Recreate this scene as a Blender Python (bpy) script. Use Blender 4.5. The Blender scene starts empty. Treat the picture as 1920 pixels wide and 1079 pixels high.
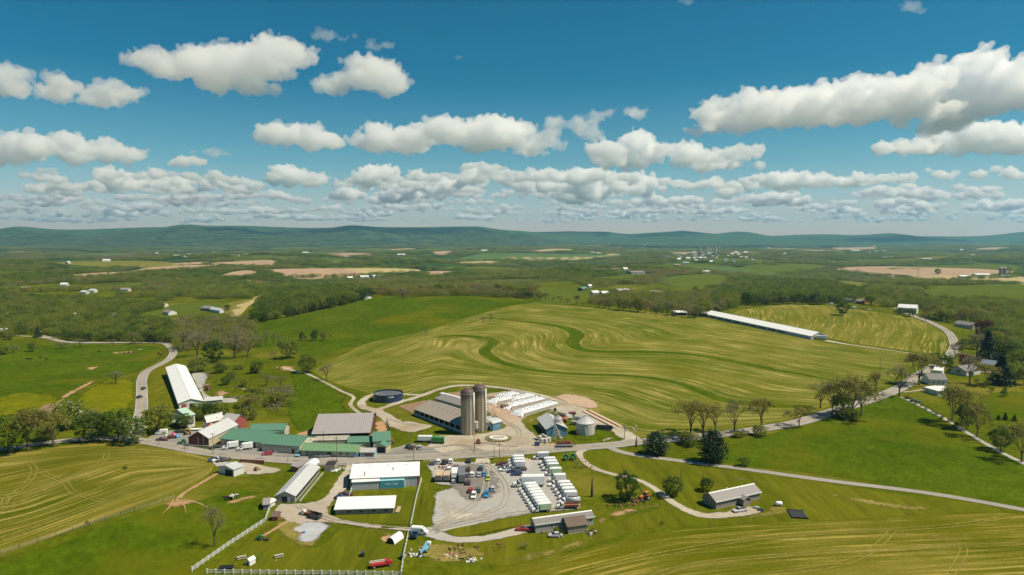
import bpy, bmesh, math, random
import numpy as np
from mathutils import Vector, Matrix
from mathutils.geometry import delaunay_2d_cdt
R = math.radians
S = bpy.context.scene
COL = S.collection
random.seed(7)
# ------------------------------------------------------------------ camera
H = 95.0; F = 1280.0; CX, CY = 960.0, 539.5; HOR = 447.0
PITCH = math.atan((CY - HOR) / F)
cd = bpy.data.cameras.new('camera'); cam = bpy.data.objects.new('camera', cd); COL.objects.link(cam)
S.camera = cam
cd.sensor_width = 36; cd.lens = 36 * F / 1920; cd.clip_start = 1; cd.clip_end = 150000
cam.location = (0, 0, H); cam.rotation_euler = (R(90) - PITCH, 0, 0)
# ------------------------------------------------------------------ sky, sun, exposure
SUN_AZ, SUN_EL = R(102), R(56)
w = bpy.data.worlds.new('World'); S.world = w; w.use_nodes = True
nt = w.node_tree; bg = nt.nodes['Background']
sk = nt.nodes.new('ShaderNodeTexSky'); sk.sky_type = 'NISHITA'; sk.sun_disc = False
sk.sun_elevation = SUN_EL; sk.sun_rotation = SUN_AZ
sk.altitude = 200; sk.air_density = 1.0; sk.dust_density = 0.4; sk.ozone_density = 3.0
geo = nt.nodes.new('ShaderNodeTexCoord'); sep = nt.nodes.new('ShaderNodeSeparateXYZ')
rmp = nt.nodes.new('ShaderNodeValToRGB'); mul = nt.nodes.new('ShaderNodeMix'); mul.data_type = 'RGBA'; mul.blend_type = 'MULTIPLY'; mul.inputs[0].default_value = 1
nt.links.new(geo.outputs['Generated'], sep.inputs[0]); nt.links.new(sep.outputs['Z'], rmp.inputs[0])
e = rmp.color_ramp.elements
e[0].position = 0.0; e[0].color = (1.04, 0.80, 0.76, 1)
e[1].position = 0.6; e[1].color = (0.02, 0.38, 0.45, 1)
for p_, c_ in ((0.05, (0.70, 0.72, 0.70, 1)), (0.11, (0.34, 0.62, 0.60, 1)), (0.22, (0.055, 0.44, 0.50, 1))):
    k_ = e.new(p_); k_.color = c_
nt.links.new(sk.outputs[0], mul.inputs[6]); nt.links.new(rmp.outputs[0], mul.inputs[7])
nt.links.new(mul.outputs[2], bg.inputs[0]); bg.inputs[1].default_value = 0.10
sl = bpy.data.lights.new('sun', 'SUN'); sl.energy = 4.6; sl.angle = R(0.5); sl.color = (1, 0.90, 0.72)
so = bpy.data.objects.new('sun', sl); COL.objects.link(so)
sd = Vector((math.sin(SUN_AZ) * math.cos(SUN_EL), math.cos(SUN_AZ) * math.cos(SUN_EL), math.sin(SUN_EL)))
so.rotation_euler = sd.to_track_quat('Z', 'Y').to_euler(); so.location = (0, 0, 2000)
S.view_settings.view_transform = 'Standard'; S.view_settings.look = 'None'
S.view_settings.exposure = 0.42; S.view_settings.gamma = 1.0; S.view_settings.use_curve_mapping = False
S.cycles.use_denoising = True; S.cycles.max_bounces = 16; S.cycles.volume_bounces = 12
S.cycles.diffuse_bounces = 4; S.cycles.glossy_bounces = 2; S.cycles.transmission_bounces = 4; S.cycles.transparent_max_bounces = 12
S.cycles.use_adaptive_sampling = True; S.cycles.adaptive_threshold = 0.02

# ------------------------------------------------------------------ helpers: tags
def tag(o, label=None, cat=None, group=None, kind=None):
    if label: o['label'] = label
    if cat: o['category'] = cat
    if group: o['group'] = group
    if kind: o['kind'] = kind
    return o
def thing(name, label, cat, loc=(0, 0, 0), rz=0.0, group=None, sc=1.0):
    o = bpy.data.objects.new(name, None); COL.objects.link(o)
    o.empty_display_size = 1
    o.location = loc; o.rotation_euler = (0, 0, rz); o.scale = (sc, sc, sc)
    return tag(o, label, cat, group)
def link(name, me, parent=None, loc=(0, 0, 0)):
    o = bpy.data.objects.new(name, me); COL.objects.link(o); o.location = loc
    if parent is not None: o.parent = parent
    return o
def dup(o, parent=None):
    c = o.copy(); COL.objects.link(c)
    if parent is not None: c.parent = parent
    for ch in list(o.children): dup(ch, c)
    return c

# ------------------------------------------------------------------ terrain
def sm(a, b, x):
    t = np.clip((x - a) / (b - a), 0, 1); return t * t * (3 - 2 * t)
RU = np.array([-200, 0, 120, 240, 430, 620, 900, 925, 960, 1100, 1180, 1280, 1340, 1380, 1450, 1560, 1640, 1800, 1920, 2200], float)
RP = np.array([431, 431, 430, 428.5, 424.5, 427, 426, 429, 433.5, 436, 438.5, 433, 439, 436.5, 443, 440, 443.5, 443, 440.5, 441], float)
def terr(x, y):
    x = np.asarray(x, float); y = np.asarray(y, float)
    D = np.maximum(y, 1.0)
    z = 15 * np.exp(-((x - 90) / 360) ** 2 - ((y - 850) / 270) ** 2)
    z = z + 9 * np.exp(-((x + 190) / 220) ** 2 - ((y - 900) / 240) ** 2)
    z = z + 9 * np.exp(-((x - 560) / 170) ** 2 - ((y - 980) / 200) ** 2)
    z = z + 3.2 * np.exp(-((x + 175) / 60) ** 2 - ((y - 225) / 55) ** 2)
    z = z - 10 * np.exp(-((x + 330) / 150) ** 2 - ((y - 640) / 200) ** 2)
    far = sm(1050, 1900, y)
    roll = 13 * np.sin(x / 330 + 1.3 + y / 900) * np.sin(y / 410 + .4) + 9 * np.sin(x / 170 - y / 300) * sm(5000, 3000, y) \
        + 16 * np.sin(x / 900 + 2 + y / 2200) * np.sin(y / 1300)
    z = z + far * (roll - 12)
    # the ridges along the horizon
    px = CX + F * x / D
    top = np.interp(px, RU, RP)
    ld = np.where(px < 930, 10800., 0) + np.where(px >= 930, 12800., 0)
    t2 = sm(880, 1180, px); ld = 10800 + 1800 * t2
    cr = (HOR - top) * ld / F + H + 6 * np.sin(px / 33.) + 5 * np.sin(px / 71. + y / 700)
    s = sm(ld - 3400, ld, y)
    fold = (34 * np.sin(x / 190 + 2 * np.sin(y / 500)) + 40) * np.sin(x / 420 + y / 1500) * np.sin(y / 700) * s * (1 - sm(ld - 700, ld, y))
    z = z * (1 - s) + cr * s ** 1.25 + fold
    z = z - 60 * sm(ld + 300, ld + 4000, y)
    return z
def rays(pts):
    p = np.asarray(pts, float).reshape(-1, 2)
    u = (p[:, 0] - CX) / F; v = (CY - p[:, 1]) / F
    c, s = math.cos(PITCH), math.sin(PITCH)
    return np.stack([u, c + v * s, v * c - s], 1)
TS = np.concatenate([np.geomspace(90, 20000, 900)])
def G(pts):
    """pixels of the photograph -> points where those sight lines meet the terrain"""
    d = rays(pts); d = d / d[:, 1:2]
    X = d[:, 0:1] * TS; Zr = H + d[:, 2:3] * TS
    below = Zr < terr(X, TS[None, :] + 0 * X)
    idx = np.where(below.any(1), below.argmax(1), len(TS) - 1); idx = np.maximum(idx, 1)
    lo = TS[idx - 1].copy(); hi = TS[idx].copy()
    for _ in range(30):
        m = (lo + hi) / 2; b = H + d[:, 2] * m < terr(d[:, 0] * m, m)
        hi = np.where(b, m, hi); lo = np.where(b, lo, m)
    x = d[:, 0] * hi; return np.stack([x, hi, terr(x, hi)], 1)
def P(px, py, z=None):
    """one pixel -> ground point, or the point z metres above the ground level seen there"""
    if z is None: return Vector(G([(px, py)])[0])
    d = rays([(px, py)])[0]; d = d / d[1]; t = 300.
    for _ in range(25):
        g = float(terr(d[0] * t, t)) + z; t = (g - H) / d[2]
    return Vector((d[0] * t, t, g - z))
def gz(x, y): return float(terr(x, y))

# ------------------------------------------------------------------ materials
MATS = {}
def nodes(m):
    m.use_nodes = True; n = m.node_tree; return n, n.nodes, n.links, n.nodes['Principled BSDF']
def noise(n, l, vec, scale, detail=4, rough=.55):
    t = n.new('ShaderNodeTexNoise'); t.inputs['Scale'].default_value = scale; t.inputs['Detail'].default_value = detail
    t.inputs['Roughness'].default_value = rough
    if vec is not None: l.new(vec, t.inputs['Vector'])
    return t.outputs['Fac']
def ramp(n, l, fac, stops, interp='LINEAR'):
    r = n.new('ShaderNodeValToRGB'); r.color_ramp.interpolation = interp
    el = r.color_ramp.elements
    while len(el) < len(stops): el.new(.5)
    for q, (p, c) in zip(el, stops): q.position = p; q.color = (*c, 1) if len(c) == 3 else c
    l.new(fac, r.inputs[0]); return r.outputs[0]
def mix(n, l, fac, a, b, mode='MIX'):
    m = n.new('ShaderNodeMix'); m.data_type = 'RGBA'; m.blend_type = mode
    for s, k in ((fac, 0), (a, 6), (b, 7)):
        if isinstance(s, (int, float)): m.inputs[k].default_value = s
        elif isinstance(s, tuple): m.inputs[k].default_value = (*s, 1) if len(s) == 3 else s
        else: l.new(s, m.inputs[k])
    return m.outputs[2]
def math_(n, l, op, a, b=None, c=None):
    m = n.new('ShaderNodeMath'); m.operation = op
    for k, s in enumerate((a, b, c)):
        if s is None: continue
        if isinstance(s, (int, float)): m.inputs[k].default_value = s
        else: l.new(s, m.inputs[k])
    return m.outputs[0]
def maprange(n, l, v, a, b, c=0., d=1., smooth=False):
    m = n.new('ShaderNodeMapRange'); l.new(v, m.inputs[0])
    for k, s in enumerate((a, b, c, d)): m.inputs[k + 1].default_value = s
    if smooth: m.interpolation_type = 'SMOOTHSTEP'
    return m.outputs[0]
def attr(n, name):
    a = n.new('ShaderNodeAttribute'); a.attribute_name = name; return a.outputs['Fac']
def flat(name, col, rough=.7, var=.12, scale=.6, metal=0., spec=.3):
    """painted metal, wall board, rubber...: a colour with fine wear"""
    if name in MATS: return MATS[name]
    m = bpy.data.materials.new(name); t, n, l, b = nodes(m)
    g = n.new('ShaderNodeTexCoord')
    f = noise(n, l, g.outputs['Object'], scale, 5, .65)
    c1 = tuple(min(1, v * (1 + var)) for v in col); c2 = tuple(v * (1 - var) for v in col)
    l.new(ramp(n, l, f, [(.3, c2), (.7, c1)]), b.inputs['Base Color'])
    b.inputs['Roughness'].default_value = rough; b.inputs['Metallic'].default_value = metal
    b.inputs['Specular IOR Level'].default_value = spec
    MATS[name] = m; return m
def ribbed(name, col, pitch=1.0, rough=.55, depth=.5, axis='X', dirt=(.25, .2, .15), damt=.18, spec=.3):
    """corrugated or boarded sheet: bump lines across one local axis, weathered"""
    if name in MATS: return MATS[name]
    m = bpy.data.materials.new(name); t, n, l, b = nodes(m)
    g = n.new('ShaderNodeTexCoord'); s = n.new('ShaderNodeSeparateXYZ'); l.new(g.outputs['Object'], s.inputs[0])
    v = math_(n, l, 'MULTIPLY', s.outputs[axis], 2 * math.pi / pitch)
    sn = math_(n, l, 'SINE', v)
    f = noise(n, l, g.outputs['Object'], .25, 6, .7); f2 = noise(n, l, g.outputs['Object'], 2.5, 3, .6)
    c = mix(n, l, maprange(n, l, f, .45, .8, 0, damt * 2.5), tuple(col), tuple(a * .6 + d * .4 for a, d in zip(col, dirt)))
    c = mix(n, l, maprange(n, l, f2, .3, .75, 0, .25), c, tuple(a * .82 for a in col))
    # sheet joints every few ribs
    fr = math_(n, l, 'FRACT', math_(n, l, 'DIVIDE', s.outputs[axis], pitch * 4.3))
    j = maprange(n, l, fr, .0, .06, .38, 0)
    c = mix(n, l, j, c, tuple(a * .55 for a in col))
    l.new(c, b.inputs['Base Color']); b.inputs['Roughness'].default_value = rough
    b.inputs['Specular IOR Level'].default_value = spec
    bp = n.new('ShaderNodeBump'); bp.inputs['Strength'].default_value = depth; bp.inputs['Distance'].default_value = .06
    l.new(sn, bp.inputs['Height']); l.new(bp.outputs[0], b.inputs['Normal'])
    MATS[name] = m; return m
def edge_mix(m, n, l, b, width_noise=.85, sc=.16):
    """worn, ragged border: the sheet ends where a noisy threshold on the distance to its edge says"""
    out = n['Material Output'] if 'Material Output' in n else None
    tr = n.new('ShaderNodeBsdfTransparent'); ms = n.new('ShaderNodeMixShader')
    g = n.new('ShaderNodeNewGeometry')
    f = noise(n, l, g.outputs['Position'], sc, 5, .7)
    e_ = attr(n, 'edge')
    q = math_(n, l, 'ADD', e_, math_(n, l, 'MULTIPLY', math_(n, l, 'SUBTRACT', f, .5), width_noise * 2.2))
    a = maprange(n, l, q, .28, .72, 0, 1, True)
    l.new(a, ms.inputs[0]); l.new(tr.outputs[0], ms.inputs[1]); l.new(b.outputs[0], ms.inputs[2]); l.new(ms.outputs[0], out.inputs[0])
def ground_mat(name, stops, s1=.02, s2=.5, amp2=.35, tint=None, soft=False, stretch=None, rough=.95, ts=.006):
    if name in MATS: return MATS[name]
    m = bpy.data.materials.new(name); t, n, l, b = nodes(m)
    g = n.new('ShaderNodeNewGeometry'); pos = g.outputs['Position']
    if stretch:
        mp = n.new('ShaderNodeMapping'); mp.inputs['Rotation'].default_value = (0, 0, stretch[0]); mp.inputs['Scale'].default_value = (1, stretch[1], 1)
        l.new(pos, mp.inputs[0]); vec = mp.outputs[0]
    else: vec = pos
    f = noise(n, l, vec, s1, 7, .62)
    c = ramp(n, l, f, stops)
    f2 = noise(n, l, vec, s2, 5, .7)
    c = mix(n, l, 1.0, c, ramp(n, l, f2, [(.25, (1 - amp2,) * 3), (.75, (1 + amp2,) * 3)]), 'MULTIPLY')
    c = mix(n, l, 1.0, c, ramp(n, l, noise(n, l, vec, s1 * 7, 5, .7), [(.3, (1 - amp2 * .6,) * 3), (.7, (1 + amp2 * .6,) * 3)]), 'MULTIPLY')
    if tint:
        f3 = noise(n, l, pos, ts, 4, .6)
        c = mix(n, l, maprange(n, l, f3, .5, .68, 0, 1, True), c, tint)
    l.new(c, b.inputs['Base Color']); b.inputs['Roughness'].default_value = rough; b.inputs['Specular IOR Level'].default_value = .0
    bp = n.new('ShaderNodeBump'); bp.inputs['Strength'].default_value = .35; bp.inputs['Distance'].default_value = .25
    l.new(f2, bp.inputs['Height']); l.new(bp.outputs[0], b.inputs['Normal'])
    if soft: edge_mix(m, n, l, b)
    MATS[name] = m; return m
def mown_mat(name, green, olive, straw, fine=1.0, amt=1.0, soft=False):
    """hay stubble: rows follow the mower ('row' runs across the swaths)"""
    if name in MATS: return MATS[name]
    m = bpy.data.materials.new(name); t, n, l, b = nodes(m)
    g = n.new('ShaderNodeNewGeometry'); sp = n.new('ShaderNodeSeparateXYZ'); l.new(g.outputs['Position'], sp.inputs[0])
    row = attr(n, 'row')
    def rn(kr, kx, det=3, rough=.6):
        cb = n.new('ShaderNodeCombineXYZ')
        l.new(math_(n, l, 'MULTIPLY', row, kr), cb.inputs[0]); l.new(math_(n, l, 'MULTIPLY', sp.outputs[0], kx), cb.inputs[1]); l.new(math_(n, l, 'MULTIPLY', sp.outputs[1], kx), cb.inputs[2])
        return noise(n, l, cb.outputs[0], 1.0, det, rough)
    broad = rn(.35 * fine, .006, 4); mid = rn(1.3 * fine, .010, 4, .7); thin = rn(4.2 * fine, .02, 3, .7)
    patch = noise(n, l, g.outputs['Position'], .012, 5, .6); grain = noise(n, l, g.outputs['Position'], .9, 5, .75)
    c = mix(n, l, maprange(n, l, broad, .35, .65), tuple(green), tuple(olive))
    c = mix(n, l, maprange(n, l, patch, .42, .70, 0, .75, True), c, tuple(o * .7 + s * .3 for o, s in zip(olive, straw)))
    c = mix(n, l, maprange(n, l, patch, .46, .30, 0, .6, True), c, tuple(green))
    c = mix(n, l, maprange(n, l, mid, .48, .72, 0, .7 * amt), c, tuple(straw))
    c = mix(n, l, math_(n, l, 'MULTIPLY', maprange(n, l, thin, .50, .62, 0, 1.0 * amt), maprange(n, l, noise(n, l, g.outputs['Position'], .03, 3), .35, .6)), c, tuple(s * 1.25 for s in straw))
    c = mix(n, l, maprange(n, l, thin, .45, .28, 0, .45), c, tuple(v * .75 for v in green))
    c = mix(n, l, 1., c, ramp(n, l, grain, [(.25, (.72,) * 3), (.75, (1.28,) * 3)]), 'MULTIPLY')
    l.new(c, b.inputs['Base Color']); b.inputs['Roughness'].default_value = .95; b.inputs['Specular IOR Level'].default_value = .0
    bp = n.new('ShaderNodeBump'); bp.inputs['Strength'].default_value = .4; bp.inputs['Distance'].default_value = .4
    l.new(thin, bp.inputs['Height']); l.new(bp.outputs[0], b.inputs['Normal'])
    if soft: edge_mix(m, n, l, b)
    MATS[name] = m; return m

# ------------------------------------------------------------------ ground meshes
def smooth_closed(p, closed=True, n=8):
    p = np.asarray(p, float); N = len(p); out = []
    rng = range(N) if closed else range(N - 1)
    for i in rng:
        if closed: a, b, c, d = p[(i - 1) % N], p[i], p[(i + 1) % N], p[(i + 2) % N]
        else: a, b, c, d = p[max(i - 1, 0)], p[i], p[i + 1], p[min(i + 2, N - 1)]
        for k in range(n):
            t = k / n
            out.append(.5 * ((2 * b) + (-a + c) * t + (2 * a - 5 * b + 4 * c - d) * t * t + (-a + 3 * b - 3 * c + d) * t ** 3))
    if not closed: out.append(p[-1])
    return np.array(out)
def resample(p, step, closed=False):
    if closed: p = np.vstack([p, p[:1]])
    seg = np.linalg.norm(np.diff(p, axis=0), axis=1); s = np.concatenate([[0], np.cumsum(seg)])
    n = max(2, int(round(s[-1] / step))); q = np.linspace(0, s[-1], n + 1)
    if closed: q = q[:-1]
    return np.stack([np.interp(q, s, p[:, k]) for k in range(p.shape[1])], 1)
def inside(pts, poly):
    x, y = pts[:, 0], pts[:, 1]; r = np.zeros(len(pts), bool); N = len(poly)
    for i in range(N):
        x1, y1 = poly[i]; x2, y2 = poly[(i + 1) % N]
        if y1 == y2: continue
        r ^= ((y1 > y) != (y2 > y)) & (x < (x2 - x1) * (y - y1) / (y2 - y1) + x1)
    return r
def dist_line(pts, line, closed=False, signed=False):
    L = np.vstack([line, line[:1]]) if closed else line
    best = np.full(len(pts), 1e18); sg = np.zeros(len(pts))
    for i in range(len(L) - 1):
        a, b = L[i], L[i + 1]; ab = b - a; q = ab @ ab
        if q < 1e-9: continue
        t = np.clip(((pts - a) @ ab) / q, 0, 1); dd = pts - (a + t[:, None] * ab); d2 = (dd ** 2).sum(1)
        k = d2 < best
        if signed: sg[k] = (ab[0] * (pts[k, 1] - a[1]) - ab[1] * (pts[k, 0] - a[0]))
        best = np.where(k, d2, best)
    d = np.sqrt(best)
    return d * np.sign(sg) if signed else d
OPEN = []      # clearings where no wild tree grows
def lift(V, layer):
    return terr(V[:, 0], V[:, 1]) + .05 * layer * np.maximum(1, V[:, 1] / 450.)
def sheet(name, px, mat, layer=1, cell=8., smooth=True, soft=0., row=None, open_=True, label=None, world=None, kind='structure', bulge=0.):
    w_ = G(px)[:, :2] if world is None else np.asarray(world, float)
    if smooth: w_ = smooth_closed(w_)
    far = w_[:, 1].mean()
    cell = cell * max(1, far / 700.) if cell > 3 else cell
    bd = resample(w_, cell * .6, True)
    if open_: OPEN.append(bd)
    x0, y0 = bd.min(0); x1, y1 = bd.max(0)
    gx, gy = np.meshgrid(np.arange(x0, x1, cell), np.arange(y0, y1, cell)); gp = np.stack([gx.ravel(), gy.ravel()], 1)
    gp = gp + np.random.default_rng(3).uniform(-.2, .2, gp.shape) * cell
    gp = gp[inside(gp, bd)]
    if len(gp): gp = gp[dist_line(gp, bd, True) > cell * .3]
    allp = np.vstack([bd, gp]); n = len(bd)
    r = delaunay_2d_cdt([Vector(p) for p in allp], [], [list(range(n))], 1, 1e-4)
    V = np.array([v[:] for v in r[0]]); T = [f for f in r[2]]
    de = dist_line(V, bd, True)
    z = lift(V, layer)
    if bulge: z = z + bulge * np.clip(de / 3., 0, 1) ** .7
    me = bpy.data.meshes.new(name); me.from_pydata(np.column_stack([V, z]).tolist(), [], T)
    if sum(p.normal.z for p in me.polygons) < 0: me.flip_normals()
    a = me.attributes.new('edge', 'FLOAT', 'POINT'); a.data.foreach_set('value', (np.clip(de / max(soft, .01), 0, 1)).astype(np.float32))
    if row is not None:
        a = me.attributes.new('row', 'FLOAT', 'POINT'); a.data.foreach_set('value', row(V).astype(np.float32))
    me.materials.append(mat); me.shade_smooth()
    o = link(name, me); o['kind'] = kind
    if label: o['label'] = label
    return o
def ribbon(name, px, width, mat, layer=3, soft=0., open_=True, step=3., world=None, label=None, cross=2, shift=0., kind='structure'):
    c = G(px)[:, :2] if world is None else np.asarray(world, float)
    c = resample(smooth_closed(c, False, 12), step)
    tn = np.gradient(c, axis=0); tn /= np.linalg.norm(tn, axis=1)[:, None] + 1e-9; nn = np.stack([-tn[:, 1], tn[:, 0]], 1)
    wd = np.interp(np.linspace(0, 1, len(c)), np.linspace(0, 1, len(width)), width) if isinstance(width, (list, tuple)) else np.full(len(c), float(width))
    c = c + nn * shift
    k = cross + 1; rows = [c + nn * (wd * (j / cross - .5))[:, None] for j in range(k)]
    V = np.stack(rows, 1).reshape(-1, 2); z = lift(V, layer)
    Fq = []
    for i in range(len(c) - 1):
        for j in range(cross): a = i * k + j; Fq.append((a, a + k, a + k + 1, a + 1))
    me = bpy.data.meshes.new(name); me.from_pydata(np.column_stack([V, z]).tolist(), [], Fq)
    if sum(p.normal.z for p in me.polygons) < 0: me.flip_normals()
    ed = np.tile(np.array([0 if j in (0, cross) else 1 for j in range(k)], float), len(c))
    if soft:
        a = me.attributes.new('edge', 'FLOAT', 'POINT'); a.data.foreach_set('value', ed.astype(np.float32))
    me.materials.append(mat); me.shade_smooth()
    o = link(name, me); o['kind'] = kind
    if label: o['label'] = label
    if open_: OPEN.append(np.vstack([rows[0] - nn * 3, (rows[-1] + nn * 3)[::-1]]))
    return o
GRASS = ground_mat('meadow_grass', [(.25, (.050, .072, .003)), (.5, (.080, .098, .004)), (.75, (.125, .122, .007))], .02, .45, .42, tint=(.165, .145, .02), ts=.011)
m = GRASS; n_ = m.node_tree.nodes; l_ = m.node_tree.links; b_ = n_['Principled BSDF']
# far off the turf gives way to mixed crop and woodland ground cover
g_ = n_.new('ShaderNodeNewGeometry'); s_ = n_.new('ShaderNodeSeparateXYZ'); l_.new(g_.outputs['Position'], s_.inputs[0])
vo = n_.new('ShaderNodeTexVoronoi'); vo.inputs['Scale'].default_value = .0022; vo.inputs['Randomness'].default_value = .9
mpx = n_.new('ShaderNodeMapping'); mpx.inputs['Scale'].default_value = (1, 1.3, 0); l_.new(g_.outputs['Position'], mpx.inputs[0]); l_.new(mpx.outputs[0], vo.inputs['Vector'])
sc_ = n_.new('ShaderNodeSeparateColor'); l_.new(vo.outputs['Color'], sc_.inputs[0])
crop = ramp(n_, l_, sc_.outputs[0], [(.0, (.05, .08, .014)), (.3, (.075, .105, .02)), (.5, (.10, .13, .025)), (.70, (.08, .11, .022)), (.86, (.27, .20, .11)), (.93, (.09, .11, .02))], 'CONSTANT')
wood_n = noise(n_, l_, g_.outputs['Position'], .0016, 6, .6)
crop = mix(n_, l_, maprange(n_, l_, wood_n, .50, .53), crop, (.035, .065, .018))
fine_n = noise(n_, l_, g_.outputs['Position'], .012, 5, .75)
crop = mix(n_, l_, 1., crop, ramp(n_, l_, fine_n, [(.25, (.6,) * 3), (.75, (1.4,) * 3)]), 'MULTIPLY')
old = b_.inputs['Base Color'].links[0].from_socket
c_ = mix(n_, l_, maprange(n_, l_, s_.outputs[1], 1300, 1700), old, crop)
l_.new(c_, b_.inputs['Base Color'])
HILL = ground_mat('ridge_forest', [(.2, (.018, .040, .014)), (.5, (.040, .075, .020)), (.8, (.085, .115, .030))], .004, .022, .7)
def terrain(name, ys, us, mat, extra=None):
    V = []
    U, Y = np.meshgrid(us, ys); X = U * np.maximum(Y, 60); Zt = terr(X, Y)
    V = np.stack([X, Y, Zt], -1).reshape(-1, 3); nc = len(us); nr = len(ys)
    i, j = np.meshgrid(np.arange(nr - 1), np.arange(nc - 1), indexing='ij'); a = (i * nc + j).ravel()
    Fq = np.stack([a, a + 1, a + nc + 1, a + nc], 1)
    me = bpy.data.meshes.new(name)
    me.vertices.add(len(V)); me.vertices.foreach_set('co', V.ravel()); me.loops.add(len(Fq) * 4); me.polygons.add(len(Fq))
    me.loops.foreach_set('vertex_index', Fq.ravel()); me.polygons.foreach_set('loop_start', np.arange(0, len(Fq) * 4, 4)); me.polygons.foreach_set('loop_total', np.full(len(Fq), 4))
    me.update(); me.validate(); me.shade_smooth(); me.materials.append(mat)
    o = link(name, me); o['kind'] = 'structure'; return o
_dy = np.arange(1150, 80, -2.4); ys = list(H * F / _dy); ys += list(np.arange(ys[-1] + 25, 3000, 26)); ys += list(np.arange(3040, 7420, 60))
ys = [-900, -300, -60, 20, 60, 85] + ys
terrain('ground', np.array(ys), np.linspace(-1.15, 1.15, 430), GRASS)
terrain('hills', np.array([ys[-1]] + list(np.arange(7460, 13200, 70)) + [13400, 14000, 15000, 17500]), np.linspace(-1.15, 1.15, 520), HILL)
# ------------------------------------------------------------------ clouds: bodies of scattering air high above the country
def icos(sub):
    bm = bmesh.new(); bmesh.ops.create_icosphere(bm, subdivisions=sub, radius=1)
    V = np.array([v.co[:] for v in bm.verts]); T = np.array([[v.index for v in f.verts] for f in bm.faces]); bm.free(); return V, T
IV, IT = icos(1)
def cloud_mat(name, dens):
    m = bpy.data.materials.new(name); m.use_nodes = True; n = m.node_tree; n.nodes.clear()
    o = n.nodes.new('ShaderNodeOutputMaterial'); v = n.nodes.new('ShaderNodeVolumeScatter')
    v.inputs['Color'].default_value = (.985, .925, .825, 1); v.inputs['Density'].default_value = dens; v.inputs['Anisotropy'].default_value = .25
    n.links.new(v.outputs[0], o.inputs['Volume']); return m
CM = {k: cloud_mat('cloud_vapour' + s, d) for k, s, d in ((0, '', .0085), (1, '_thin', .0035), (2, '_far', .010))}
def cloud(lobes, seed, label, kind=0, alt=1500., group=None, nn=22, flatb=.5, deep=.6, vox=1.6):
    rg = np.random.default_rng(seed)
    r = rays([(lobes[0][0], lobes[0][1])])[0]; D = (alt - H) / r[2] * r[1]
    vs = []; ts = []; k = 0; base = min(-(P_[1]) for P_ in lobes)
    for (x, y, rx, ry) in lobes:
        r = rays([(x, y)])[0]; Pc = r / r[1] * D + np.array([0, 0, H])
        gk = 1.18 if kind == 2 else 1.05; hx = rx * 1.13 * gk * D / F; hz = ry * 1.22 * gk * D / F; hy = hx * deep
        for i in range(nn):
            p = rg.normal(size=3); p /= np.linalg.norm(p); p *= rg.random() ** .4
            rad = hz * (.3 + .36 * rg.random()) * (1.1 - abs(p[0]) * .5)
            c = Pc + p * np.maximum(np.array([hx - rad * .7, hy - rad * .6, max(hz - rad, hz * .15)]), 0)
            fl = Pc[2] - hz * flatb; c[2] = max(c[2], fl + rad * .4)
            st = np.array([rad * 1.4, rad * 1.3, rad * .85])
            vs.append(IV * st + c); ts.append(IT + k); k += len(IV)
            for j in range(8):
                q = rg.normal(size=3); q[2] = abs(q[2]) * 1.0 + .02; q /= np.linalg.norm(q); r2 = rad * (.16 + .22 * rg.random())
                vs.append(IV * r2 + c + q * st); ts.append(IT + k); k += len(IV)
    V = np.concatenate(vs); T = np.concatenate(ts)
    me = bpy.data.meshes.new('cloud'); me.from_pydata(V.tolist(), [], T.tolist()); ob = bpy.data.objects.new('cloud', me); COL.objects.link(ob)
    mh = float(np.median([q[3] for q in lobes])); dk = min(1.0, (mh / 24.) ** 1.35)
    md = ob.modifiers.new('r', 'REMESH'); md.mode = 'VOXEL'; md.voxel_size = D / F * vox
    for sc_t, st_t in ((24, 22), (9, 9), (3.5, 3.2)):
        tx = bpy.data.textures.new('billow', 'CLOUDS'); tx.noise_scale = D / F * max(2.2, sc_t * dk); tx.noise_depth = 4
        dp = ob.modifiers.new('d', 'DISPLACE'); dp.texture = tx; dp.texture_coords = 'GLOBAL'; dp.strength = D / F * st_t * dk; dp.mid_level = .52
    md = ob.modifiers.new('r2', 'REMESH'); md.mode = 'VOXEL'; md.voxel_size = D / F * vox * 1.05
    # bake the shape; a puff that comes away from the body is a cloud of its own
    dg = bpy.context.evaluated_depsgraph_get(); m2 = bpy.data.meshes.new_from_object(ob.evaluated_get(dg)); bpy.data.objects.remove(ob)
    n = len(m2.vertices); co = np.zeros(n * 3); m2.vertices.foreach_get('co', co); co = co.reshape(-1, 3); ed = np.zeros(len(m2.edges) * 2, int); m2.edges.foreach_get('vertices', ed); ed = ed.reshape(-1, 2)
    lab = np.arange(n)
    while True:
        mn = np.minimum(lab[ed[:, 0]], lab[ed[:, 1]]); new = lab.copy(); np.minimum.at(new, ed[:, 0], mn); np.minimum.at(new, ed[:, 1], mn); new = new[new]; new = new[new]
        if (new == lab).all(): break
        lab = new
    u, cnt = np.unique(lab, return_counts=True); order = np.argsort(-cnt); Q = np.array([list(p_.vertices) if len(p_.vertices) == 4 else list(p_.vertices) + [p_.vertices[0]] for p_ in m2.polygons])
    for k_, q in enumerate(order[:4]):
        if cnt[q] < (.22 if group else .10) * cnt[order[0]]: break
        sel = lab == u[q]; idx = np.cumsum(sel) - 1; f = Q[sel[Q[:, 0]]]; me = bpy.data.meshes.new('cloud'); me.from_pydata(co[sel].tolist(), [], idx[f].tolist()); me.validate(); me.materials.append(CM[kind]); me.shade_smooth()
        o = link('cloud', me); tag(o, label if k_ == 0 else ('detached puff beside the ' + ' '.join(label.split()[:10]) if not group else label), 'cloud', group)
        if k_ > 1: o['label'] = ('smaller ' if k_ == 2 else 'smallest ') + o['label'] if not group else label
    bpy.data.meshes.remove(m2)
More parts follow.
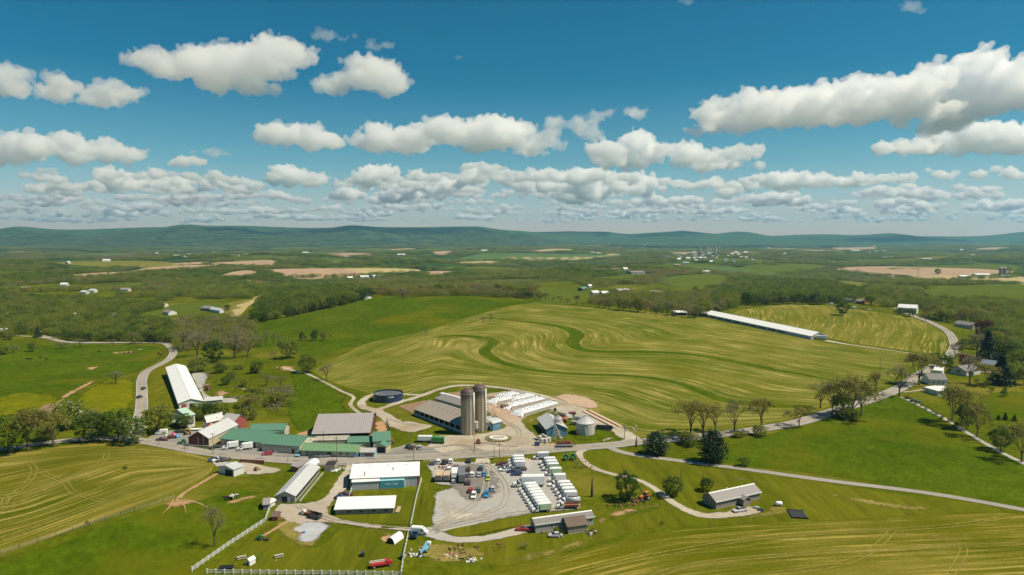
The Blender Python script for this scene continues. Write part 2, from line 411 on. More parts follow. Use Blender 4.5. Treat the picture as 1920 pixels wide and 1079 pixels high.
BIG = [
 ([(300, 118, 80, 26), (390, 130, 95, 42), (470, 120, 90, 40), (520, 100, 70, 34), (460, 160, 70, 24)], 'large long white cumulus cloud high in the upper left of the sky', 0),
 ([(700, 140, 55, 34), (640, 160, 55, 22), (725, 150, 32, 34)], 'rounded white cumulus cloud just right of the largest upper left cloud', 0),
 ([(5, 150, 40, 34), (120, 168, 100, 24), (210, 178, 80, 24), (300, 190, 24, 10)], 'grey tapering cloud trailing in from the left edge of the sky', 0),
 ([(620, 66, 42, 12), (600, 70, 30, 8)], 'small ragged wisp above the gap between the two high clouds', 1),
 ([(710, 84, 32, 11)], 'small pale wisp above the rounded white cloud', 1),
 ([(100, 278, 110, 32), (215, 288, 80, 20), (10, 285, 60, 30)], 'long grey topped cloud low over the left horizon', 0),
 ([(560, 258, 66, 26), (515, 252, 40, 24), (615, 266, 44, 18)], 'crested white cloud left of the wide central cloud', 0),
 ([(760, 262, 100, 30), (870, 255, 110, 36), (930, 250, 60, 36), (980, 280, 50, 16)], 'wide white cloud in the middle of the sky with a grey base', 0),
 ([(1010, 258, 50, 28), (1080, 243, 80, 24), (1170, 222, 90, 17)], 'slanting thin cloud arm rising right of the central cloud', 1),
 ([(1180, 290, 110, 32), (1300, 298, 130, 28), (1440, 288, 120, 20), (1195, 272, 30, 26)], 'long low white cloud with a crest right of the middle', 0),
 ([(1400, 212, 90, 42), (1520, 200, 130, 44), (1660, 188, 140, 50), (1840, 160, 130, 60), (1790, 222, 150, 30), (1345, 240, 70, 16)], 'biggest cloud bank running off the upper right edge', 0),
 ([(1700, 280, 70, 20), (1800, 264, 110, 32), (1900, 262, 70, 36)], 'dark based cloud below the biggest bank at the right edge', 0),
 ([(1710, 16, 24, 14)], 'tiny wisp near the top right of the sky', 1),
 ([(1285, 4, 13, 9)], 'tiny wisp cut by the top edge of the sky', 1),
 ([(860, 108, 8, 5)], 'faint tiny puff left of the middle of the blue', 1),
 ([(350, 305, 36, 13)], 'small rounded puff below the long grey topped cloud', 0),
 ([(400, 287, 42, 11)], 'thin flat puff above the small rounded puff', 1),
 ([(560, 332, 55, 20), (520, 345, 50, 10)], 'mid grey cloud in the second row left of the middle', 2),
 ([(720, 328, 95, 22), (690, 338, 70, 14)], 'flat grey cloud in the second row under the central cloud', 2),
 ([(200, 340, 120, 22), (90, 350, 90, 17), (290, 348, 90, 17)], 'broad grey cloud band in the second row on the left', 2),
 ([(420, 345, 80, 14), (330, 362, 60, 9)], 'thin grey band beside the mid grey cloud', 2),
 ([(730, 360, 100, 21), (820, 352, 80, 18), (660, 364, 50, 14)], 'white topped cloud in the third row under the flat grey one', 2),
 ([(910, 315, 44, 12)], 'small bright puff above the long central row', 2),
 ([(960, 345, 140, 27), (1080, 355, 130, 27), (1230, 350, 140, 22), (1370, 350, 110, 17)], 'long lumpy white bank stretching across the middle above the hills', 2),
 ([(1560, 340, 75, 15), (1640, 336, 60, 8)], 'bright white flat cloud right of the long lumpy bank', 2),
 ([(1630, 366, 42, 9)], 'small white cap above the right hills', 2),
 ([(1355, 378, 52, 8)], 'small flat cloud under the right end of the lumpy bank', 2),
 ([(400, 370, 60, 9), (550, 375, 70, 10)], 'pair of joined flat puffs low on the left', 2),
 ([(1480, 375, 60, 7)], 'slender flat cloud low to the right', 2),
 ([(640, 375, 60, 9)], 'slender flat cloud low left of the middle', 2),
]
for i_, (lb, la, kd) in enumerate(BIG): cloud(lb, i_ + 1, la, kd, nn=22 if kd == 0 else 14, alt=1500. if kd != 2 else 1400.)
rg = np.random.default_rng(5)
ROWS = ((334, 6), (352, 7), (366, 9), (378, 10), (388, 11), (396, 12), (403, 12), (409, 12), (414, 10))
for y0_, n_ in ROWS:      # long flat banks of cloud in perspective rows over the hills
    f_ = (452 - y0_) / 60.
    for k_ in range(n_):
        x_ = -60 + 2040 * ((k_ + .5 + rg.uniform(-.35, .35)) / n_); y_ = y0_ + rg.normal() * 2.0 * f_; L_ = 2040 / n_ * rg.uniform(.4, .75)
        lb = [(x_ + L_ * q, y_ + rg.normal() * 1.2 * f_, L_ * rg.uniform(.42, .66), (8.6 * f_ + 1.5) * rg.uniform(.6, 1.15) * (1 - .5 * abs(q))) for q in (-.7, -.2, .3, .8)]
        cloud(lb, 100 + k_ + y0_, 'long flat cumulus bank in the hazy rows above the hills', 2, alt=1350., group='cloud banks above the horizon', nn=16, deep=.45, vox=1.6)
# ------------------------------------------------------------------ haze
def haze():
    m = bpy.data.materials.new('haze_air'); m.use_nodes = True; n = m.node_tree; n.nodes.clear()
    o = n.nodes.new('ShaderNodeOutputMaterial'); v = n.nodes.new('ShaderNodeVolumePrincipled')
    v.inputs['Color'].default_value = (.32, .70, 1.0, 1); v.inputs['Density'].default_value = 4.6e-5; v.inputs['Anisotropy'].default_value = .3
    n.links.new(v.outputs[0], o.inputs['Volume'])
    x, y0, y1, z0, z1 = 23000, -1500, 18200, -260, 620
    V = [(a, b, c) for a in (-x, x) for b in (y0, y1) for c in (z0, z1)]
    me = bpy.data.meshes.new('haze'); me.from_pydata(V, [], [(0, 1, 3, 2), (4, 6, 7, 5), (0, 4, 5, 1), (2, 3, 7, 6), (0, 2, 6, 4), (1, 5, 7, 3)])
    me.materials.append(m); o = link('haze', me); o['kind'] = 'stuff'; o['label'] = 'pale blue haze in the air over the valley'
haze()
# ------------------------------------------------------------------ fields
LUSH = ground_mat('lush_grass', [(.25, (.040, .072, .002)), (.5, (.058, .092, .003)), (.8, (.092, .110, .005))], .018, .5, .42, tint=(.105, .105, .005), ts=.014)
LUSHS = ground_mat('lush_grass_edge', [(.25, (.040, .072, .002)), (.5, (.058, .092, .003)), (.8, (.092, .110, .005))], .018, .5, .42, tint=(.105, .105, .005), ts=.014, soft=True)
YELS = ground_mat('buttercup_grass', [(.25, (.085, .105, .003)), (.5, (.135, .140, .004)), (.8, (.22, .19, .006))], .03, .5, .35, soft=True)
DRYS = ground_mat('dry_turf', [(.25, (.13, .12, .015)), (.5, (.20, .165, .04)), (.8, (.30, .235, .08))], .05, .6, .3, soft=True)
LAWN = ground_mat('mown_lawn', [(.25, (.068, .085, .004)), (.5, (.100, .108, .006)), (.75, (.145, .135, .010))], .03, .35, .28, stretch=(.9, .15))
SOIL = ground_mat('brown_soil', [(.2, (.19, .12, .075)), (.8, (.30, .20, .13))], .06, .7, .25, soft=True)
CLAY = ground_mat('orange_clay', [(.2, (.30, .175, .08)), (.8, (.44, .29, .16))], .08, .7, .25, soft=True)
GRAV = ground_mat('pale_gravel', [(.2, (.30, .255, .19)), (.5, (.40, .345, .27)), (.8, (.52, .46, .37))], .035, .8, .14, tint=(.32, .25, .17), ts=.03, soft=True)
GREY = ground_mat('grey_gravel', [(.2, (.30, .28, .255)), (.5, (.36, .34, .31)), (.8, (.46, .42, .37))], .022, .8, .12, tint=(.42, .36, .28), ts=.022, soft=True)
WHITEG = ground_mat('white_limestone', [(.2, (.30, .30, .31)), (.8, (.45, .45, .46))], .08, .9, .12, soft=True)
ASPH = ground_mat('worn_asphalt', [(.2, (.185, .172, .155)), (.5, (.235, .22, .195)), (.8, (.30, .275, .24))], .05, 1.2, .10)
ROADM = ground_mat('road_asphalt', [(.2, (.235, .215, .185)), (.5, (.30, .27, .235)), (.8, (.36, .33, .285))], .03, 1.0, .08)
TANF = ground_mat('ploughed_tan', [(.2, (.30, .20, .125)), (.8, (.42, .29, .19))], .006, .08, .12, stretch=(.4, .1))
TANY = ground_mat('stubble_gold', [(.2, (.33, .26, .12)), (.8, (.44, .35, .17))], .006, .08, .12, stretch=(.4, .1))
TEAL = ground_mat('young_wheat', [(.2, (.07, .12, .035)), (.8, (.10, .145, .045))], .004, .08, .12)
MIDG = ground_mat('far_pasture', [(.2, (.065, .095, .010)), (.8, (.105, .125, .015))], .006, .06, .18)
OLIV = ground_mat('far_hayfield', [(.2, (.12, .125, .02)), (.8, (.19, .165, .035))], .006, .06, .16, stretch=(.2, .12))
YLINE = flat('road_yellow', (.50, .36, .06), .8, .1, 3); WLINE = flat('road_white', (.62, .60, .55), .8, .1, 3)
MOWN = mown_mat('mown_hayfield', (.068, .098, .005), (.120, .126, .009), (.30, .24, .075), .85, .8)
MOWN2 = mown_mat('mown_hayfield_right', (.078, .102, .006), (.125, .125, .010), (.28, .22, .06), 1.0, .8)
MOWN3 = mown_mat('mown_hayfield_near', (.072, .090, .002), (.125, .115, .005), (.30, .225, .055), .75, .7)
MOWN4 = mown_mat('mown_hayfield_left', (.062, .082, .003), (.120, .112, .006), (.31, .235, .065), .8, .8)
LUSHROW = mown_mat('uncut_strip', (.045, .105, .016), (.060, .12, .020), (.09, .14, .03), 1.6, .5, soft=True)
def W2(px): return resample(smooth_closed(G(px)[:, :2], False, 10), 12.)
def rows_between(curves, spacing):
    """row coordinate: grows by one every `spacing` metres or so between consecutive guide curves"""
    cs = [W2(c) for c in curves]; n = []
    for a, b in zip(cs, cs[1:]): n.append(np.median(dist_line(a, b)) / spacing)
    cum = np.concatenate([[0], np.cumsum(n)])
    def f(V):
        ds = [dist_line(V, c, signed=True) for c in cs]
        out = cum[0] - np.abs(ds[0]) / spacing
        for k in range(len(cs) - 1):
            a, b = ds[k], ds[k + 1]; t = np.abs(a) / (np.abs(a) + np.abs(b) + 1e-6)
            sel = (a < 0) if True else None
            out = np.where(sel, cum[k] + t * n[k], out)
        out = np.where(ds[-1] < 0, cum[-1] + np.abs(ds[-1]) / spacing, out)
        return out
    return f
# curves run left to right, far one first; a point in front of a curve lies on its right-hand (negative) side
top = [(560, 715), (600, 688), (640, 668), (700, 641), (790, 624), (860, 600), (900, 589), (960, 574), (1010, 571), (1080, 576), (1200, 585), (1300, 596), (1420, 618), (1550, 645), (1745, 669), (1800, 672)]
up = [(560, 722), (640, 690), (760, 650), (860, 612), (905, 597), (960, 601), (1010, 607), (1058, 615), (1082, 628), (1074, 644), (1092, 656), (1135, 660), (1210, 660), (1285, 664), (1335, 671), (1385, 680), (1440, 691), (1515, 705), (1565, 714), (1700, 735)]
mid = [(560, 728), (640, 712), (720, 680), (800, 655), (815, 633), (850, 630), (892, 632), (924, 641), (908, 658), (926, 674), (960, 686), (1010, 696), (1085, 702), (1160, 704), (1225, 710), (1270, 719), (1320, 736), (1360, 748), (1430, 760), (1520, 765), (1620, 768)]
bot = [(560, 740), (640, 728), (700, 742), (760, 745), (800, 735), (880, 726), (960, 733), (1010, 745), (1060, 762), (1110, 780), (1170, 806), (1240, 815), (1400, 808), (1520, 790), (1640, 760)]
sheet('hay_field', [(588, 697), (600, 686), (640, 667), (700, 641), (790, 623), (860, 601), (900, 589), (960, 574), (1010, 570), (1080, 575), (1200, 584), (1300, 595), (1420, 617), (1550, 643), (1640, 656), (1735, 669), (1700, 690), (1660, 722), (1600, 742), (1530, 772), (1450, 792), (1380, 803), (1260, 818), (1190, 820), (1165, 803), (1110, 776), (1060, 757), (1010, 739), (955, 728), (885, 721), (820, 727), (770, 741), (700, 738), (650, 726), (610, 711)],
      MOWN, 1, 5., True, row=rows_between([top, up, mid, bot], 7.5))
ribbon('hay_strip', [(905, 596), (930, 598), (960, 601), (1010, 607), (1058, 615), (1082, 628), (1074, 644), (1092, 656), (1135, 660), (1210, 660), (1285, 664), (1335, 671), (1385, 680), (1440, 691), (1515, 705), (1565, 714), (1630, 722)], [4, 9, 11, 13, 14, 15, 13, 11, 10, 10, 9, 9, 8, 8, 6, 4], LUSHS, 2, 1, cross=6)
ribbon('hay_strip', [(812, 634), (850, 630), (892, 632), (924, 641), (908, 658), (926, 674), (960, 686), (1010, 696), (1085, 702), (1160, 704), (1225, 710), (1270, 719), (1320, 736), (1350, 748), (1410, 757), (1490, 762), (1520, 762)], [3, 9, 11, 12, 12, 11, 9, 8, 7, 7, 7, 8, 8, 11, 13, 6], LUSHS, 2, 1, cross=6)
L2 = [(1375, 575), (1378, 592), (1390, 612), (1380, 640), (1385, 700)]; M2 = [(1530, 572), (1555, 590), (1560, 605), (1535, 640), (1545, 680)]; M3 = [(1640, 572), (1672, 600), (1678, 620), (1660, 645), (1665, 690)]; R2 = [(1700, 580), (1755, 610), (1772, 628), (1768, 660), (1775, 700)]
sheet('hay_field', [(1372, 588), (1420, 577), (1480, 572), (1545, 573), (1600, 580), (1660, 588), (1700, 593), (1735, 605), (1768, 624), (1776, 640), (1770, 665), (1740, 664), (1680, 655), (1600, 643), (1552, 634), (1480, 618), (1400, 600)], MOWN2, 1, 5, True, row=rows_between([R2, M3, M2, L2], 8))
t3 = [(700, 1110), (930, 1072), (1080, 1032), (1200, 1003), (1320, 989), (1500, 977), (1700, 969), (1920, 958), (2100, 950)]
b3 = [(500, 1500), (900, 1300), (1200, 1200), (1500, 1150), (1900, 1120), (2300, 1100)]
sheet('hay_field', [(800, 1130), (900, 1082), (1000, 1052), (1080, 1034), (1200, 1005), (1320, 991), (1500, 979), (1700, 969), (1870, 962), (1990, 985), (2100, 1100), (2000, 1300), (1200, 1400), (800, 1250)], MOWN3, 1, 2.2, True, row=rows_between([t3, b3], 5))
t4 = [(-300, 850), (0, 850), (150, 838), (280, 836), (360, 850), (400, 868), (430, 880)]; b4 = [(-300, 1130), (0, 1035), (200, 960), (330, 915), (395, 882), (430, 860)]
m4 = [(-300, 960), (0, 945), (120, 905), (230, 870), (330, 868), (400, 872), (430, 872)]
sheet('hay_field', [(-260, 900), (-200, 870), (-60, 856), (40, 848), (150, 833), (260, 831), (330, 842), (385, 858), (402, 872), (385, 893), (330, 922), (240, 955), (120, 1000), (0, 1046), (-120, 1090), (-300, 1150)], MOWN4, 1, 2.2, True, row=rows_between([t4, m4, b4], 5))
LT = ground_mat('wheel_mark', [(.2, (.19, .165, .03)), (.8, (.30, .24, .07))], .3, 1.2, .25, soft=True)
def tracks(px, gap=1.9, wd=.75, layer=3):
    for s_ in (-1, 1): ribbon('wheel_track', px, wd, LT, layer, 1, open_=False, shift=s_ * gap / 2, step=2.5)
for px in ([(1674, 995), (1650, 1020), (1614, 1044), (1560, 1062), (1440, 1078), (1300, 1100)], [(1740, 1006), (1785, 1014), (1806, 1028), (1802, 1046), (1780, 1080), (1750, 1110)],
           [(1080, 1076), (1240, 1040), (1440, 1008), (1640, 996), (1800, 985), (1890, 968)], [(1150, 1110), (1300, 1060), (1500, 1040), (1700, 1030), (1920, 1020)],
           [(30, 862), (52, 868), (64, 880), (58, 898), (35, 920), (0, 945), (-40, 965)], [(200, 850), (196, 862), (175, 876), (120, 900), (60, 930), (0, 965)],
           [(0, 1012), (100, 975), (200, 938), (300, 905), (380, 875)], [(75, 885), (120, 905), (140, 925), (200, 942)], [(0, 930), (10, 935), (5, 948), (-20, 955)],
           
           [(1541, 700), (1570, 712)], [(1600, 720), (1660, 695), (1700, 675)], [(820, 636), (780, 668), (762, 690), (775, 705), (800, 716)], [(660, 668), (700, 690), (740, 715)],
           [(905, 632), (912, 645), (895, 660), (905, 676)], [(1001, 633), (1012, 645), (1003, 658), (1040, 672)], [(1060, 660), (1090, 680)], [(1120, 620), (1122, 632), (1110, 646)], [(1540, 588), (1560, 602), (1536, 636)], [(1465, 575), (1460, 590), (1452, 606)], [(1652, 590), (1675, 610), (1660, 640)], [(1600, 588), (1626, 606), (1602, 632)]): tracks(px)
# lusher pastures and lawns round the farm
sheet('pasture', [(478, 608), (560, 592), (640, 574), (700, 559), (760, 555), (880, 553), (1008, 563), (955, 574), (898, 588), (790, 622), (700, 640), (600, 667), (575, 680), (560, 660), (520, 650), (478, 655), (470, 630)], LUSH, 1, 8)
sheet('pasture', [(-60, 650), (60, 648), (200, 647), (290, 649), (313, 656), (312, 668), (295, 680), (268, 695), (240, 705), (180, 722), (100, 735), (0, 745), (-100, 750)], LUSHS, 1, 5, soft=8)
sheet('pasture', [(140, 745), (200, 712), (250, 712), (262, 728), (256, 760), (240, 775), (160, 775)], YELS, 1, 3, soft=6)
sheet('pasture', [(-20, 750), (40, 735), (110, 740), (130, 760), (70, 775), (-20, 780)], YELS, 2, 3, soft=8)
sheet('pasture', [(543, 702), (585, 700), (625, 722), (652, 741), (648, 757), (657, 776), (600, 780), (592, 808), (560, 812), (540, 790), (535, 760), (548, 735)], LUSHS, 1, 3, soft=4)
sheet('pasture', [(1345, 850), (1390, 826), (1500, 801), (1570, 778), (1640, 752), (1695, 745), (1740, 762), (1800, 800), (1870, 842), (1940, 880), (2050, 950), (1930, 955), (1800, 929), (1640, 905), (1500, 886), (1400, 873), (1355, 864)], LUSH, 1, 3.5)
sheet('pasture', [(-60, 1095), (120, 1018), (240, 970), (330, 940), (380, 938), (430, 918), (480, 925), (500, 945), (498, 976), (430, 1020), (362, 1068), (330, 1120), (0, 1180)], LUSH, 1, 2.4)
sheet('lawn', [(330, 1130), (372, 1075), (440, 1030), (500, 985), (530, 980), (560, 1000), (575, 1028), (610, 1020), (640, 995), (700, 992), (752, 1000), (768, 1008), (752, 1080), (740, 1130)], LAWN, 1, 2.2)
sheet('lawn', [(1215, 845), (1300, 872), (1450, 893), (1600, 915), (1800, 945), (1900, 958), (1700, 968), (1500, 978), (1330, 985), (1250, 985), (1180, 1000), (1080, 1030), (960, 1060), (860, 1045), (780, 1015), (840, 1012), (1000, 995), (1100, 985), (1240, 950), (1170, 905), (1090, 870), (1120, 850)], LAWN, 1, 2.6)
sheet('lawn', [(655, 925), (795, 919), (786, 985), (700, 983), (625, 972), (632, 966), (746, 962), (748, 932), (640, 935)], LAWN, 2, 1.6, False)
sheet('lawn', [(795, 908), (812, 908), (808, 984), (790, 986), (775, 985)], LAWN, 2, 1.6, False)
sheet('lawn', [(270, 700), (322, 668), (330, 690), (312, 700), (333, 768), (300, 790), (275, 790), (272, 740)], LAWN, 2, 3, False)
sheet('pasture', [(1840, 740), (1920, 735), (2010, 760), (2010, 830), (1920, 800), (1840, 775)], LUSHS, 1, 3, soft=3)
for px, mt in ((([(505, 985), (560, 970), (610, 985), (600, 1024), (545, 1024)]), DRYS), ([(1240, 960), (1300, 975), (1420, 975), (1500, 960), (1440, 945), (1425, 958), (1330, 980)], DRYS), ([(1330, 893), (1420, 900), (1560, 925), (1700, 945), (1790, 950), (1700, 960), (1500, 920)], DRYS), ([(700, 1000), (760, 995), (750, 1015)], DRYS), ([(930, 1050), (1010, 1030), (1120, 1000), (1140, 1005), (1020, 1050)], DRYS), ([(1860, 968), (1880, 960), (1900, 962), (1880, 974)], CLAY), ([(780, 1020), (870, 1020), (920, 1040), (850, 1060), (790, 1050)], DRYS)):
    sheet('dry_patch', px, mt, 2, 2., True, soft=4, open_=False)
# far fields
for px, mt in (([(497, 508), (520, 505), (640, 504), (679, 516), (640, 519), (562, 523)], TANF), ([(645, 504), (785, 506), (740, 515), (690, 514)], TANY), ([(800, 510), (845, 509), (846, 514), (812, 521)], TANF),
    ([(110, 518), (200, 511), (280, 502), (395, 497), (400, 503), (240, 515), (140, 521)], TANF), ([(410, 521), (430, 512), (462, 507), (482, 511), (470, 519)], TANF), ([(414, 531), (470, 525), (500, 528), (520, 533), (460, 534)], TANF),
    ([(395, 494), (440, 491), (515, 489), (508, 500), (440, 501)], TANF), ([(320, 495), (380, 491), (390, 494), (340, 497)], TANF), ([(1570, 505), (1640, 500), (1740, 502), (1860, 506), (1900, 511), (1800, 518), (1720, 523), (1640, 515)], TANF),
    ([(1560, 465), (1640, 461), (1645, 466), (1580, 470)], TANF), ([(1830, 467), (1885, 464), (1888, 468), (1840, 470)], TANF), ([(480, 557), (530, 552), (529, 558), (482, 564)], TANY), ([(432, 593), (442, 574), (480, 561), (500, 560), (470, 572), (452, 590)], TANY),
    ([(480, 554), (530, 543), (590, 541), (590, 545), (535, 551)], MIDG), ([(1400, 498), (1500, 495), (1552, 498), (1530, 507), (1400, 512)], MIDG), ([(1525, 527), (1600, 528), (1665, 532), (1660, 545), (1640, 562), (1600, 560), (1560, 540)], OLIV),
    ([(1720, 549), (1780, 537), (1850, 534), (1930, 534), (1990, 545), (1930, 571), (1850, 566), (1760, 562)], MIDG), ([(1255, 520), (1350, 516), (1366, 525), (1350, 536), (1310, 543), (1240, 530)], MIDG), ([(1120, 521), (1200, 514), (1228, 518), (1150, 527)], MIDG),
    ([(985, 543), (1105, 542), (1140, 550), (1110, 556), (985, 554)], MIDG), ([(1010, 559), (1100, 556), (1120, 563), (1060, 571), (1015, 568)], MIDG), ([(860, 486), (960, 475), (1150, 478), (1162, 483), (1060, 486), (900, 490)], TEAL), ([(950, 482), (1050, 483), (1140, 477), (1160, 480), (1080, 488), (960, 489)], TANY),
    ([(230, 598), (300, 576), (380, 567), (430, 574), (380, 586), (300, 600)], MIDG), ([(338, 596), (385, 586), (418, 590), (408, 600), (352, 604)], LUSH), ([(415, 574), (440, 566), (475, 562), (440, 588), (420, 586)], OLIV), ([(1380, 466), (1440, 462), (1560, 463), (1480, 468)], TANY),
    ([(580, 492), (640, 490), (700, 491), (640, 495)], OLIV), ([(270, 470), (345, 468), (340, 471), (280, 473)], MIDG), ([(810, 473), (850, 471), (850, 475), (815, 476)], TANF), ([(720, 468), (770, 466), (775, 469), (730, 471)], TANF), ([(1180, 470), (1300, 466), (1320, 470), (1200, 474)], MIDG),
    ([(600, 478), (660, 475), (700, 478), (640, 482)], TANF), ([(850, 492), (930, 490), (940, 494), (870, 496)], TANY), ([(0, 512), (60, 508), (100, 510), (60, 516)], MIDG), ([(1660, 505), (1800, 497), (1900, 498), (1920, 505), (1900, 509), (1860, 504)], MIDG), ([(1000, 470), (1060, 467), (1070, 470), (1010, 473)], TANY)):
    sheet('far_field', px, mt, 1, 12)
rgf = np.random.default_rng(31)
FM = [MIDG, MIDG, MIDG, OLIV, TEAL, TANF, TANY, MIDG, LUSH]
for i_ in range(74):      # the patchwork of fields across the valley
    y_ = float(rgf.choice([rgf.uniform(1350, 3000), rgf.uniform(2500, 7500)])); x_ = rgf.uniform(-.78, .78) * y_; a_ = rgf.uniform(110, 230) * (y_ / 2000) ** .5; b_ = a_ * rgf.uniform(.45, 1.0)
    if x_ < -150 and y_ < 1500: continue
    c_ = np.array([[x_, y_]]); t_ = rgf.uniform(-.35, .35)
    if any(((c_[0] > o.min(0) - 60) & (c_[0] < o.max(0) + 60)).all() for o in OPEN[12:]): continue
    q_ = np.array([(-1, -1), (.2, -1.1), (1, -.8), (1.05, .6), (.3, 1), (-.9, .8)]) * [a_, b_] * rgf.uniform(.8, 1.15, (6, 2)); q_ = q_ @ np.array([[math.cos(t_), math.sin(t_)], [-math.sin(t_), math.cos(t_)]])
    sheet('far_field', None, FM[rgf.integers(0, 9)], 1, 12, True, world=q_ + c_)
# ------------------------------------------------------------------ yards, drives and roads
sheet('farm_yard', [(738, 862), (752, 842), (795, 836), (800, 822), (820, 815), (862, 815), (905, 812), (945, 800), (940, 785), (905, 770), (905, 742), (960, 733), (1010, 742), (1045, 757), (990, 782), (988, 798), (1004, 811), (1018, 826), (1032, 846), (960, 858), (880, 862), (800, 866)], GRAV, 2, 2.5, True, soft=3)
sheet('farm_yard', [(1000, 762), (1045, 755), (1090, 765), (1130, 785), (1165, 800), (1195, 815), (1210, 828), (1195, 836), (1165, 833), (1160, 822), (1120, 805), (1080, 785), (1040, 772)], GRAV, 2, 2.5, True, soft=3)
sheet('farm_yard', [(1060, 738), (1100, 742), (1120, 760), (1070, 768), (1030, 752)], CLAY, 2, 2.5, True, soft=9, open_=False)
sheet('farm_yard', [(1000, 837), (1040, 835), (1065, 842), (1110, 832), (1140, 820), (1150, 824), (1060, 846), (1020, 848)], GRAV, 3, 2, True, soft=2)
sheet('grass_island', [(1080, 806), (1145, 808), (1155, 818), (1120, 826), (1078, 824)], LUSHS, 4, 1.5, soft=2)
sheet('verge', [(880, 857), (820, 862), (745, 868), (790, 862), (855, 855), (888, 848), (893, 852)], LAWN, 4, 1.5, True)
sheet('verge', [(1000, 850), (1020, 843), (1100, 838), (1180, 826), (1176, 833), (1100, 843), (1010, 856)], LAWN, 4, 1.5, True)
ribbon('farm_track', [(1180, 818), (1150, 797), (1110, 775), (1062, 757), (1010, 741), (955, 730), (900, 724), (855, 724), (822, 731), (795, 741), (770, 749), (745, 756), (720, 765), (706, 769)], 5.5, GRAV, 3, 1, cross=4)
ribbon('farm_track', [(796, 741), (775, 741), (753, 739.5)], 4.5, GRAV, 3, 1, cross=4)
ribbon('farm_track', [(712, 735), (690, 744), (678, 754), (682, 764), (706, 771), (728, 785), (750, 800)], [3, 5, 6, 8, 9, 10, 12], GRAV, 3, 1, cross=4)
sheet('farm_track', [(726, 783), (750, 790), (775, 791), (807, 797), (812, 802), (775, 812), (745, 808), (725, 797)], GRAV, 4, 1.5, True, soft=2.5)
ribbon('farm_track', [(530, 690), (555, 697), (577, 702), (609, 717.5), (640, 734), (663, 745), (657, 760), (675, 776)], 3, GRAV, 3, 1, cross=4)
sheet('feed_lot', [(744, 762), (775, 755), (806, 749), (790, 762), (778, 770), (777, 779), (762, 771)], SOIL, 3, 1.6, False, soft=1)
sheet('feed_lot', [(700, 793), (722, 791), (730, 814), (700, 820), (560, 830), (558, 812), (600, 806), (696, 814)], CLAY, 2, 2, True, soft=2)
sheet('bare_soil', [(822, 740), (870, 733), (905, 736), (905, 745), (860, 748)], SOIL, 3, 2, True, soft=4)
sheet('village_yard', [(396, 846), (415, 834), (490, 842), (560, 852), (640, 860), (690, 856), (735, 842), (770, 832), (800, 838), (830, 850), (760, 868), (640, 874), (560, 872), (470, 864)], ASPH, 3, 2.5, False)
sheet('car_park', [(262, 832), (285, 818), (320, 808), (378, 806), (372, 822), (352, 838), (350, 846)], ASPH, 3, 2, False)
sheet('barn_yard', [(356, 702), (372, 699), (392, 702), (388, 716), (384, 730), (400, 745), (445, 747), (440, 756), (385, 758), (380, 752), (368, 726)], GREY, 3, 2, True, soft=2)
sheet('barn_yard', [(400, 738), (420, 732), (432, 738), (410, 746)], CLAY, 3, 2, True, soft=4)
sheet('barn_yard', [(440, 872), (462, 866), (512, 876), (530, 882), (505, 890), (458, 890)], GRAV, 3, 1.6, True, soft=2)
sheet('barn_yard', [(395, 872), (402, 860), (425, 858), (430, 868), (415, 878)], GREY, 3, 1.6, True, soft=2)
LOT = sheet('parking_lot', [(795, 874), (806, 862), (840, 862), (884, 866), (920, 870), (962, 862), (985, 858), (1026, 858), (1046, 873), (1064, 896), (1080, 922), (1094, 950), (1088, 957), (1040, 962), (990, 967), (930, 978), (865, 994), (838, 998), (815, 1000), (800, 990), (805, 984), (809, 955), (814, 923), (845, 913), (812, 908), (806, 890)], GREY, 3, 2., False, soft=2)
sheet('oily_patch', [(832, 870), (900, 868), (940, 890), (945, 925), (900, 950), (870, 945), (840, 925), (826, 905)], ground_mat('oiled_gravel', [(.2, (.16, .145, .13)), (.8, (.22, .20, .175))], .08, .9, .12, soft=True), 4, 2, True, soft=7, open_=False)
sheet('dusty_patch', [(815, 930), (850, 935), (880, 955), (960, 950), (1000, 945), (960, 965), (900, 978), (830, 990), (808, 980)], ground_mat('dusty_gravel', [(.2, (.42, .36, .28)), (.8, (.53, .47, .38))], .06, .9, .12, soft=True), 4, 2, True, soft=9, open_=False)
sheet('lot_apron', [(893, 861), (917, 861), (920, 869), (890, 870)], flat('concrete_pale', (.46, .40, .31), .9, .1, .8), 5, 2, False)
sheet('verge', [(798, 871), (820, 864), (872, 862), (878, 866), (820, 868)], LAWN, 5, 1.2, True)
sheet('verge', [(920, 866), (940, 858), (968, 858), (978, 862), (950, 868), (928, 870)], LAWN, 5, 1.2, True)
sheet('verge', [(986, 858), (1010, 853), (1030, 852), (1012, 862), (990, 861)], LAWN, 5, 1.2, True)
sheet('verge', [(836, 1000), (850, 993), (930, 978), (1000, 967), (1090, 958), (1130, 962), (1110, 975), (1000, 985), (960, 990), (900, 1003), (860, 1008)], LAWN, 5, 1.6, True)
sheet('lane', [(520, 946), (556, 944), (600, 936), (624, 908), (640, 884), (648, 868), (690, 868), (662, 884), (656, 915), (640, 930), (628, 940), (624, 966), (690, 982), (760, 990), (810, 992), (830, 1000), (800, 1003), (760, 999), (690, 993), (640, 985), (590, 982), (555, 985), (515, 968)], GRAV, 3, 2, True, soft=1.6)
sheet('limestone_pad', [(545, 993), (570, 978), (600, 976), (628, 986), (612, 998), (604, 1012), (590, 1019), (565, 1020), (544, 1012), (556, 1003)], WHITEG, 4, 1.2, True, soft=3.)
ribbon('lane', [(800, 990), (806, 1000), (830, 1008), (872, 1013), (925, 1008), (975, 996), (1005, 986)], [9, 7, 6, 5.5, 5.5, 6, 6], GREY, 3, 1, cross=4)
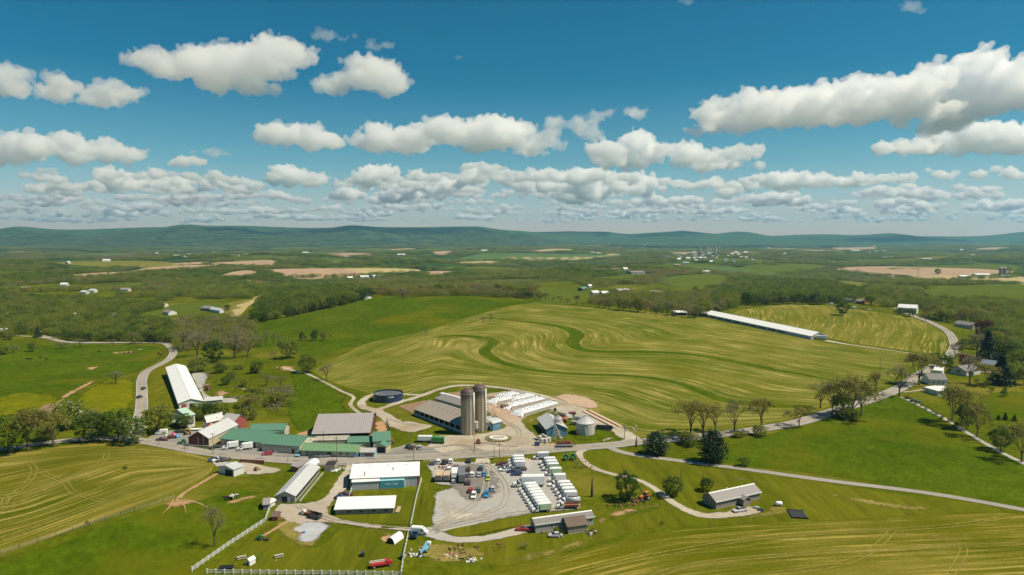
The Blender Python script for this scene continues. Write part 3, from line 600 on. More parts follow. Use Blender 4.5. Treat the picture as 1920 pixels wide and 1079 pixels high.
ribbon('house_drive', [(1096, 844), (1086, 851), (1095, 865), (1117, 880), (1157, 892), (1200, 902), (1235, 922), (1260, 942), (1292, 959), (1325, 968), (1360, 966)], [5, 3.5, 3.5, 3.5, 3.5, 3.5, 3.5, 4, 4.5, 5.5, 6], GRAV, 3, 1, cross=4)
sheet('house_drive', [(1330, 968), (1372, 957), (1402, 950), (1432, 958), (1420, 965), (1370, 972)], GRAV, 4, 1.5, True, soft=1.2)
ribbon('side_lane', [(1140, 839), (1165, 848), (1200, 855), (1300, 868), (1400, 881), (1560, 903), (1700, 920), (1800, 935), (1920, 957), (2050, 985)], 3.8, ROADM, 3)
ribbon('barn_lane', [(1548, 639), (1600, 648), (1680, 659), (1748, 669)], [9, 5, 4, 4], GRAV, 3, 1, cross=4)
ribbon('field_lane', [(1690, 745), (1730, 764), (1770, 785), (1830, 822), (1880, 850), (1940, 880)], 3.2, GREY, 3, 1, cross=4)
ribbon('house_drive', [(1695, 736), (1720, 733), (1742, 728)], 4, GRAV, 3, 1)
ribbon('house_drive', [(1790, 661), (1830, 668), (1870, 672)], 4, GRAV, 3, 1)
ribbon('village_lane', [(0, 628), (60, 632), (100, 637)], 4, GRAV, 3, 1)
ribbon('far_lane', [(1400, 538), (1350, 540), (1310, 545)], 5, GRAV, 3, 1)
sheet('bare_soil', [(1115, 972), (1150, 955), (1180, 948), (1240, 944), (1262, 950), (1200, 964), (1160, 974), (1125, 986)], CLAY, 3, 1.2, True, soft=6)
sheet('bare_soil', [(278, 950), (318, 936), (335, 932), (360, 934), (380, 941), (358, 949), (335, 957), (312, 953)], CLAY, 3, 1.2, True, soft=6)
sheet('bare_soil', [(418, 944), (450, 930), (500, 926), (480, 936), (440, 948)], CLAY, 3, 1.2, True, soft=4)
sheet('bare_soil', [(98, 760), (120, 740), (170, 715), (180, 716), (130, 745), (108, 762)], CLAY, 3, 2, True, soft=3)
sheet('bare_soil', [(65, 770), (90, 757), (105, 760), (115, 772), (80, 780)], SOIL, 3, 2, True, soft=2)
sheet('bare_soil', [(158, 690), (192, 687), (180, 693), (168, 697)], CLAY, 3, 1.5, True, soft=5)
sheet('bare_soil', [(210, 662), (245, 659), (248, 662), (215, 664)], CLAY, 3, 2, True, soft=2)
sheet('bare_soil', [(508, 690), (535, 685), (565, 688), (550, 696), (520, 696)], CLAY, 2, 1.5, True, soft=9)
sheet('bare_soil', [(507, 1052), (520, 1046), (528, 1050), (512, 1058)], CLAY, 3, 1, True, soft=1.4); sheet('bare_soil', [(500, 1056), (515, 1054), (508, 1061)], CLAY, 3, 1, True, soft=1.2)
sheet('bare_soil', [(708, 1008), (735, 1003), (738, 1018), (715, 1018)], CLAY, 3, 1.5, True, soft=2)
ribbon('worn_path', [(412, 886), (380, 905), (350, 922), (335, 935)], 2.2, CLAY, 3, 1, cross=4)
ribbon('worn_path', [(545, 975), (520, 990), (495, 1005), (480, 1012)], 1.6, CLAY, 3, 1, cross=4)
MAINR = [(-120, 850), (0, 843), (85, 831), (180, 823), (230, 823), (275, 829), (330, 839), (390, 850), (480, 860), (560, 865), (640, 864), (720, 860), (800, 857), (880, 853.5), (960, 849), (1060, 842), (1150, 835), (1190, 830), (1260, 824), (1380, 812), (1440, 803), (1500, 792), (1560, 773), (1640, 747), (1690, 727), (1722, 704), (1765, 680), (1784, 662), (1789, 644), (1776, 622), (1740, 603), (1712, 593), (1680, 578)]
ribbon('road', MAINR, [7.2] * 6 + [8.6] * 12 + [7.2] * 14, ROADM, 4)
for s_ in (-.14, .14): ribbon('centre_line', MAINR, .12, YLINE, 5, shift=s_, open_=False, cross=1)
for s_ in (-3.3, 3.3): ribbon('edge_line', MAINR[5:], .13, WLINE, 5, shift=s_, open_=False, cross=1)
LROAD = [(246, 826), (258, 795), (265, 770), (266, 735), (266, 714), (275, 697), (300, 684), (317, 674), (325, 661), (316, 648), (295, 643), (225, 643), (137, 643), (105, 638), (78, 630)]
ribbon('road', LROAD, 6.6, ROADM, 4.5)
for s_ in (-.14, .14): ribbon('centre_line', LROAD, .12, YLINE, 5.5, shift=s_, open_=False, cross=1)
for s_ in (-2.9, 2.9): ribbon('edge_line', LROAD, .13, WLINE, 5.5, shift=s_, open_=False, cross=1)

MUD = ground_mat('rutted_mud', [(.2, (.29, .25, .205)), (.8, (.40, .35, .28))], .1, .9, .2, soft=True)
for px in ([(810, 858), (870, 845), (940, 846), (975, 815), (955, 795), (925, 780)], [(860, 850), (905, 832), (960, 838), (990, 826)], [(740, 850), (800, 842), (860, 835), (900, 845)],
           [(905, 866), (930, 885), (950, 915), (940, 950), (870, 975), (810, 992)], [(900, 868), (912, 890), (905, 930), (860, 965), (815, 985)], [(820, 992), (900, 975), (980, 962), (1060, 955)], [(560, 950), (620, 975), (700, 988), (790, 996)], [(730, 788), (760, 795), (790, 800)]):
    for s_ in (-.9, .9): ribbon('wheel_rut', px, 1.1, MUD, 6, 1, open_=False, shift=s_, step=2.)
for px in ([(905, 745), (960, 736), (1040, 758), (985, 785), (950, 800), (925, 780)], [(1000, 835), (1040, 830), (1050, 838), (1010, 842)]): sheet('trodden_earth', px, ground_mat('trodden_earth', [(.2, (.36, .25, .17)), (.8, (.48, .35, .25))], .05, .8, .2, soft=True), 3, 2, True, soft=3, open_=False)
for i_ in range(26):
    x_ = 275 + i_ * 35; y_ = float(np.interp(x_, [q[0] for q in MAINR], [q[1] for q in MAINR]))
    if i_ % 2 == 0: sheet('road_patch', [(x_ - 6, y_ - .9), (x_ + 7 + i_ % 5, y_ - 1.3), (x_ + 9, y_ + .6), (x_ - 5, y_ + 1)], ASPH, 6.5, 1.5, False, open_=False)

for px in ([(330, 936), (345, 948), (348, 962)], [(325, 938), (318, 952), (305, 964)], [(340, 938), (372, 944), (392, 956)]): ribbon('worn_path', px, [1.6, .6], CLAY, 4, 1, cross=2)
for px, mt in (([(905, 742), (925, 752), (935, 775), (918, 785), (906, 765)], MATS['trodden_earth']), ([(985, 790), (1000, 782), (1015, 775), (1040, 762), (1048, 770), (1010, 785), (995, 800)], MATS['trodden_earth']), ([(1035, 745), (1060, 738), (1105, 745), (1130, 765), (1095, 768), (1060, 758)], MATS['trodden_earth'])): sheet('trodden_earth', px, mt, 4, 1.6, True, soft=5, open_=False)
# ------------------------------------------------------------------ trees
def leaf_mat(name, c1, c2, c3=None, trans=.5):
    m = bpy.data.materials.new(name); t, n, l, b = nodes(m)
    g = n.new('ShaderNodeNewGeometry'); oi = n.new('ShaderNodeObjectInfo')
    f = noise(n, l, g.outputs['Position'], .35, 3, .7)
    q = math_(n, l, 'ADD', math_(n, l, 'MULTIPLY', f, .7), math_(n, l, 'MULTIPLY', oi.outputs['Random'], .65))
    col = ramp(n, l, q, [(.3, c1), (.62, c2), (1.0, c3 or c2)])
    l.new(col, b.inputs['Base Color']); b.inputs['Roughness'].default_value = .75; b.inputs['Specular IOR Level'].default_value = .12
    tr = n.new('ShaderNodeBsdfTranslucent'); l.new(col, tr.inputs[0]); ms = n.new('ShaderNodeMixShader'); ms.inputs[0].default_value = trans
    l.new(b.outputs[0], ms.inputs[1]); l.new(tr.outputs[0], ms.inputs[2]); l.new(ms.outputs[0], n['Material Output'].inputs[0])
    return m
LM = {
 'green': leaf_mat('leaves_green', (.10, .155, .018), (.16, .225, .022), (.24, .28, .025)),
 'dark': leaf_mat('leaves_dark', (.062, .110, .018), (.095, .150, .022), (.15, .20, .028)),
 'bud': leaf_mat('leaves_budding', (.19, .175, .045), (.25, .23, .05), (.31, .27, .06)),
 'olive': leaf_mat('leaves_olive', (.14, .18, .030), (.21, .245, .035), (.29, .30, .045)),
 'twig': leaf_mat('twigs_bare', (.17, .145, .085), (.225, .19, .11), (.27, .235, .12), .2),
 'spruce': leaf_mat('needles', (.016, .036, .020), (.028, .054, .026), (.05, .08, .04), .1),
 'red': leaf_mat('leaves_maroon', (.07, .028, .022), (.12, .045, .035), (.15, .06, .04)),
 'white': leaf_mat('blossom', (.45, .45, .38), (.6, .6, .5), (.65, .62, .55)),
}
BARK = flat('bark', (.12, .095, .07), .95, .25, 3); BARKD = flat('bark_dark', (.07, .055, .042), .95, .25, 3)
def tube_(V, Fc, a, b, ra, rb, n=5):
    a = np.array(a, float); b = np.array(b, float); d = b - a; d /= np.linalg.norm(d) + 1e-9
    u = np.cross(d, [0, 0, 1.]) if abs(d[2]) < .9 else np.cross(d, [1., 0, 0]); u /= np.linalg.norm(u); v = np.cross(d, u); k = len(V)
    for p, r in ((a, ra), (b, rb)):
        for i in range(n):
            t = 2 * math.pi * i / n; V.append(tuple(p + r * (math.cos(t) * u + math.sin(t) * v)))
    for i in range(n): j = (i + 1) % n; Fc.append((k + i, k + j, k + n + j, k + n + i))
def grow(rg, V, Fc, tips, p, d, ln, r, depth, spread, up=.12, n=5):
    q = p; dd = d; seg = 2 if depth > 1 else 1
    for s in range(seg):
        nd = dd + rg.normal(size=3) * .13 + np.array([0, 0, up]); nd /= np.linalg.norm(nd); q2 = q + nd * ln / seg
        tube_(V, Fc, q, q2, r * (1 - .3 * s / seg), r * (1 - .3 * (s + 1) / seg), n); q, dd = q2, nd
    tips.append((q, depth, dd))
    if depth == 0: return
    for i in range(3 if depth > 1 else 3):
        a = rg.uniform(0, 2 * math.pi); u = np.cross(dd, [0.3, .2, 1.]); u /= np.linalg.norm(u) + 1e-9; v = np.cross(dd, u)
        nd = dd * (1 - spread * .45) + (math.cos(a + i * 2.1) * u + math.sin(a + i * 2.1) * v) * spread * rg.uniform(.6, 1.15); nd /= np.linalg.norm(nd)
        grow(rg, V, Fc, tips, q, nd, ln * rg.uniform(.58, .8), r * .55, depth - 1, spread, up, 4 if depth > 2 else 3)
def leaves(rg, centres, per, rad, size, flatten=.8):
    C = np.repeat(centres, per, 0); N = len(C)
    off = rg.normal(size=(N, 3)); off /= np.linalg.norm(off, axis=1)[:, None]; off *= (rg.random(N) ** .45)[:, None] * rad; off[:, 2] *= flatten
    P0 = C + off; nrm = off / (rad + 1e-6) + rg.normal(size=(N, 3)) * .38 + [0, 0, .5]; nrm /= np.linalg.norm(nrm, axis=1)[:, None]
    a = np.cross(nrm, rg.normal(size=(N, 3))); a /= np.linalg.norm(a, axis=1)[:, None]; b = np.cross(nrm, a)
    s = size * rg.uniform(.6, 1.3, N)[:, None]
    V = np.stack([P0 + a * s, P0 + b * s * .8, P0 - a * s, P0 - b * s * .8], 1).reshape(-1, 3)
    return V, np.arange(N * 4).reshape(-1, 4)
def mesh_of(name, V, Fc, mats, idx=None, smooth=False):
    me = bpy.data.meshes.new(name); me.from_pydata([tuple(v) for v in V], [], [tuple(int(i) for i in f) for f in Fc])
    for m_ in mats: me.materials.append(m_)
    if idx is not None: me.polygons.foreach_set('material_index', idx)
    if smooth: me.shade_smooth()
    return me
def tree_meshes(kind, seed, lod=1.0):
    rg = np.random.default_rng(seed); V = []; Fc = []; tips = []
    if kind == 'spruce':
        tube_(V, Fc, (0, 0, 0), (0, 0, 9.7), .22, .03, 6); VV = []; k = 0; pts = []
        for z in np.arange(.7, 9.8, .42 / lod ** .5):
            r = (10 - z) * .33 * rg.uniform(.8, 1.12) + .15
            for a in np.arange(0, 2 * math.pi, .55 / lod ** .5):
                a2 = a + rg.uniform(-.3, .3)
                for q in (.35, .7, 1.): pts.append((r * q * math.cos(a2), r * q * math.sin(a2), z - r * q * .28 + rg.normal() * .08))
        LV, LF = leaves(rg, np.array(pts), 2, .28, .34, .5)
        return V, Fc, LV, LF
    if kind == 'pine':
        tube_(V, Fc, (0, 0, 0), (0, 0, 8.5), .3, .06, 6); pts = []
        for z in np.arange(.5, 9.7, .55):
            R_ = 4.6 * math.sin(math.pi * min(1, (z + 1.8) / 11.6)) ** .8
            for a in np.arange(0, 2 * math.pi, .5):
                a2 = a + rg.uniform(-.25, .25); r = R_ * rg.uniform(.72, 1.1); n_ = int(3 + r)
                for q in np.linspace(.35, 1, n_): pts.append((r * q * math.cos(a2), r * q * math.sin(a2), z + r * q * .10 + rg.normal() * .1))
        LV, LF = leaves(rg, np.array(pts), 3, .42, .26, .4)
        return V, Fc, LV, LF
    tall = {'green': .20, 'dark': .20, 'bud': .22, 'olive': .2, 'twig': .22, 'white': .25, 'red': .28, 'bush': .12, 'poplar': .22}.get(kind, .22)
    nb = 5 if kind != 'bush' else 7; base = np.array([0, 0, 10 * tall])
    if kind == 'bush': base = np.array([0, 0, .6])
    p0 = np.zeros(3); tube_(V, Fc, p0, base, .24 if kind != 'bush' else .15, .17, 7)
    for i in range(nb):
        a = 2 * math.pi * i / nb + rg.uniform(-.4, .4); t = .55 if kind != 'poplar' else .2
        t *= rg.uniform(.75, 1.3)
        if i == 0: t = .06
        d = np.array([math.cos(a) * t, math.sin(a) * t, 1.]); d /= np.linalg.norm(d)
        grow(rg, V, Fc, tips, base * rg.uniform(.8, 1), d, (10 - base[2]) * rg.uniform(.30, .38), .12, 3 if lod >= .8 else 2, .62, .1)
    tp = np.array([t[0] for t in tips if t[1] <= 1]); end = np.array([t[0] for t in tips if t[1] == 0])
    sc_ = 9.6 / max(1e-6, tp[:, 2].max())
    if kind in ('twig',):
        LV, LF = leaves(rg, end, int(8 * lod) + 1, .85, .12, .9)
    elif kind == 'bud':
        LV, LF = leaves(rg, end, int(11 * lod) + 1, 1.0, .19, .85)
    elif kind in ('poplar',):
        LV, LF = leaves(rg, end, int(9 * lod) + 1, .7, .18, .9)
    else:
        # round the crown out with clumps laid over the limb ends
        lo_ = base[2] * .45; c = np.array([0, 0, (lo_ + 10) / 2]); rr = np.array([4.1, 4.1, (10 - lo_) / 2 - .2])
        nc = int(120 * lod); q = rg.normal(size=(nc, 3)); q /= np.linalg.norm(q, axis=1)[:, None]
        wob = 1 + .16 * np.sin(q[:, 0] * 5 + seed) * np.cos(q[:, 2] * 4 + seed * 2) + .10 * np.sin(q[:, 1] * 9 + seed)
        cl = c + q * rr * (wob * (.62 + .38 * rg.random(nc) ** .4))[:, None]; cl = cl[cl[:, 2] > lo_ * .9]
        LV, LF = leaves(rg, np.vstack([cl, end[::2]]), int(15 * lod) + 1, .82, .25, .75)
    return V, Fc, LV, LF
VAR = {}
def make_variant(kind, seed, lod=1., shape=None):
    leafkind = {'bush': 'olive', 'poplar': 'bud', 'pine': 'spruce'}.get(kind, kind)
    V, Fc, LV, LF = tree_meshes(shape or kind, seed, lod)
    tm = mesh_of('trunk', V, Fc, [BARK if kind not in ('twig', 'poplar') else BARKD])
    if kind == 'white':
        idx = (np.random.default_rng(seed).random(len(LF)) < .10).astype(np.int32); cm = mesh_of('crown', LV, LF, [LM['green'], LM['white']], idx)
    else: cm = mesh_of('crown', LV, LF, [LM[leafkind]])
    zmax = LV[:, 2].max(); w_ = np.percentile(np.abs(LV[:, 0]), 98)
    return tm, cm, zmax, w_
KINDS = ['green', 'dark', 'bud', 'olive', 'twig', 'spruce', 'pine', 'red', 'white', 'bush', 'poplar']
for k_ in KINDS:
    VAR[k_] = [make_variant(k_, 11 * s + len(k_), 1.) for s in range(3 if k_ in ('green', 'bud', 'twig', 'olive', 'dark') else 1 if k_ in ('red', 'pine', 'white') else 2)]
TN = {'green': 'broadleaf_tree', 'dark': 'broadleaf_tree', 'bud': 'budding_tree', 'olive': 'broadleaf_tree', 'twig': 'bare_tree', 'spruce': 'spruce_tree', 'pine': 'pine_tree', 'red': 'maroon_tree', 'white': 'blossom_tree', 'bush': 'bush', 'poplar': 'slender_tree'}
trng = random.Random(11); TREES = 0
def tree_at(x, y, h, kind, label, group=None, wide=1.0):
    global TREES
    TREES += 1
    tm, cm, zm, _ = trng.choice(VAR[kind]); s = h / zm
    o = thing(TN[kind], label, 'bush' if kind == 'bush' else 'tree', (x, y, gz(x, y) - .05), trng.uniform(0, 6.28), group)
    o.scale = (s * wide, s * wide, s)
    link('trunk', tm, o); link('crown', cm, o); return o
def tree(px, py, hpx, kind, label, group=None, wide=1.0):
    p = P(px, py); return tree_at(p.x, p.y, hpx * p.y / F, kind, label, group, wide)
one = [
 (1230, 853, 46, 'pine', 'broad round topped pine at the corner where the side lane leaves the road', 1.25), (1336, 868, 64, 'pine', 'tall broad pine standing on the side lane verge', 1.0),
 (1396, 875, 21, 'green', 'small yellow green round tree beside the side lane', 1.3), (1175, 938, 60, 'dark', 'large dark green maple over the curve of the house drive', 1.0),
 (1261, 931, 43, 'dark', 'round dark tree between the drive and the grey house', 1.15), (1325, 921, 27, 'dark', 'small open tree behind the grey house', 1.1),
 (1295, 816, 56, 'poplar', 'leftmost tall half bare tree of the clump on the road bend', 1.2), (1318, 823, 62, 'poplar', 'tallest half bare tree in the clump on the road bend', 1.1), (1341, 810, 44, 'poplar', 'thin forked tree at the right of the clump on the road bend', 1.0),
 (1292, 835, 24, 'bush', 'dense shrub at the foot of the clump on the road bend', 1.6), (1377, 812, 56, 'twig', 'forked bare tree alone above the road verge', 1.0), (1427, 816, 60, 'poplar', 'slim upright half bare tree over the road verge', .8), (1425, 818, 22, 'bush', 'shrub at the foot of the slim upright roadside tree', 1.4),
 (1384, 820, 12, 'bush', 'low shrub at the foot of the forked bare roadside tree', 2.0), (1498, 802, 34, 'bud', 'leaning pale budding tree by the road right of the slim tree', 1.2), (1538, 766, 46, 'twig', 'brown bare tree left of the roadside grove on the right', 1.0),
 (1560, 779, 50, 'bud', 'thin yellow green tree in the roadside grove on the right', .9), (1578, 782, 46, 'green', 'leafy tree in the middle of the roadside grove on the right', .9), (1598, 784, 72, 'bud', 'tall brownish budding tree in the roadside grove on the right', 1.0), (1615, 778, 55, 'bud', 'rightmost budding tree of the roadside grove', .9),
 (1590, 786, 22, 'bush', 'dark shrub under the roadside grove on the right', 2.2), (1641, 752, 50, 'poplar', 'narrow bare tree where the road meets the green field corner', .7), (1686, 743, 52, 'twig', 'bare tree at the road bend beside the field lane', 1.0),
 (1723, 722, 54, 'bud', 'wide brown budding tree left of the white house', 1.2), (1764, 706, 48, 'green', 'bright green leafy tree behind the white house', 1.15), (1790, 672, 26, 'twig', 'small purple grey bare tree by the road above the white house', 1.0), (1818, 720, 48, 'twig', 'bare dark trunked tree in the garden beside the brown house', .9),
 (1812, 690, 27, 'red', 'maroon ornamental tree left of the brown house', 1.3), (1852, 724, 36, 'bud', 'low budding tree in front of the brown house', 1.2), (1877, 722, 58, 'spruce', 'big blue green spruce beside the blue house', 1.3), (1903, 720, 46, 'green', 'light green tree right of the big spruce', 1.2),
 (1852, 676, 58, 'spruce', 'tall dark conical spruce near the right side road', 1.1), (1832, 668, 40, 'twig', 'brown bare tree left of the conical spruce', 1.2), (1843, 640, 44, 'red', 'purple brown tree on the lawn right of the curving road', 1.0), (1803, 604, 12, 'twig', 'little bare tree on the verge of the curving road', 1.1), (1735, 604, 14, 'twig', 'small bare tree beside the road at the long white barn end', 1.),
 (1785, 792, 62, 'bud', 'tall thin tree at the top of the field lane row', .8), (1802, 800, 66, 'bud', 'tallest tree of the field lane row', .8), (1812, 806, 60, 'olive', 'green tinged tree in the middle of the field lane row', .7), (1832, 820, 54, 'bud', 'slender tree standing alone right of the field lane row', .8),
 (1876, 846, 52, 'green', 'leafy tree by the lower field lane', 1.0), (1915, 866, 66, 'bud', 'tall thin tree at the lower right edge by the field lane', .8), (1872, 788, 11, 'spruce', 'smallest of three dwarf spruces in the right hand garden', 1.3), (1885, 788, 15, 'spruce', 'tallest of three dwarf spruces in the right hand garden', 1.1), (1902, 790, 13, 'spruce', 'rightmost of three dwarf spruces in the right hand garden', 1.3),
 (1803, 656, 18, 'dark', 'round dark shrub tree by the mailbox side of the curving road', 1.2), (1826, 655, 20, 'dark', 'dark tree in front of the low pink grey house', 1.3),
 (18, 850, 78, 'green', 'large leafy tree at the lower left edge beyond the hay field', 1.1), (52, 846, 72, 'bud', 'big brownish budding tree right of the lower left edge', 1.1), (100, 838, 58, 'bud', 'wide budding tree in the left roadside row', 1.2), (128, 805, 60, 'white', 'white flowering tree behind the left roadside row', 1.1),
 (168, 828, 62, 'dark', 'dense dark green tree in the left roadside row', 1.1), (200, 818, 46, 'green', 'bright green tree between the dense dark tree and the blossom', 1.1), (222, 826, 66, 'green', 'light green tree with sparse crown in the left roadside row', 1.), (250, 832, 56, 'white', 'white flecked tree at the right end of the left roadside row', 1.1),
 (296, 812, 56, 'olive', 'loose olive tree across the junction from the blossom trees', 1.2), (217, 720, 26, 'twig', 'solitary round bare tree in the yellow flowered pasture', 1.5), (175, 800, 34, 'twig', 'grey bare tree behind the dense dark roadside tree', 1.5), (60, 800, 40, 'olive', 'olive tree behind the lower left budding trees', 1.3), (85, 826, 30, 'bush', 'rounded shrub in the left roadside row', 1.6),
 (347, 803, 30, 'green', 'bright leafy tree hiding the front of the green roofed farmhouse', 1.1), (374, 783, 30, 'green', 'round green tree at the near gable of the long poultry barn', 1.2), (394, 786, 34, 'dark', 'dark tree between two round green trees behind the red barn', .9), (412, 785, 34, 'green', 'yellow green tree behind the red barn roof', 1.2), (455, 780, 28, 'green', 'bright round tree behind the small red shed', 1.3), (476, 784, 42, 'bud', 'tall loose budding tree right of the small red shed', 1.),
 (370, 668, 48, 'twig', 'wide bare tree in the scrub above the long poultry barn', 1.1), (345, 655, 40, 'twig', 'bare tree at the left end of the creek scrub', 1.1), (440, 672, 56, 'twig', 'largest brown bare tree in the creek scrub', 1.1), (465, 670, 44, 'twig', 'bare tree at the right end of the creek scrub', 1.1), (400, 680, 48, 'dark', 'green leafy tree among the bare trees of the creek scrub', 1.),
 (372, 698, 30, 'olive', 'wide low olive tree beyond the poultry barn', 1.4), (412, 700, 22, 'dark', 'compact green tree on the slope beyond the poultry barn', 1.3), (543, 672, 40, 'olive', 'bushy tree on its own island beside the big pasture', 1.1), (577, 699, 38, 'olive', 'dense round bush tree beside the farm track', 1.1), (612, 714, 34, 'twig', 'bare vase shaped tree beside the farm track', 1.), (482, 700, 28, 'green', 'green tree in the rough grass west of the central pasture', 1.),
 (500, 724, 24, 'twig', 'twiggy shrub in the gully west of the central pasture', 1.4), (525, 728, 26, 'twig', 'purple grey shrub at the edge of the central pasture', 1.2), (536, 752, 24, 'twig', 'purple grey shrub in the corner of the central pasture', 1.3), (424, 722, 18, 'dark', 'small dark bush near the scrap beside the poultry barn', 1.2), (513, 680, 24, 'twig', 'skinny dead tree by the trampled crossing', .6), (667, 634, 14, 'twig', 'lone dead tree out in the big pasture', .5), (520, 758, 24, 'bush', 'leafy thicket in the gully behind the green roofs', 1.8),
 (60, 660, 20, 'olive', 'scrubby tree in the hedge line of the left pasture', .9), (115, 655, 16, 'twig', 'low spreading bare thicket in the left pasture', 2.2), (150, 652, 18, 'twig', 'bare spreading tree just below the left road', 1.6), (25, 663, 16, 'twig', 'small bare bush in the hedge line of the left pasture', 2.), (5, 665, 17, 'green', 'small green bush at the far left of the pasture hedge', 1.5), (18, 637, 17, 'green', 'neat round green tree on the lawn at the left edge', 1.2), (71, 633, 21, 'spruce', 'small dark conifer at the end of the left lane', 1.1), (248, 647, 26, 'twig', 'fine grey bare tree behind the left road', .9), (212, 649, 14, 'twig', 'small bare shrub tree beside the left road', 1.2),
 (402, 1026, 86, 'twig', 'gaunt nearly bare tree with dark forking limbs in the lower paddock', .62), (235, 879, 6, 'bush', 'tiny bush around a stake in the left hay field', 1.6), (163, 982, 6, 'bush', 'tiny bush on the wire fence line below the left hay field', 1.2),
 (1043, 1002, 16, 'green', 'small leafy tree beside the brown porch of the mobile home', 1.), (1052, 1004, 12, 'dark', 'dark shrub against the brown porch of the mobile home', 1.2), (985, 1030, 14, 'twig', 'grey dead shrub in the rough in front of the mobile home', 1.8), (1241, 984, 8, 'dark', 'young sapling in the lawn below the drive', .8), (1199, 992, 7, 'twig', 'bare sapling in the lawn left of the young sapling', .7),
 (920, 604, 18, 'twig', 'bare bush on the boundary between pasture and hay field', 1.0), (905, 606, 14, 'twig', 'second bare bush on the pasture boundary', 1.2), (799, 627, 10, 'twig', 'little brown bush on the pasture boundary', 1.6), (755, 560, 22, 'twig', 'low brown bare tree standing out from the wood edge on the hill crest', 1.6),
 (1304, 548, 12, 'dark', 'lone dark tree in the far green field', 1.2), (1758, 515, 12, 'dark', 'lone dark tree beyond the tan field', 1.2), (1580, 592, 30, 'dark', 'dark conifer like tree by the parked cars on the hill', 1.), (1634, 572, 22, 'green', 'leafy tree beside the bungalow on the right skyline lane', 1.2),
 (1688, 590, 14, 'dark', 'dark bush in front of the white barn by the far road', 1.5), (1706, 594, 16, 'dark', 'large dark bush at the near corner of the white barn', 1.4), (426, 582, 12, 'dark', 'round tree on the hayfield corner in the left middle distance', 1.3),
]
for (px_, py_, h_, k_, la_, wd_) in one: tree(px_, py_, h_ * (1.2 if k_ in ('bud', 'poplar', 'twig') and px_ > 1200 else 1.12 if k_ in ('bud', 'poplar') and h_ > 30 else 1), k_, la_, None, wd_)
def hedge(px, step, h, kinds, label, group, jit=.35, off=2., wide=1.):
    c = resample(G(px)[:, :2], step)
    for x, y in c:
        x += trng.uniform(-off, off); y += trng.uniform(-off, off)
        tree_at(x, y, h * trng.uniform(1 - jit, 1 + jit), trng.choice(kinds), label, group, wide * trng.uniform(.85, 1.2))
hedge([(562, 640), (617, 638)], 5.5, 9, ['olive', 'olive', 'poplar', 'dark'], 'small tree in the short straight windbreak in the big pasture', 'windbreak in the big pasture', wide=.6)
hedge([(486, 650), (525, 645)], 7, 13, ['poplar', 'twig'], 'thin bare tree in the row above the gully', 'thin tree row above the gully', wide=.7)
hedge([(1120, 577), (1200, 586), (1300, 597), (1345, 588), (1380, 572)], 8.5, 13, ['olive', 'bud', 'bud', 'green', 'twig'], 'budding tree on the wood edge above the long hay field', 'wood edge above the hay field')
hedge([(1010, 564), (1060, 570), (1110, 577)], 13, 9, ['bud', 'twig', 'bud'], 'scrubby tree on the far rim of the hay field', 'far rim scrub', wide=.9)
hedge([(690, 557), (760, 553), (880, 551), (960, 556), (1010, 562)], 9.5, 14, ['bud', 'olive', 'bud', 'twig', 'green'], 'tall tree in the row along the crest of the big pasture', 'crest tree row')
hedge([(480, 606), (560, 590), (640, 573), (690, 560)], 8.5, 12, ['dark', 'dark', 'green', 'olive'], 'dark leafy tree on the wood edge left of the big pasture', 'wood edge left of the pasture')
hedge([(1400, 573), (1480, 570), (1545, 572)], 9, 15, ['dark', 'green', 'olive', 'dark'], 'leafy tree at the edge of the dark hilltop wood', 'hilltop wood edge')
hedge([(1740, 592), (1775, 603), (1800, 606), (1840, 607)], 9, 13, ['olive', 'green', 'bud'], 'leafy tree behind the houses on the right', 'trees behind the right hand houses')
hedge([(1860, 640), (1890, 665), (1915, 700)], 8, 13, ['olive', 'green', 'dark', 'bud'], 'tree in the wooded right edge near the houses', 'wooded right edge')
hedge([(110, 636), (150, 640), (210, 640), (280, 641), (320, 643)], 9, 9, ['olive', 'green', 'dark', 'bud'], 'tree in the belt behind the left road', 'belt behind the left road')
hedge([(1700, 748), (1760, 780), (1800, 803)], 6, 2.2, ['bush'], 'clipped looking hedge bush along the field lane', 'hedge along the field lane', wide=1.2)
hedge([(398, 702), (430, 715), (470, 728), (505, 742), (520, 762)], 9, 4.5, ['bush', 'bud', 'olive', 'twig'], 'low scrub tree along the rough gully west of the central pasture', 'scrub along the gully', off=9)
hedge([(360, 690), (420, 690), (480, 700), (520, 690)], 13, 4, ['bush', 'olive'], 'scattered shrub in the rough grass above the barn yard', 'shrubs in the rough grass', off=10)
hedge([(1800, 700), (1835, 715), (1870, 735), (1900, 745)], 9, 4, ['bush', 'olive', 'dark'], 'garden shrub around the brown house', 'garden shrubs', off=6)
hedge([(350, 790), (420, 790), (470, 785)], 7, 5, ['olive', 'green', 'bush'], 'low leafy bush behind the red barns', 'bushes behind the red barns', off=3)
print('individual trees', TREES)
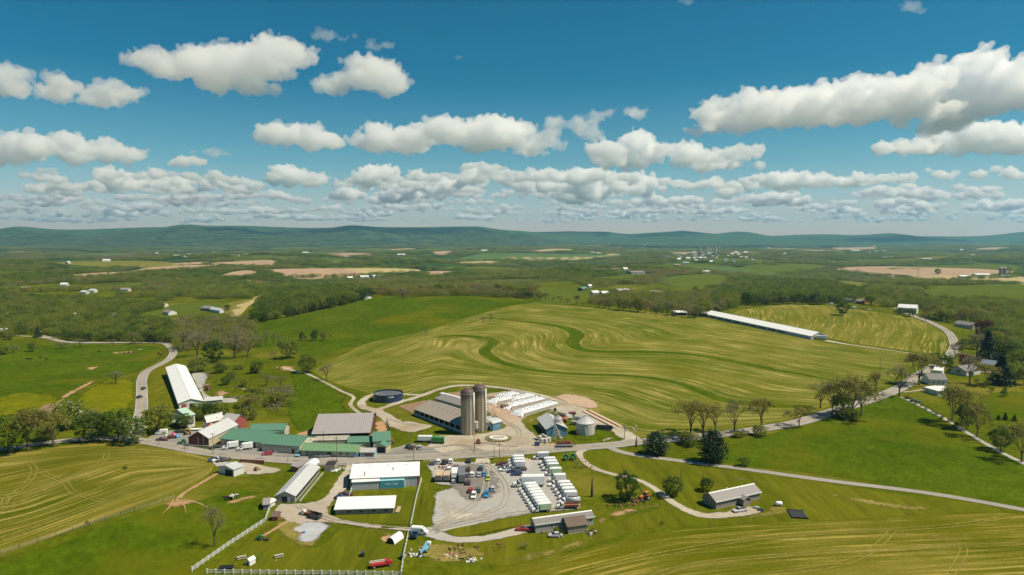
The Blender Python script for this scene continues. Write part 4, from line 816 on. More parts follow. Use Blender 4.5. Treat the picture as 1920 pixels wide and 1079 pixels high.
# ------------------------------------------------------------------ woods past the counted trees
def wpoly(px): return resample(smooth_closed(G(px)[:, :2]), 15., True)
WOODS = [(wpoly(p), s, hh, ks) for p, s, hh, ks in (
 ([(484, 603), (480, 575), (520, 556), (600, 545), (690, 545), (700, 553), (640, 570), (560, 588)], 8.5, 12, 'dgdo'),
 ([(1110, 572), (1200, 580), (1300, 592), (1350, 583), (1400, 560), (1380, 545), (1290, 556), (1180, 560), (1120, 562)], 8.5, 12, 'obbgt'),
 ([(1345, 588), (1400, 572), (1480, 568), (1545, 570), (1610, 566), (1605, 548), (1545, 532), (1440, 530), (1375, 545), (1340, 560)], 9, 14, 'dgdo'),
 ([(1740, 600), (1770, 600), (1830, 606), (1850, 630), (1870, 655), (1890, 690), (1925, 720), (2000, 740), (2000, 575), (1920, 573), (1850, 568), (1745, 568)], 9, 12, 'oogbd'),
 ([(325, 652), (332, 605), (390, 602), (470, 607), (480, 645), (468, 664), (430, 655), (390, 652), (350, 662)], 8, 11, 'tbobto'),
 ([(-80, 636), (-80, 560), (120, 560), (300, 575), (240, 598), (320, 605), (325, 641), (200, 641), (110, 634), (60, 626)], 9.5, 11, 'ogbdo'),
 ([(690, 551), (760, 547), (900, 546), (1010, 556), (960, 560), (880, 556), (760, 557)], 9, 12, 'bbot'),
 ([(495, 735), (530, 722), (545, 742), (540, 768), (515, 775), (490, 762)], 6, 4, 'obt'),
 ([(1620, 540), (1700, 545), (1740, 560), (1730, 580), (1690, 576), (1640, 572)], 10, 11, 'odgb'),
 )]
rg = np.random.default_rng(21)
def jitter_grid(x0, x1, y0, y1, s):
    gx, gy = np.meshgrid(np.arange(x0, x1, s), np.arange(y0, y1, s)); p = np.stack([gx.ravel(), gy.ravel()], 1)
    return p + rg.uniform(-.48, .48, p.shape) * s
PTS = []      # x, y, height, width, kind letter
for pl, s, hh, ks in WOODS:
    p = jitter_grid(*[v for k in (0, 1) for v in (pl[:, k].min(), pl[:, k].max())], s); p = p[inside(p, pl)]
    kk = rg.integers(0, len(ks), len(p)); PTS += [(a, b, hh * rg.uniform(.7, 1.15), s * 1.25, ks[q]) for (a, b), q in zip(p, kk)]
OB = [(o, o.min(0) - 4, o.max(0) + 4) for o in OPEN]
def clear(p, margin=0):
    k = np.ones(len(p), bool)
    for o, lo, hi in OB:
        c = (p[:, 0] > lo[0]) & (p[:, 0] < hi[0]) & (p[:, 1] > lo[1]) & (p[:, 1] < hi[1]) & k
        if c.any(): i = np.where(c)[0]; k[i[inside(p[i], o)]] = False
    return k
def vn(x, y, s, seed):
    g = np.random.default_rng(seed).random((97, 97)); u = x / s; v = y / s; i = np.floor(u).astype(int); j = np.floor(v).astype(int); fu = u - i; fv = v - j
    fu = fu * fu * (3 - 2 * fu); fv = fv * fv * (3 - 2 * fv); a = g[i % 97, j % 97]; b = g[(i + 1) % 97, j % 97]; c = g[i % 97, (j + 1) % 97]; d = g[(i + 1) % 97, (j + 1) % 97]
    return a * (1 - fu) * (1 - fv) + b * fu * (1 - fv) + c * (1 - fu) * fv + d * fu * fv
for (y0, y1, s, h0, wd, thr) in ((1000, 1900, 11.5, 10, 15, .48), (1900, 3400, 19, 12, 25, .50), (3400, 5600, 34, 13, 44, .50), (5600, 9800, 60, 15, 85, .48)):
    p = jitter_grid(-.95 * y1, .95 * y1, y0, y1, s); p = p[np.abs(p[:, 0]) < .93 * p[:, 1] + 40]; p = p[clear(p)]
    d = .55 * vn(p[:, 0], p[:, 1] * .8, 260, 4) + .3 * vn(p[:, 0], p[:, 1], 90, 5) + .15 * vn(p[:, 0], p[:, 1], 700, 9)
    hedge_ = np.minimum(np.abs(((p[:, 0] + .35 * p[:, 1]) / 330) % 1 - .5), np.abs(((p[:, 1] - .3 * p[:, 0]) / 420) % 1 - .5)) * 330
    t_ = thr - .10 * (p[:, 0] < 0) * sm(3500, 1000, p[:, 1]); keep = (d > t_) | (hedge_ < s * .7)
    p = p[keep]; tone = vn(p[:, 0], p[:, 1], 180, 8) + rg.normal(size=len(p)) * .22
    for (a, b), t in zip(p, tone): PTS.append((a, b, h0 * rg.uniform(.55, 1.35), wd * rg.uniform(.65, 1.3), 't' if t < .10 else 'b' if t < .32 else 'o' if t < .60 else 'g' if t < .88 else 'd'))
# roadside lines of trees between the far fields
for px, s in (([(1540, 507), (1600, 513), (1690, 521), (1720, 525)], 26), ([(1500, 520), (1600, 524), (1700, 529)], 24), ([(1640, 533), (1750, 528), (1850, 522), (1920, 520)], 22), ([(1440, 497), (1520, 491), (1700, 492), (1900, 493)], 30), ([(500, 524), (600, 520), (700, 519), (760, 520)], 24), ([(500, 502), (640, 500), (800, 503)], 30), ([(415, 540), (480, 530), (560, 532)], 16)):
    for x, y in resample(G(px)[:, :2], s):
        for _ in range(3): PTS.append((x + rg.normal() * 9, y + rg.normal() * 14, 11 * rg.uniform(.7, 1.2), s * .8, rg.choice(list('obgd'))))
print('wood trees', len(PTS))
def wood_object(letter, kind, seeds, label, lod, sub):
    """one scatter of many crowns that read as woodland: instances of one tree mesh per object"""
    tm_, cm_, zm, wv = make_variant(kind, seeds, lod, 'green')
    pts = [p for p in PTS if p[4] == letter][sub::2]
    if not pts: return
    a = np.array([p[:4] for p in pts], float)
    me = bpy.data.meshes.new('woodland'); V = np.column_stack([a[:, 0], a[:, 1], terr(a[:, 0], a[:, 1]) - .08 * a[:, 2]]); me.from_pydata(V.tolist(), [], [])
    for nm, vals in (('sc', np.column_stack([a[:, 3] / (2 * wv), a[:, 3] / (2 * wv), a[:, 2] / zm])), ('rt', np.column_stack([np.zeros(len(a)), np.zeros(len(a)), rg.uniform(0, 6.28, len(a))]))):
        at = me.attributes.new(nm, 'FLOAT_VECTOR', 'POINT'); at.data.foreach_set('vector', vals.astype(np.float32).ravel())
    o = link('woodland', me); tag(o, label, 'woodland', kind='stuff')
    # the repeated tree is one real tree of the wood, a child of it
    p0 = V[0]; src = link('crown', cm_, o, (float(p0[0]), float(p0[1]), float(p0[2]))); s0 = a[0, 3] / (2 * wv); src.scale = (s0, s0, a[0, 2] / zm)
    src['kind'] = 'stuff'
    ng = bpy.data.node_groups.new('scatter', 'GeometryNodeTree'); ng.interface.new_socket('Geometry', in_out='INPUT', socket_type='NodeSocketGeometry'); ng.interface.new_socket('Geometry', in_out='OUTPUT', socket_type='NodeSocketGeometry')
    N = ng.nodes; L = ng.links; gi = N.new('NodeGroupInput'); go = N.new('NodeGroupOutput'); ip = N.new('GeometryNodeInstanceOnPoints'); oi = N.new('GeometryNodeObjectInfo')
    oi.inputs['Object'].default_value = src; oi.transform_space = 'ORIGINAL'
    mp = N.new('GeometryNodeMeshToPoints'); L.new(gi.outputs[0], mp.inputs[0]); L.new(mp.outputs[0], ip.inputs[0]); L.new(oi.outputs['Geometry'], ip.inputs['Instance'])
    for nm, sk_ in (('sc', 'Scale'), ('rt', 'Rotation')):
        na = N.new('GeometryNodeInputNamedAttribute'); na.data_type = 'FLOAT_VECTOR'; na.inputs['Name'].default_value = nm; L.new(na.outputs[0], ip.inputs[sk_])
    L.new(ip.outputs[0], go.inputs[0]); md = o.modifiers.new('scatter', 'NODES'); md.node_group = ng
for lt_, kd_, lb_ in (('o', 'olive', 'olive green woodland filling the valley'), ('g', 'green', 'bright green woodland filling the valley'), ('d', 'dark', 'dark green woodland filling the valley'), ('b', 'bud', 'brownish budding woodland filling the valley'), ('t', 'twig', 'grey brown bare woodland filling the valley')):
    for s_ in range(2): wood_object(lt_, kd_, 50 + s_ * 7, lb_, .62 if kd_ not in ('bud', 'twig') else .42, s_)
# ------------------------------------------------------------------ mesh builder
class MB:
    def __init__(s): s.V = []; s.F = []
    def box(s, x0, x1, y0, y1, z0, z1):
        k = len(s.V); s.V += [(x, y, z) for x in (x0, x1) for y in (y0, y1) for z in (z0, z1)]
        s.F += [tuple(k + i for i in f) for f in ((0, 1, 3, 2), (4, 6, 7, 5), (0, 4, 5, 1), (2, 3, 7, 6), (0, 2, 6, 4), (1, 5, 7, 3))]; return s
    def hexa(s, b, t):
        """eight corners: bottom four and top four, counter-clockwise"""
        k = len(s.V); s.V += list(b) + list(t)
        s.F += [tuple(k + i for i in f) for f in ((3, 2, 1, 0), (4, 5, 6, 7), (0, 1, 5, 4), (1, 2, 6, 5), (2, 3, 7, 6), (3, 0, 4, 7))]; return s
    def prism(s, prof, a, b, axis='y', taper=None):
        """closed outline in the x-z plane drawn out along y from a to b (or y-z drawn along x)"""
        k = len(s.V); n = len(prof)
        for q, v in ((0, a), (1, b)):
            for i, (p, z) in enumerate(prof): s.V.append((p, v, z) if axis == 'y' else (v, p, z))
        s.F += [tuple(k + i for i in range(n)), tuple(k + n + i for i in reversed(range(n)))]
        s.F += [(k + i, k + n + i, k + n + (i + 1) % n, k + (i + 1) % n) for i in range(n)]; return s
    def cyl(s, c, r, h, n=16, axis='z', r2=None, cap=True):
        k = len(s.V); r2 = r if r2 is None else r2
        for q, rr in ((0, r), (h, r2)):
            for i in range(n):
                t = 2 * math.pi * i / n; u, v = rr * math.cos(t), rr * math.sin(t)
                s.V.append({'z': (c[0] + u, c[1] + v, c[2] + q), 'y': (c[0] + u, c[1] + q, c[2] + v), 'x': (c[0] + q, c[1] + u, c[2] + v)}[axis])
        s.F += [(k + i, k + (i + 1) % n, k + n + (i + 1) % n, k + n + i) for i in range(n)]
        if cap: s.F += [tuple(k + i for i in reversed(range(n))), tuple(k + n + i for i in range(n))]
        return s
    def dome(s, c, r, h, n=20, m=6, arc=math.pi / 2):
        k = len(s.V)
        for j in range(m + 1):
            a = arc * j / m
            for i in range(n): t = 2 * math.pi * i / n; s.V.append((c[0] + r * math.cos(a) * math.cos(t), c[1] + r * math.cos(a) * math.sin(t), c[2] + h * math.sin(a)))
        for j in range(m):
            for i in range(n): a = k + j * n + i; b = k + j * n + (i + 1) % n; s.F.append((a, b, b + n, a + n))
        return s
    def tube(s, a, b, r, n=6, r2=None):
        tube_(s.V, s.F, a, b, r, r if r2 is None else r2, n); return s
    def loft(s, rings, cap=True):
        k = len(s.V); n = len(rings[0])
        for r in rings: s.V += list(r)
        for j in range(len(rings) - 1):
            for i in range(n): a = k + j * n + i; b = k + j * n + (i + 1) % n; s.F.append((a, b, b + n, a + n))
        if cap: s.F += [tuple(k + i for i in reversed(range(n))), tuple(k + (len(rings) - 1) * n + i for i in range(n))]
        return s
    def grid(s, f, nu, nv):
        k = len(s.V)
        for i in range(nu + 1):
            for j in range(nv + 1): s.V.append(tuple(f(i / nu, j / nv)))
        for i in range(nu):
            for j in range(nv): a = k + i * (nv + 1) + j; s.F.append((a, a + 1, a + nv + 2, a + nv + 1))
        return s
    def build(s, name, mat, parent=None, bevel=0., smooth=False, label=None, loc=None):
        me = bpy.data.meshes.new(name); me.from_pydata(s.V, [], s.F)
        bm = bmesh.new(); bm.from_mesh(me); bmesh.ops.recalc_face_normals(bm, faces=bm.faces)
        if bevel: bmesh.ops.bevel(bm, geom=list(bm.edges), offset=bevel, segments=1, affect='EDGES', clamp_overlap=True)
        bm.to_mesh(me); bm.free(); me.materials.append(mat)
        if smooth: me.shade_smooth()
        o = link(name, me, parent)
        if label: o['label'] = label
        if loc: o.location = loc
        return o
def frame(Pp, Q, Rr=None, w=None, side=1):
    """origin, length, width, heading and side of a footprint from ground points"""
    Pp = Vector(Pp[:2]); Q = Vector(Q[:2]); d = Q - Pp; L = d.length; d.normalize(); n = Vector((-d.y, d.x))
    if Rr is not None: w = (Vector(Rr[:2]) - Pp).dot(n); side = 1 if w > 0 else -1; w = abs(w)
    return Pp, L, w, math.atan2(d.y, d.x), side
def pt(q): return P(*q) if not isinstance(q, Vector) else q
GLASS = flat('window_glass', (.05, .06, .07), .15, .1, 2, spec=.6); TRIMW = flat('white_trim', (.72, .71, .67), .6, .08, 2)
DARKIN = flat('dark_interior', (.035, .03, .028), .9, .2, 1)  # near-black for dark fittings; also paints the shade inside openings
def openings(o, items, L, w, side):
    """doors and windows set 4 cm proud of the wall; side f/b/l/r, position, sill, width, height"""
    for it in items:
        kind, sd_, u, z, ww, hh = it[:6]; mt = it[6] if len(it) > 6 else None
        def place(mb, u0, u1, z0, z1, d0, d1):
            if sd_ == 'f': mb.box(u0, u1, -d1 * side, -d0 * side, z0, z1)
            elif sd_ == 'b': mb.box(u0, u1, side * (w + d0), side * (w + d1), z0, z1)
            elif sd_ == 'l': mb.box(-d1, -d0, side * u0, side * u1, z0, z1)
            else: mb.box(L + d0, L + d1, side * u0, side * u1, z0, z1)
        if kind == 'window':
            fr = MB(); place(fr, u, u + ww, z, z + hh, .0, .05); f = fr.build('window', mt or TRIMW, o)
            pn = MB(); m_ = min(.12, ww * .12); place(pn, u + m_, u + ww - m_, z + m_, z + hh - m_, .052, .07); pn.build('pane', GLASS, f)
        elif kind == 'door':
            d = MB(); place(d, u, u + ww, z, z + hh, .0, .06); f = d.build('door', mt or TRIMW, o)
            h = MB(); place(h, u + ww * .8, u + ww * .86, z + hh * .42, z + hh * .5, .062, .12); h.build('handle', DARKIN, f)
        elif kind == 'opening':
            d = MB(); place(d, u, u + ww, z, z + hh, .0, .03); d.build('doorway_shade', mt or DARKIN, o)  # plate on the closed wall; the shade of an opening put into its colour
        elif kind == 'panel':
            d = MB(); place(d, u, u + ww, z, z + hh, .0, .05); d.build('wall_panel', mt, o)
def gable(name, label, cat, p, q, r=None, w=None, side=1, eave=3., rise=2., wall=None, roof=None, items=(), over=.35, kind='gable', group=None, gablew=None, ridge=True, base=None, openside=False, rpos=.5, fascia=None, wallz=0.):
    """a building on footprint p-q (pixel or point), width from r or w"""
    o_, L, w, rz, sd_ = frame(pt(p), pt(q), pt(r) if r is not None else None, w, side)
    t = thing(name, label, cat, (o_.x, o_.y, gz(o_.x, o_.y) if base is None else base), rz, group)
    dep = -1.2       # footings run into the slope
    Y = lambda v: v * sd_
    if kind == 'gable':
        wl = MB(); th = .2
        if openside:     # posts carry the near side
            wl.box(0, L, Y(w) - (th if sd_ > 0 else 0), Y(w) + (0 if sd_ > 0 else th), dep, eave)
            for x in (0, L - th): wl.prism([(0, dep), (Y(w), dep), (Y(w), eave), (Y(w * rpos), eave + rise), (0, eave)], x, x + th, 'x')
        else:
            wl.prism([(0, dep), (Y(w), dep), (Y(w), eave), (Y(w * rpos), eave + rise), (0, eave)], 0, L, 'x')
        wl.build('wall', wall, t)
        if gablew:
            for x0, x1 in ((-.03, 0), (L, L + .03)): MB().prism([(Y(.05), wallz), (Y(w - .05), wallz), (Y(w - .05), eave), (Y(w * rpos), eave + rise - .04), (Y(.05), eave)], x0, x1, 'x').build('gable_wall', gablew, t)
        s1 = rise / (w * rpos); s2 = rise / (w * (1 - rpos)); tt = .14
        rf = MB()
        rf.prism([(Y(-over), eave - over * s1 + .03), (Y(w * rpos), eave + rise + .03), (Y(w + over), eave - over * s2 + .03), (Y(w + over), eave - over * s2 + tt), (Y(w * rpos), eave + rise + tt + .03), (Y(-over), eave - over * s1 + tt)], -over, L + over, 'x')
        ro = rf.build('roof', roof, t)
        if ridge: MB().prism([(Y(w * rpos) - .3, eave + rise + .04), (Y(w * rpos), eave + rise + tt + .16), (Y(w * rpos) + .3, eave + rise + .04), (Y(w * rpos), eave + rise + tt + .05)], -over, L + over, 'x').build('ridge_cap', fascia or roof, ro)
    elif kind == 'shed':
        MB().prism([(0, dep), (Y(w), dep), (Y(w), eave + rise), (0, eave)], 0, L, 'x').build('wall', wall, t)
        s1 = rise / w
        MB().prism([(Y(-over), eave - over * s1 + .03), (Y(w + over), eave + rise + over * s1 + .03), (Y(w + over), eave + rise + over * s1 + .18), (Y(-over), eave - over * s1 + .18)], -over, L + over, 'x').build('roof', roof, t)
    elif kind == 'hip':
        MB().box(0, L, min(0, Y(w)), max(0, Y(w)), dep, eave).build('wall', wall, t)
        a = over; k = w / 2
        V = [(-a, Y(-a), eave), (L + a, Y(-a), eave), (L + a, Y(w + a), eave), (-a, Y(w + a), eave), (k, Y(k), eave + rise), (L - k, Y(k), eave + rise)]
        m_ = MB(); m_.V = V + [(v[0], v[1], v[2] - .12) for v in V[:4]]; m_.F = [(0, 1, 5, 4), (1, 2, 5), (2, 3, 4, 5), (3, 0, 4), (6, 7, 1, 0), (7, 8, 2, 1), (8, 9, 3, 2), (9, 6, 0, 3), (6, 9, 8, 7)]
        m_.build('roof', roof, t)
    elif kind == 'round':
        MB().box(0, L, min(0, Y(w)), max(0, Y(w)), dep, eave).build('wall', wall, t)
        pr = [(Y(-over), eave)] + [(Y(w / 2 - (w / 2 + over) * math.cos(math.pi * i / 12)), eave + .05 + rise * math.sin(math.pi * i / 12)) for i in range(13)] + [(Y(w + over), eave)]
        MB().prism(pr, -over, L + over, 'x').build('roof', roof, t)
    if fascia: MB().box(-over, L + over, Y(-over) - .05, Y(-over) + .05, eave - over * (rise / (w * rpos) if kind == 'gable' else 0) - .12, eave + .02).build('gutter', fascia, t)
    openings(t, items, L, w, sd_)
    t['_L'] = L; t['_w'] = w; t['_s'] = sd_
    return t
def fin(t):
    for k in ('_L', '_w', '_s'):
        if k in t: del t[k]
GREENR = ribbed('green_metal_roof', (.10, .215, .145), 1.0, .5, .6, damt=.06); GREENR2 = ribbed('light_green_metal_roof', (.155, .27, .135), 1.0, .55, .5, damt=.1)
PALEG = ribbed('pale_green_roof', (.38, .52, .40), .9, .5, .5); SILV = ribbed('silver_metal_roof', (.50, .50, .49), .9, .45, .6, damt=.22, spec=.5)
SILV2 = ribbed('dull_silver_roof', (.42, .40, .37), .9, .5, .6, damt=.25); WHR = ribbed('white_metal_roof', (.78, .77, .74), .9, .5, .5, damt=.05); GREYR = ribbed('mauve_grey_roof', (.33, .295, .285), 1.0, .55, .6, damt=.05)
TANR = ribbed('weathered_tan_roof', (.32, .275, .225), 1.0, .7, .5, damt=.3, dirt=(.28, .16, .1)); BRR = ribbed('brown_shingle_roof', (.15, .11, .085), .35, .9, .4, 'Y'); GSH = ribbed('grey_shingle_roof', (.22, .205, .195), .35, .9, .4, 'Y'); TAUPE = ribbed('taupe_metal_roof', (.27, .245, .235), .8, .5, .5, damt=.05)
REDB = ribbed('red_barn_boards', (.33, .085, .065), .45, .8, .6, damt=.15); MARB = ribbed('maroon_barn_boards', (.13, .04, .035), .45, .8, .6, 'Y', damt=.12); CRMB = ribbed('cream_boards', (.50, .42, .29), .5, .8, .4); CREAM = ribbed('cream_siding', (.56, .50, .38), .5, .7, .4)
WHB = ribbed('white_siding', (.66, .65, .62), .4, .7, .4); GRB = ribbed('grey_siding', (.34, .325, .30), .4, .75, .4); BLUEB = ribbed('blue_metal_siding', (.09, .23, .33), .5, .55, .5); BGREY = ribbed('blue_grey_siding', (.40, .42, .44), .5, .65, .4)
TAUB = ribbed('taupe_siding', (.26, .225, .185), .35, .75, .4); CONC = flat('concrete', (.36, .325, .27), .9, .18, .5); CONCD = flat('stained_concrete', (.27, .24, .19), .9, .25, .7)
STONE = flat('foundation_block', (.34, .30, .25), .9, .2, 1.5); LBLUE = flat('light_blue_panel', (.24, .42, .50), .6, .1, 1); RUST = flat('rust_metal', (.26, .12, .07), .85, .25, 2)
# --- long poultry barn on the left
t = gable('poultry_barn', 'long white roofed poultry barn beside the left road', 'barn', (336, 768), (312.5, 704), (381, 764), eave=3.4, rise=1.9, wall=WHB, roof=WHR, fascia=TRIMW, over=.5,
          items=[('door', 'l', 1.2, 0, 2.6, 2.8, REDB), ('opening', 'l', 5.2, 0, 2.4, 2.6)])
L_, w_ = t['_L'], t['_w']
n_f = int(L_ / 7)
for i in range(n_f):       # row of fan housings down the shaded wall, curtain between them
    x = 4 + i * (L_ - 8) / n_f
    MB().box(x, x + 4.6, -.06, -.005, .9, 2.6).build('side_curtain', DARKIN, t)
    f = MB().box(x + 5.0, x + 6.2, -.55, -.01, .4, 1.7).build('fan_housing', SILV2, t)
fin(t)
gable('equipment_shed', 'low pale roofed shed joined to the foot of the poultry barn', 'shed', (384, 760), (417, 757), None, 6, eave=2.4, rise=1.1, wall=GRB, roof=SILV)
# --- farmhouse, red barns, village front
t = gable('farmhouse', 'pale two storey farmhouse with a light green roof behind the car park', 'house', (351, 803), (366, 799), (335, 792), eave=6.0, rise=2.4, wall=WHB, roof=PALEG,
          items=[('window', 'f', .9, 4.2, .9, 1.3), ('window', 'f', 2.9, 4.2, .9, 1.3), ('window', 'f', .9, 1.3, .9, 1.3), ('window', 'f', 2.9, 1.3, .9, 1.3), ('window', 'l', 3, 4, .9, 1.3), ('window', 'l', 6, 4, .9, 1.3)]); fin(t)
t = gable('farmhouse_wing', 'dark walled porch wing with a pale green roof left of the farmhouse', 'porch', (322, 801), (336, 804), None, 6, eave=2.8, rise=1.4, wall=BARKD, roof=PALEG); fin(t)
t = gable('red_barn', 'red barn with tall white double doors and a silver roof', 'barn', (388.6, 806.5), (420, 799), (374.5, 806), eave=4.0, rise=2.6, wall=REDB, roof=SILV, gablew=None,
          items=[('door', 'l', .5, 0, 1.5, 3.6, TRIMW), ('door', 'l', 2.05, 0, 1.5, 3.6, TRIMW), ('panel', 'f', 1.5, 0, 1.4, 3.2, CREAM)])
MB().box(5.2, 6.0, .45, 1.5, 4.75, 5.1).build('roof_vent', RUST, t); MB().box(9, 9.5, .8, 1.3, 5.0, 6.2).build('chimney', DARKIN, t); fin(t)
t = gable('red_barn', 'red gabled barn crossing behind the maroon barn', 'barn', (437, 810), (413, 807), None, 9.5, -1, eave=4.5, rise=2.8, wall=REDB, roof=SILV2, items=[('opening', 'l', 2, 0, 2, 2.5)]); fin(t)
t = gable('maroon_barn', 'maroon fronted barn with a long silver roof at the roadside', 'barn', (391.9, 839.7), (446, 813.5), (358.4, 835.4), eave=4.3, rise=2.9, wall=CRMB, roof=SILV, gablew=MARB, wallz=1.0,
          items=[('panel', 'l', 2.6, .9, .16, 4.6, TRIMW), ('panel', 'l', 5.2, .9, .16, 3.8, TRIMW)])
L_ = t['_L']; MB().box(-.5, -.04, -.3, t['_w'] + .3, -.5, .95).build('stone_footing', STONE, t); fin(t)
t = gable('shop_building', 'green roofed building with a cream gable furthest back in the shop row', 'shop building', (468, 822), (533.6, 821), (557, 811.5), eave=3.8, rise=1.8, wall=CREAM, roof=GREENR, items=[('window', 'r', 3, 1.2, 1, 1.1), ('window', 'r', 6, 1.2, 1, 1.1)]); fin(t)
t = gable('shop_building', 'green roofed building with garage bays behind two parked box trucks', 'shop building', (414, 833.7), (491, 841.8), None, 17, eave=2.9, rise=2.2, wall=CREAM, roof=GREENR, items=[('opening' if i % 2 else 'door', 'f', 2.2 + i * 2.9, 0, 2.2, 2.4, GRB if i % 2 == 0 else BARKD) for i in range(6)], fascia=GREENR, over=.6); fin(t)
t = gable('shop_building', 'green roofed cream building with a row of small high windows', 'shop building', (491.5, 847), (561.5, 852.5), None, 15, eave=3.6, rise=2.3, wall=CREAM, roof=GREENR, fascia=GREENR,
          items=[('window', 'f', 1 + i * 1.55, 2.3, .7, .8) for i in range(9)] + [('door', 'f', 14.6, 0, 1.2, 2.3, BARKD), ('window', 'r', 9, 3.4, .9, .9, TRIMW), ('window', 'r', 5, 3, .9, 1)]); fin(t)
t = gable('shop_building', 'long lighter green roofed shop nearest the road', 'shop building', (564, 855.6), (668, 859), None, 10.5, eave=2.7, rise=1.4, wall=CRMB, roof=GREENR2, fascia=GREENR, over=.6,
          items=[('door', 'f', 12.0, 0, 1.6, 2.2, BARKD), ('door', 'f', 2.0, 0, 1.5, 2.2, TAUB), ('window', 'f', 17, 1, 1.8, 1.1), ('window', 'f', 20, 1, 1.8, 1.1), ('panel', 'f', 22.7, .3, 3.0, 1.7, LBLUE), ('panel', 'f', 6, .4, .15, 2, TRIMW)])
for x_ in (9.4, 11.6): MB().box(x_, x_ + .35, 2.4, 3.6, 3.25, 3.6).build('roof_vent', DARKIN, t)
fin(t)
t = gable('shop_building', 'darker green low roof tucked behind the long shop', 'shop building', (652, 843), (695, 842), None, 9, eave=3.2, rise=1.2, wall=CREAM, roof=GREENR); fin(t)
t = gable('shop_building', 'green roofed corner building with a white gable at the right end of the shops', 'shop building', (700, 846), (732, 844), None, 13, eave=4.4, rise=2.2, wall=CREAM, roof=GREENR, items=[('window', 'f', 1.5, 2.5, 1, 1), ('window', 'f', 4, 2.5, 1, 1), ('panel', 'r', .1, .2, 12.6, 4.1, WHB)]); fin(t)
t = gable('entrance_canopy', 'green gabled entrance canopy with a dark opening at the corner building', 'canopy', (724, 851), (733, 843), None, 5, eave=3.2, rise=1.2, wall=CRMB, roof=GREENR, items=[('opening', 'l', .5, 0, 4, 2.9)]); fin(t)
t = gable('market_stand', 'low grey roofed market stand with light blue ends by the road', 'stand', (675, 858), (702, 858), None, 6, eave=2.3, rise=.8, wall=LBLUE, roof=SILV2, items=[('panel', 'f', 2, .6, 3.6, 1.2, RUST)]); fin(t)
t = gable('flat_roof_annex', 'flat dusty roof between the shops and the big grey barn', 'annex', (578, 838), (652, 836), None, 9, eave=2.6, rise=.2, kind='shed', wall=CRMB, roof=CONC, over=.1); fin(t)
# --- big grey roofed barn with an open near side
t = gable('cattle_barn', 'big mauve grey roofed cattle barn behind the shops', 'barn', (588, 829), (692, 826), None, 34, eave=4.0, rise=4.6, wall=MARB, roof=GREYR, openside=True, over=.8)
L_, w_ = t['_L'], t['_w']
MB().box(.3, L_ - .3, 4, 4.2, 0, 3.9).build('inner_shade', DARKIN, t)  # near-black sheet painting the shade deep inside the open barn
for i in range(8): MB().box(i * (L_ - .3) / 7, i * (L_ - .3) / 7 + .3, .0, .3, -.5, 4.0).build('post', BARK, t)
MB().box(.2, L_ - .2, .05, .12, 0, 1.0).build('feed_rail', CONCD, t); fin(t)
# --- free stall barn beside the silos
ridge_px = rays([(804.9, 750.5)])[0]; ridge_px /= ridge_px[1]
P0 = P(777, 767.6, 3.4); Q0 = P(863, 799.5, 3.4); P0.z = 0; d_ = (Q0 - P0).normalized(); n2 = Vector((-d_.y, d_.x, 0)); hw = (ridge_px[0] * P0.y - P0.x) / (n2.x - ridge_px[0] * n2.y)
yr = P0.y + n2.y * hw; zr = H + ridge_px[2] * yr - gz(P0.x, P0.y)
t = gable('dairy_barn', 'long tan roofed dairy barn with an open feeding side left of the silos', 'barn', P0, Q0, None, hw * 2, 1, eave=3.4, rise=max(2, zr - 3.4), wall=BGREY, roof=TANR, openside=True, over=.3)
L_, w_ = t['_L'], t['_w']; s_r = (zr - 3.4) / hw
MB().box(.3, L_ - .3, 5, 5.2, 0, 3.3).build('inner_shade', DARKIN, t)  # shade behind the open feeding side, put into a near-black sheet
MB().box(.1, L_ - .1, -.05, .1, -.6, .75).build('kerb_wall', BGREY, t); MB().box(0, L_, -.1, .02, .95, 1.2).build('rail', TRIMW, t)
for i in range(10): MB().box(i * (L_ - .25) / 9, i * (L_ - .25) / 9 + .25, .12, .37, -.5, 3.5).build('post', TRIMW, t)
for i in range(6):
    x = 9 + i * 4.2; y0, y1 = 5.2, 7.4
    MB().hexa([(x, y0, 3.4 + y0 * s_r + .13), (x + .9, y0, 3.4 + y0 * s_r + .13), (x + .9, y1, 3.4 + y1 * s_r + .13), (x, y1, 3.4 + y1 * s_r + .13)], [(x, y0, 3.4 + y0 * s_r + .2), (x + .9, y0, 3.4 + y0 * s_r + .2), (x + .9, y1, 3.4 + y1 * s_r + .2), (x, y1, 3.4 + y1 * s_r + .2)]).build('skylight', GSH, t)
fin(t)
t = gable('lean_to_barn', 'dark grey low barn roof beyond the dairy barn', 'barn', (815, 757), (872, 774), None, 7, eave=3.0, rise=1.2, kind='shed', wall=BGREY, roof=GSH); fin(t)
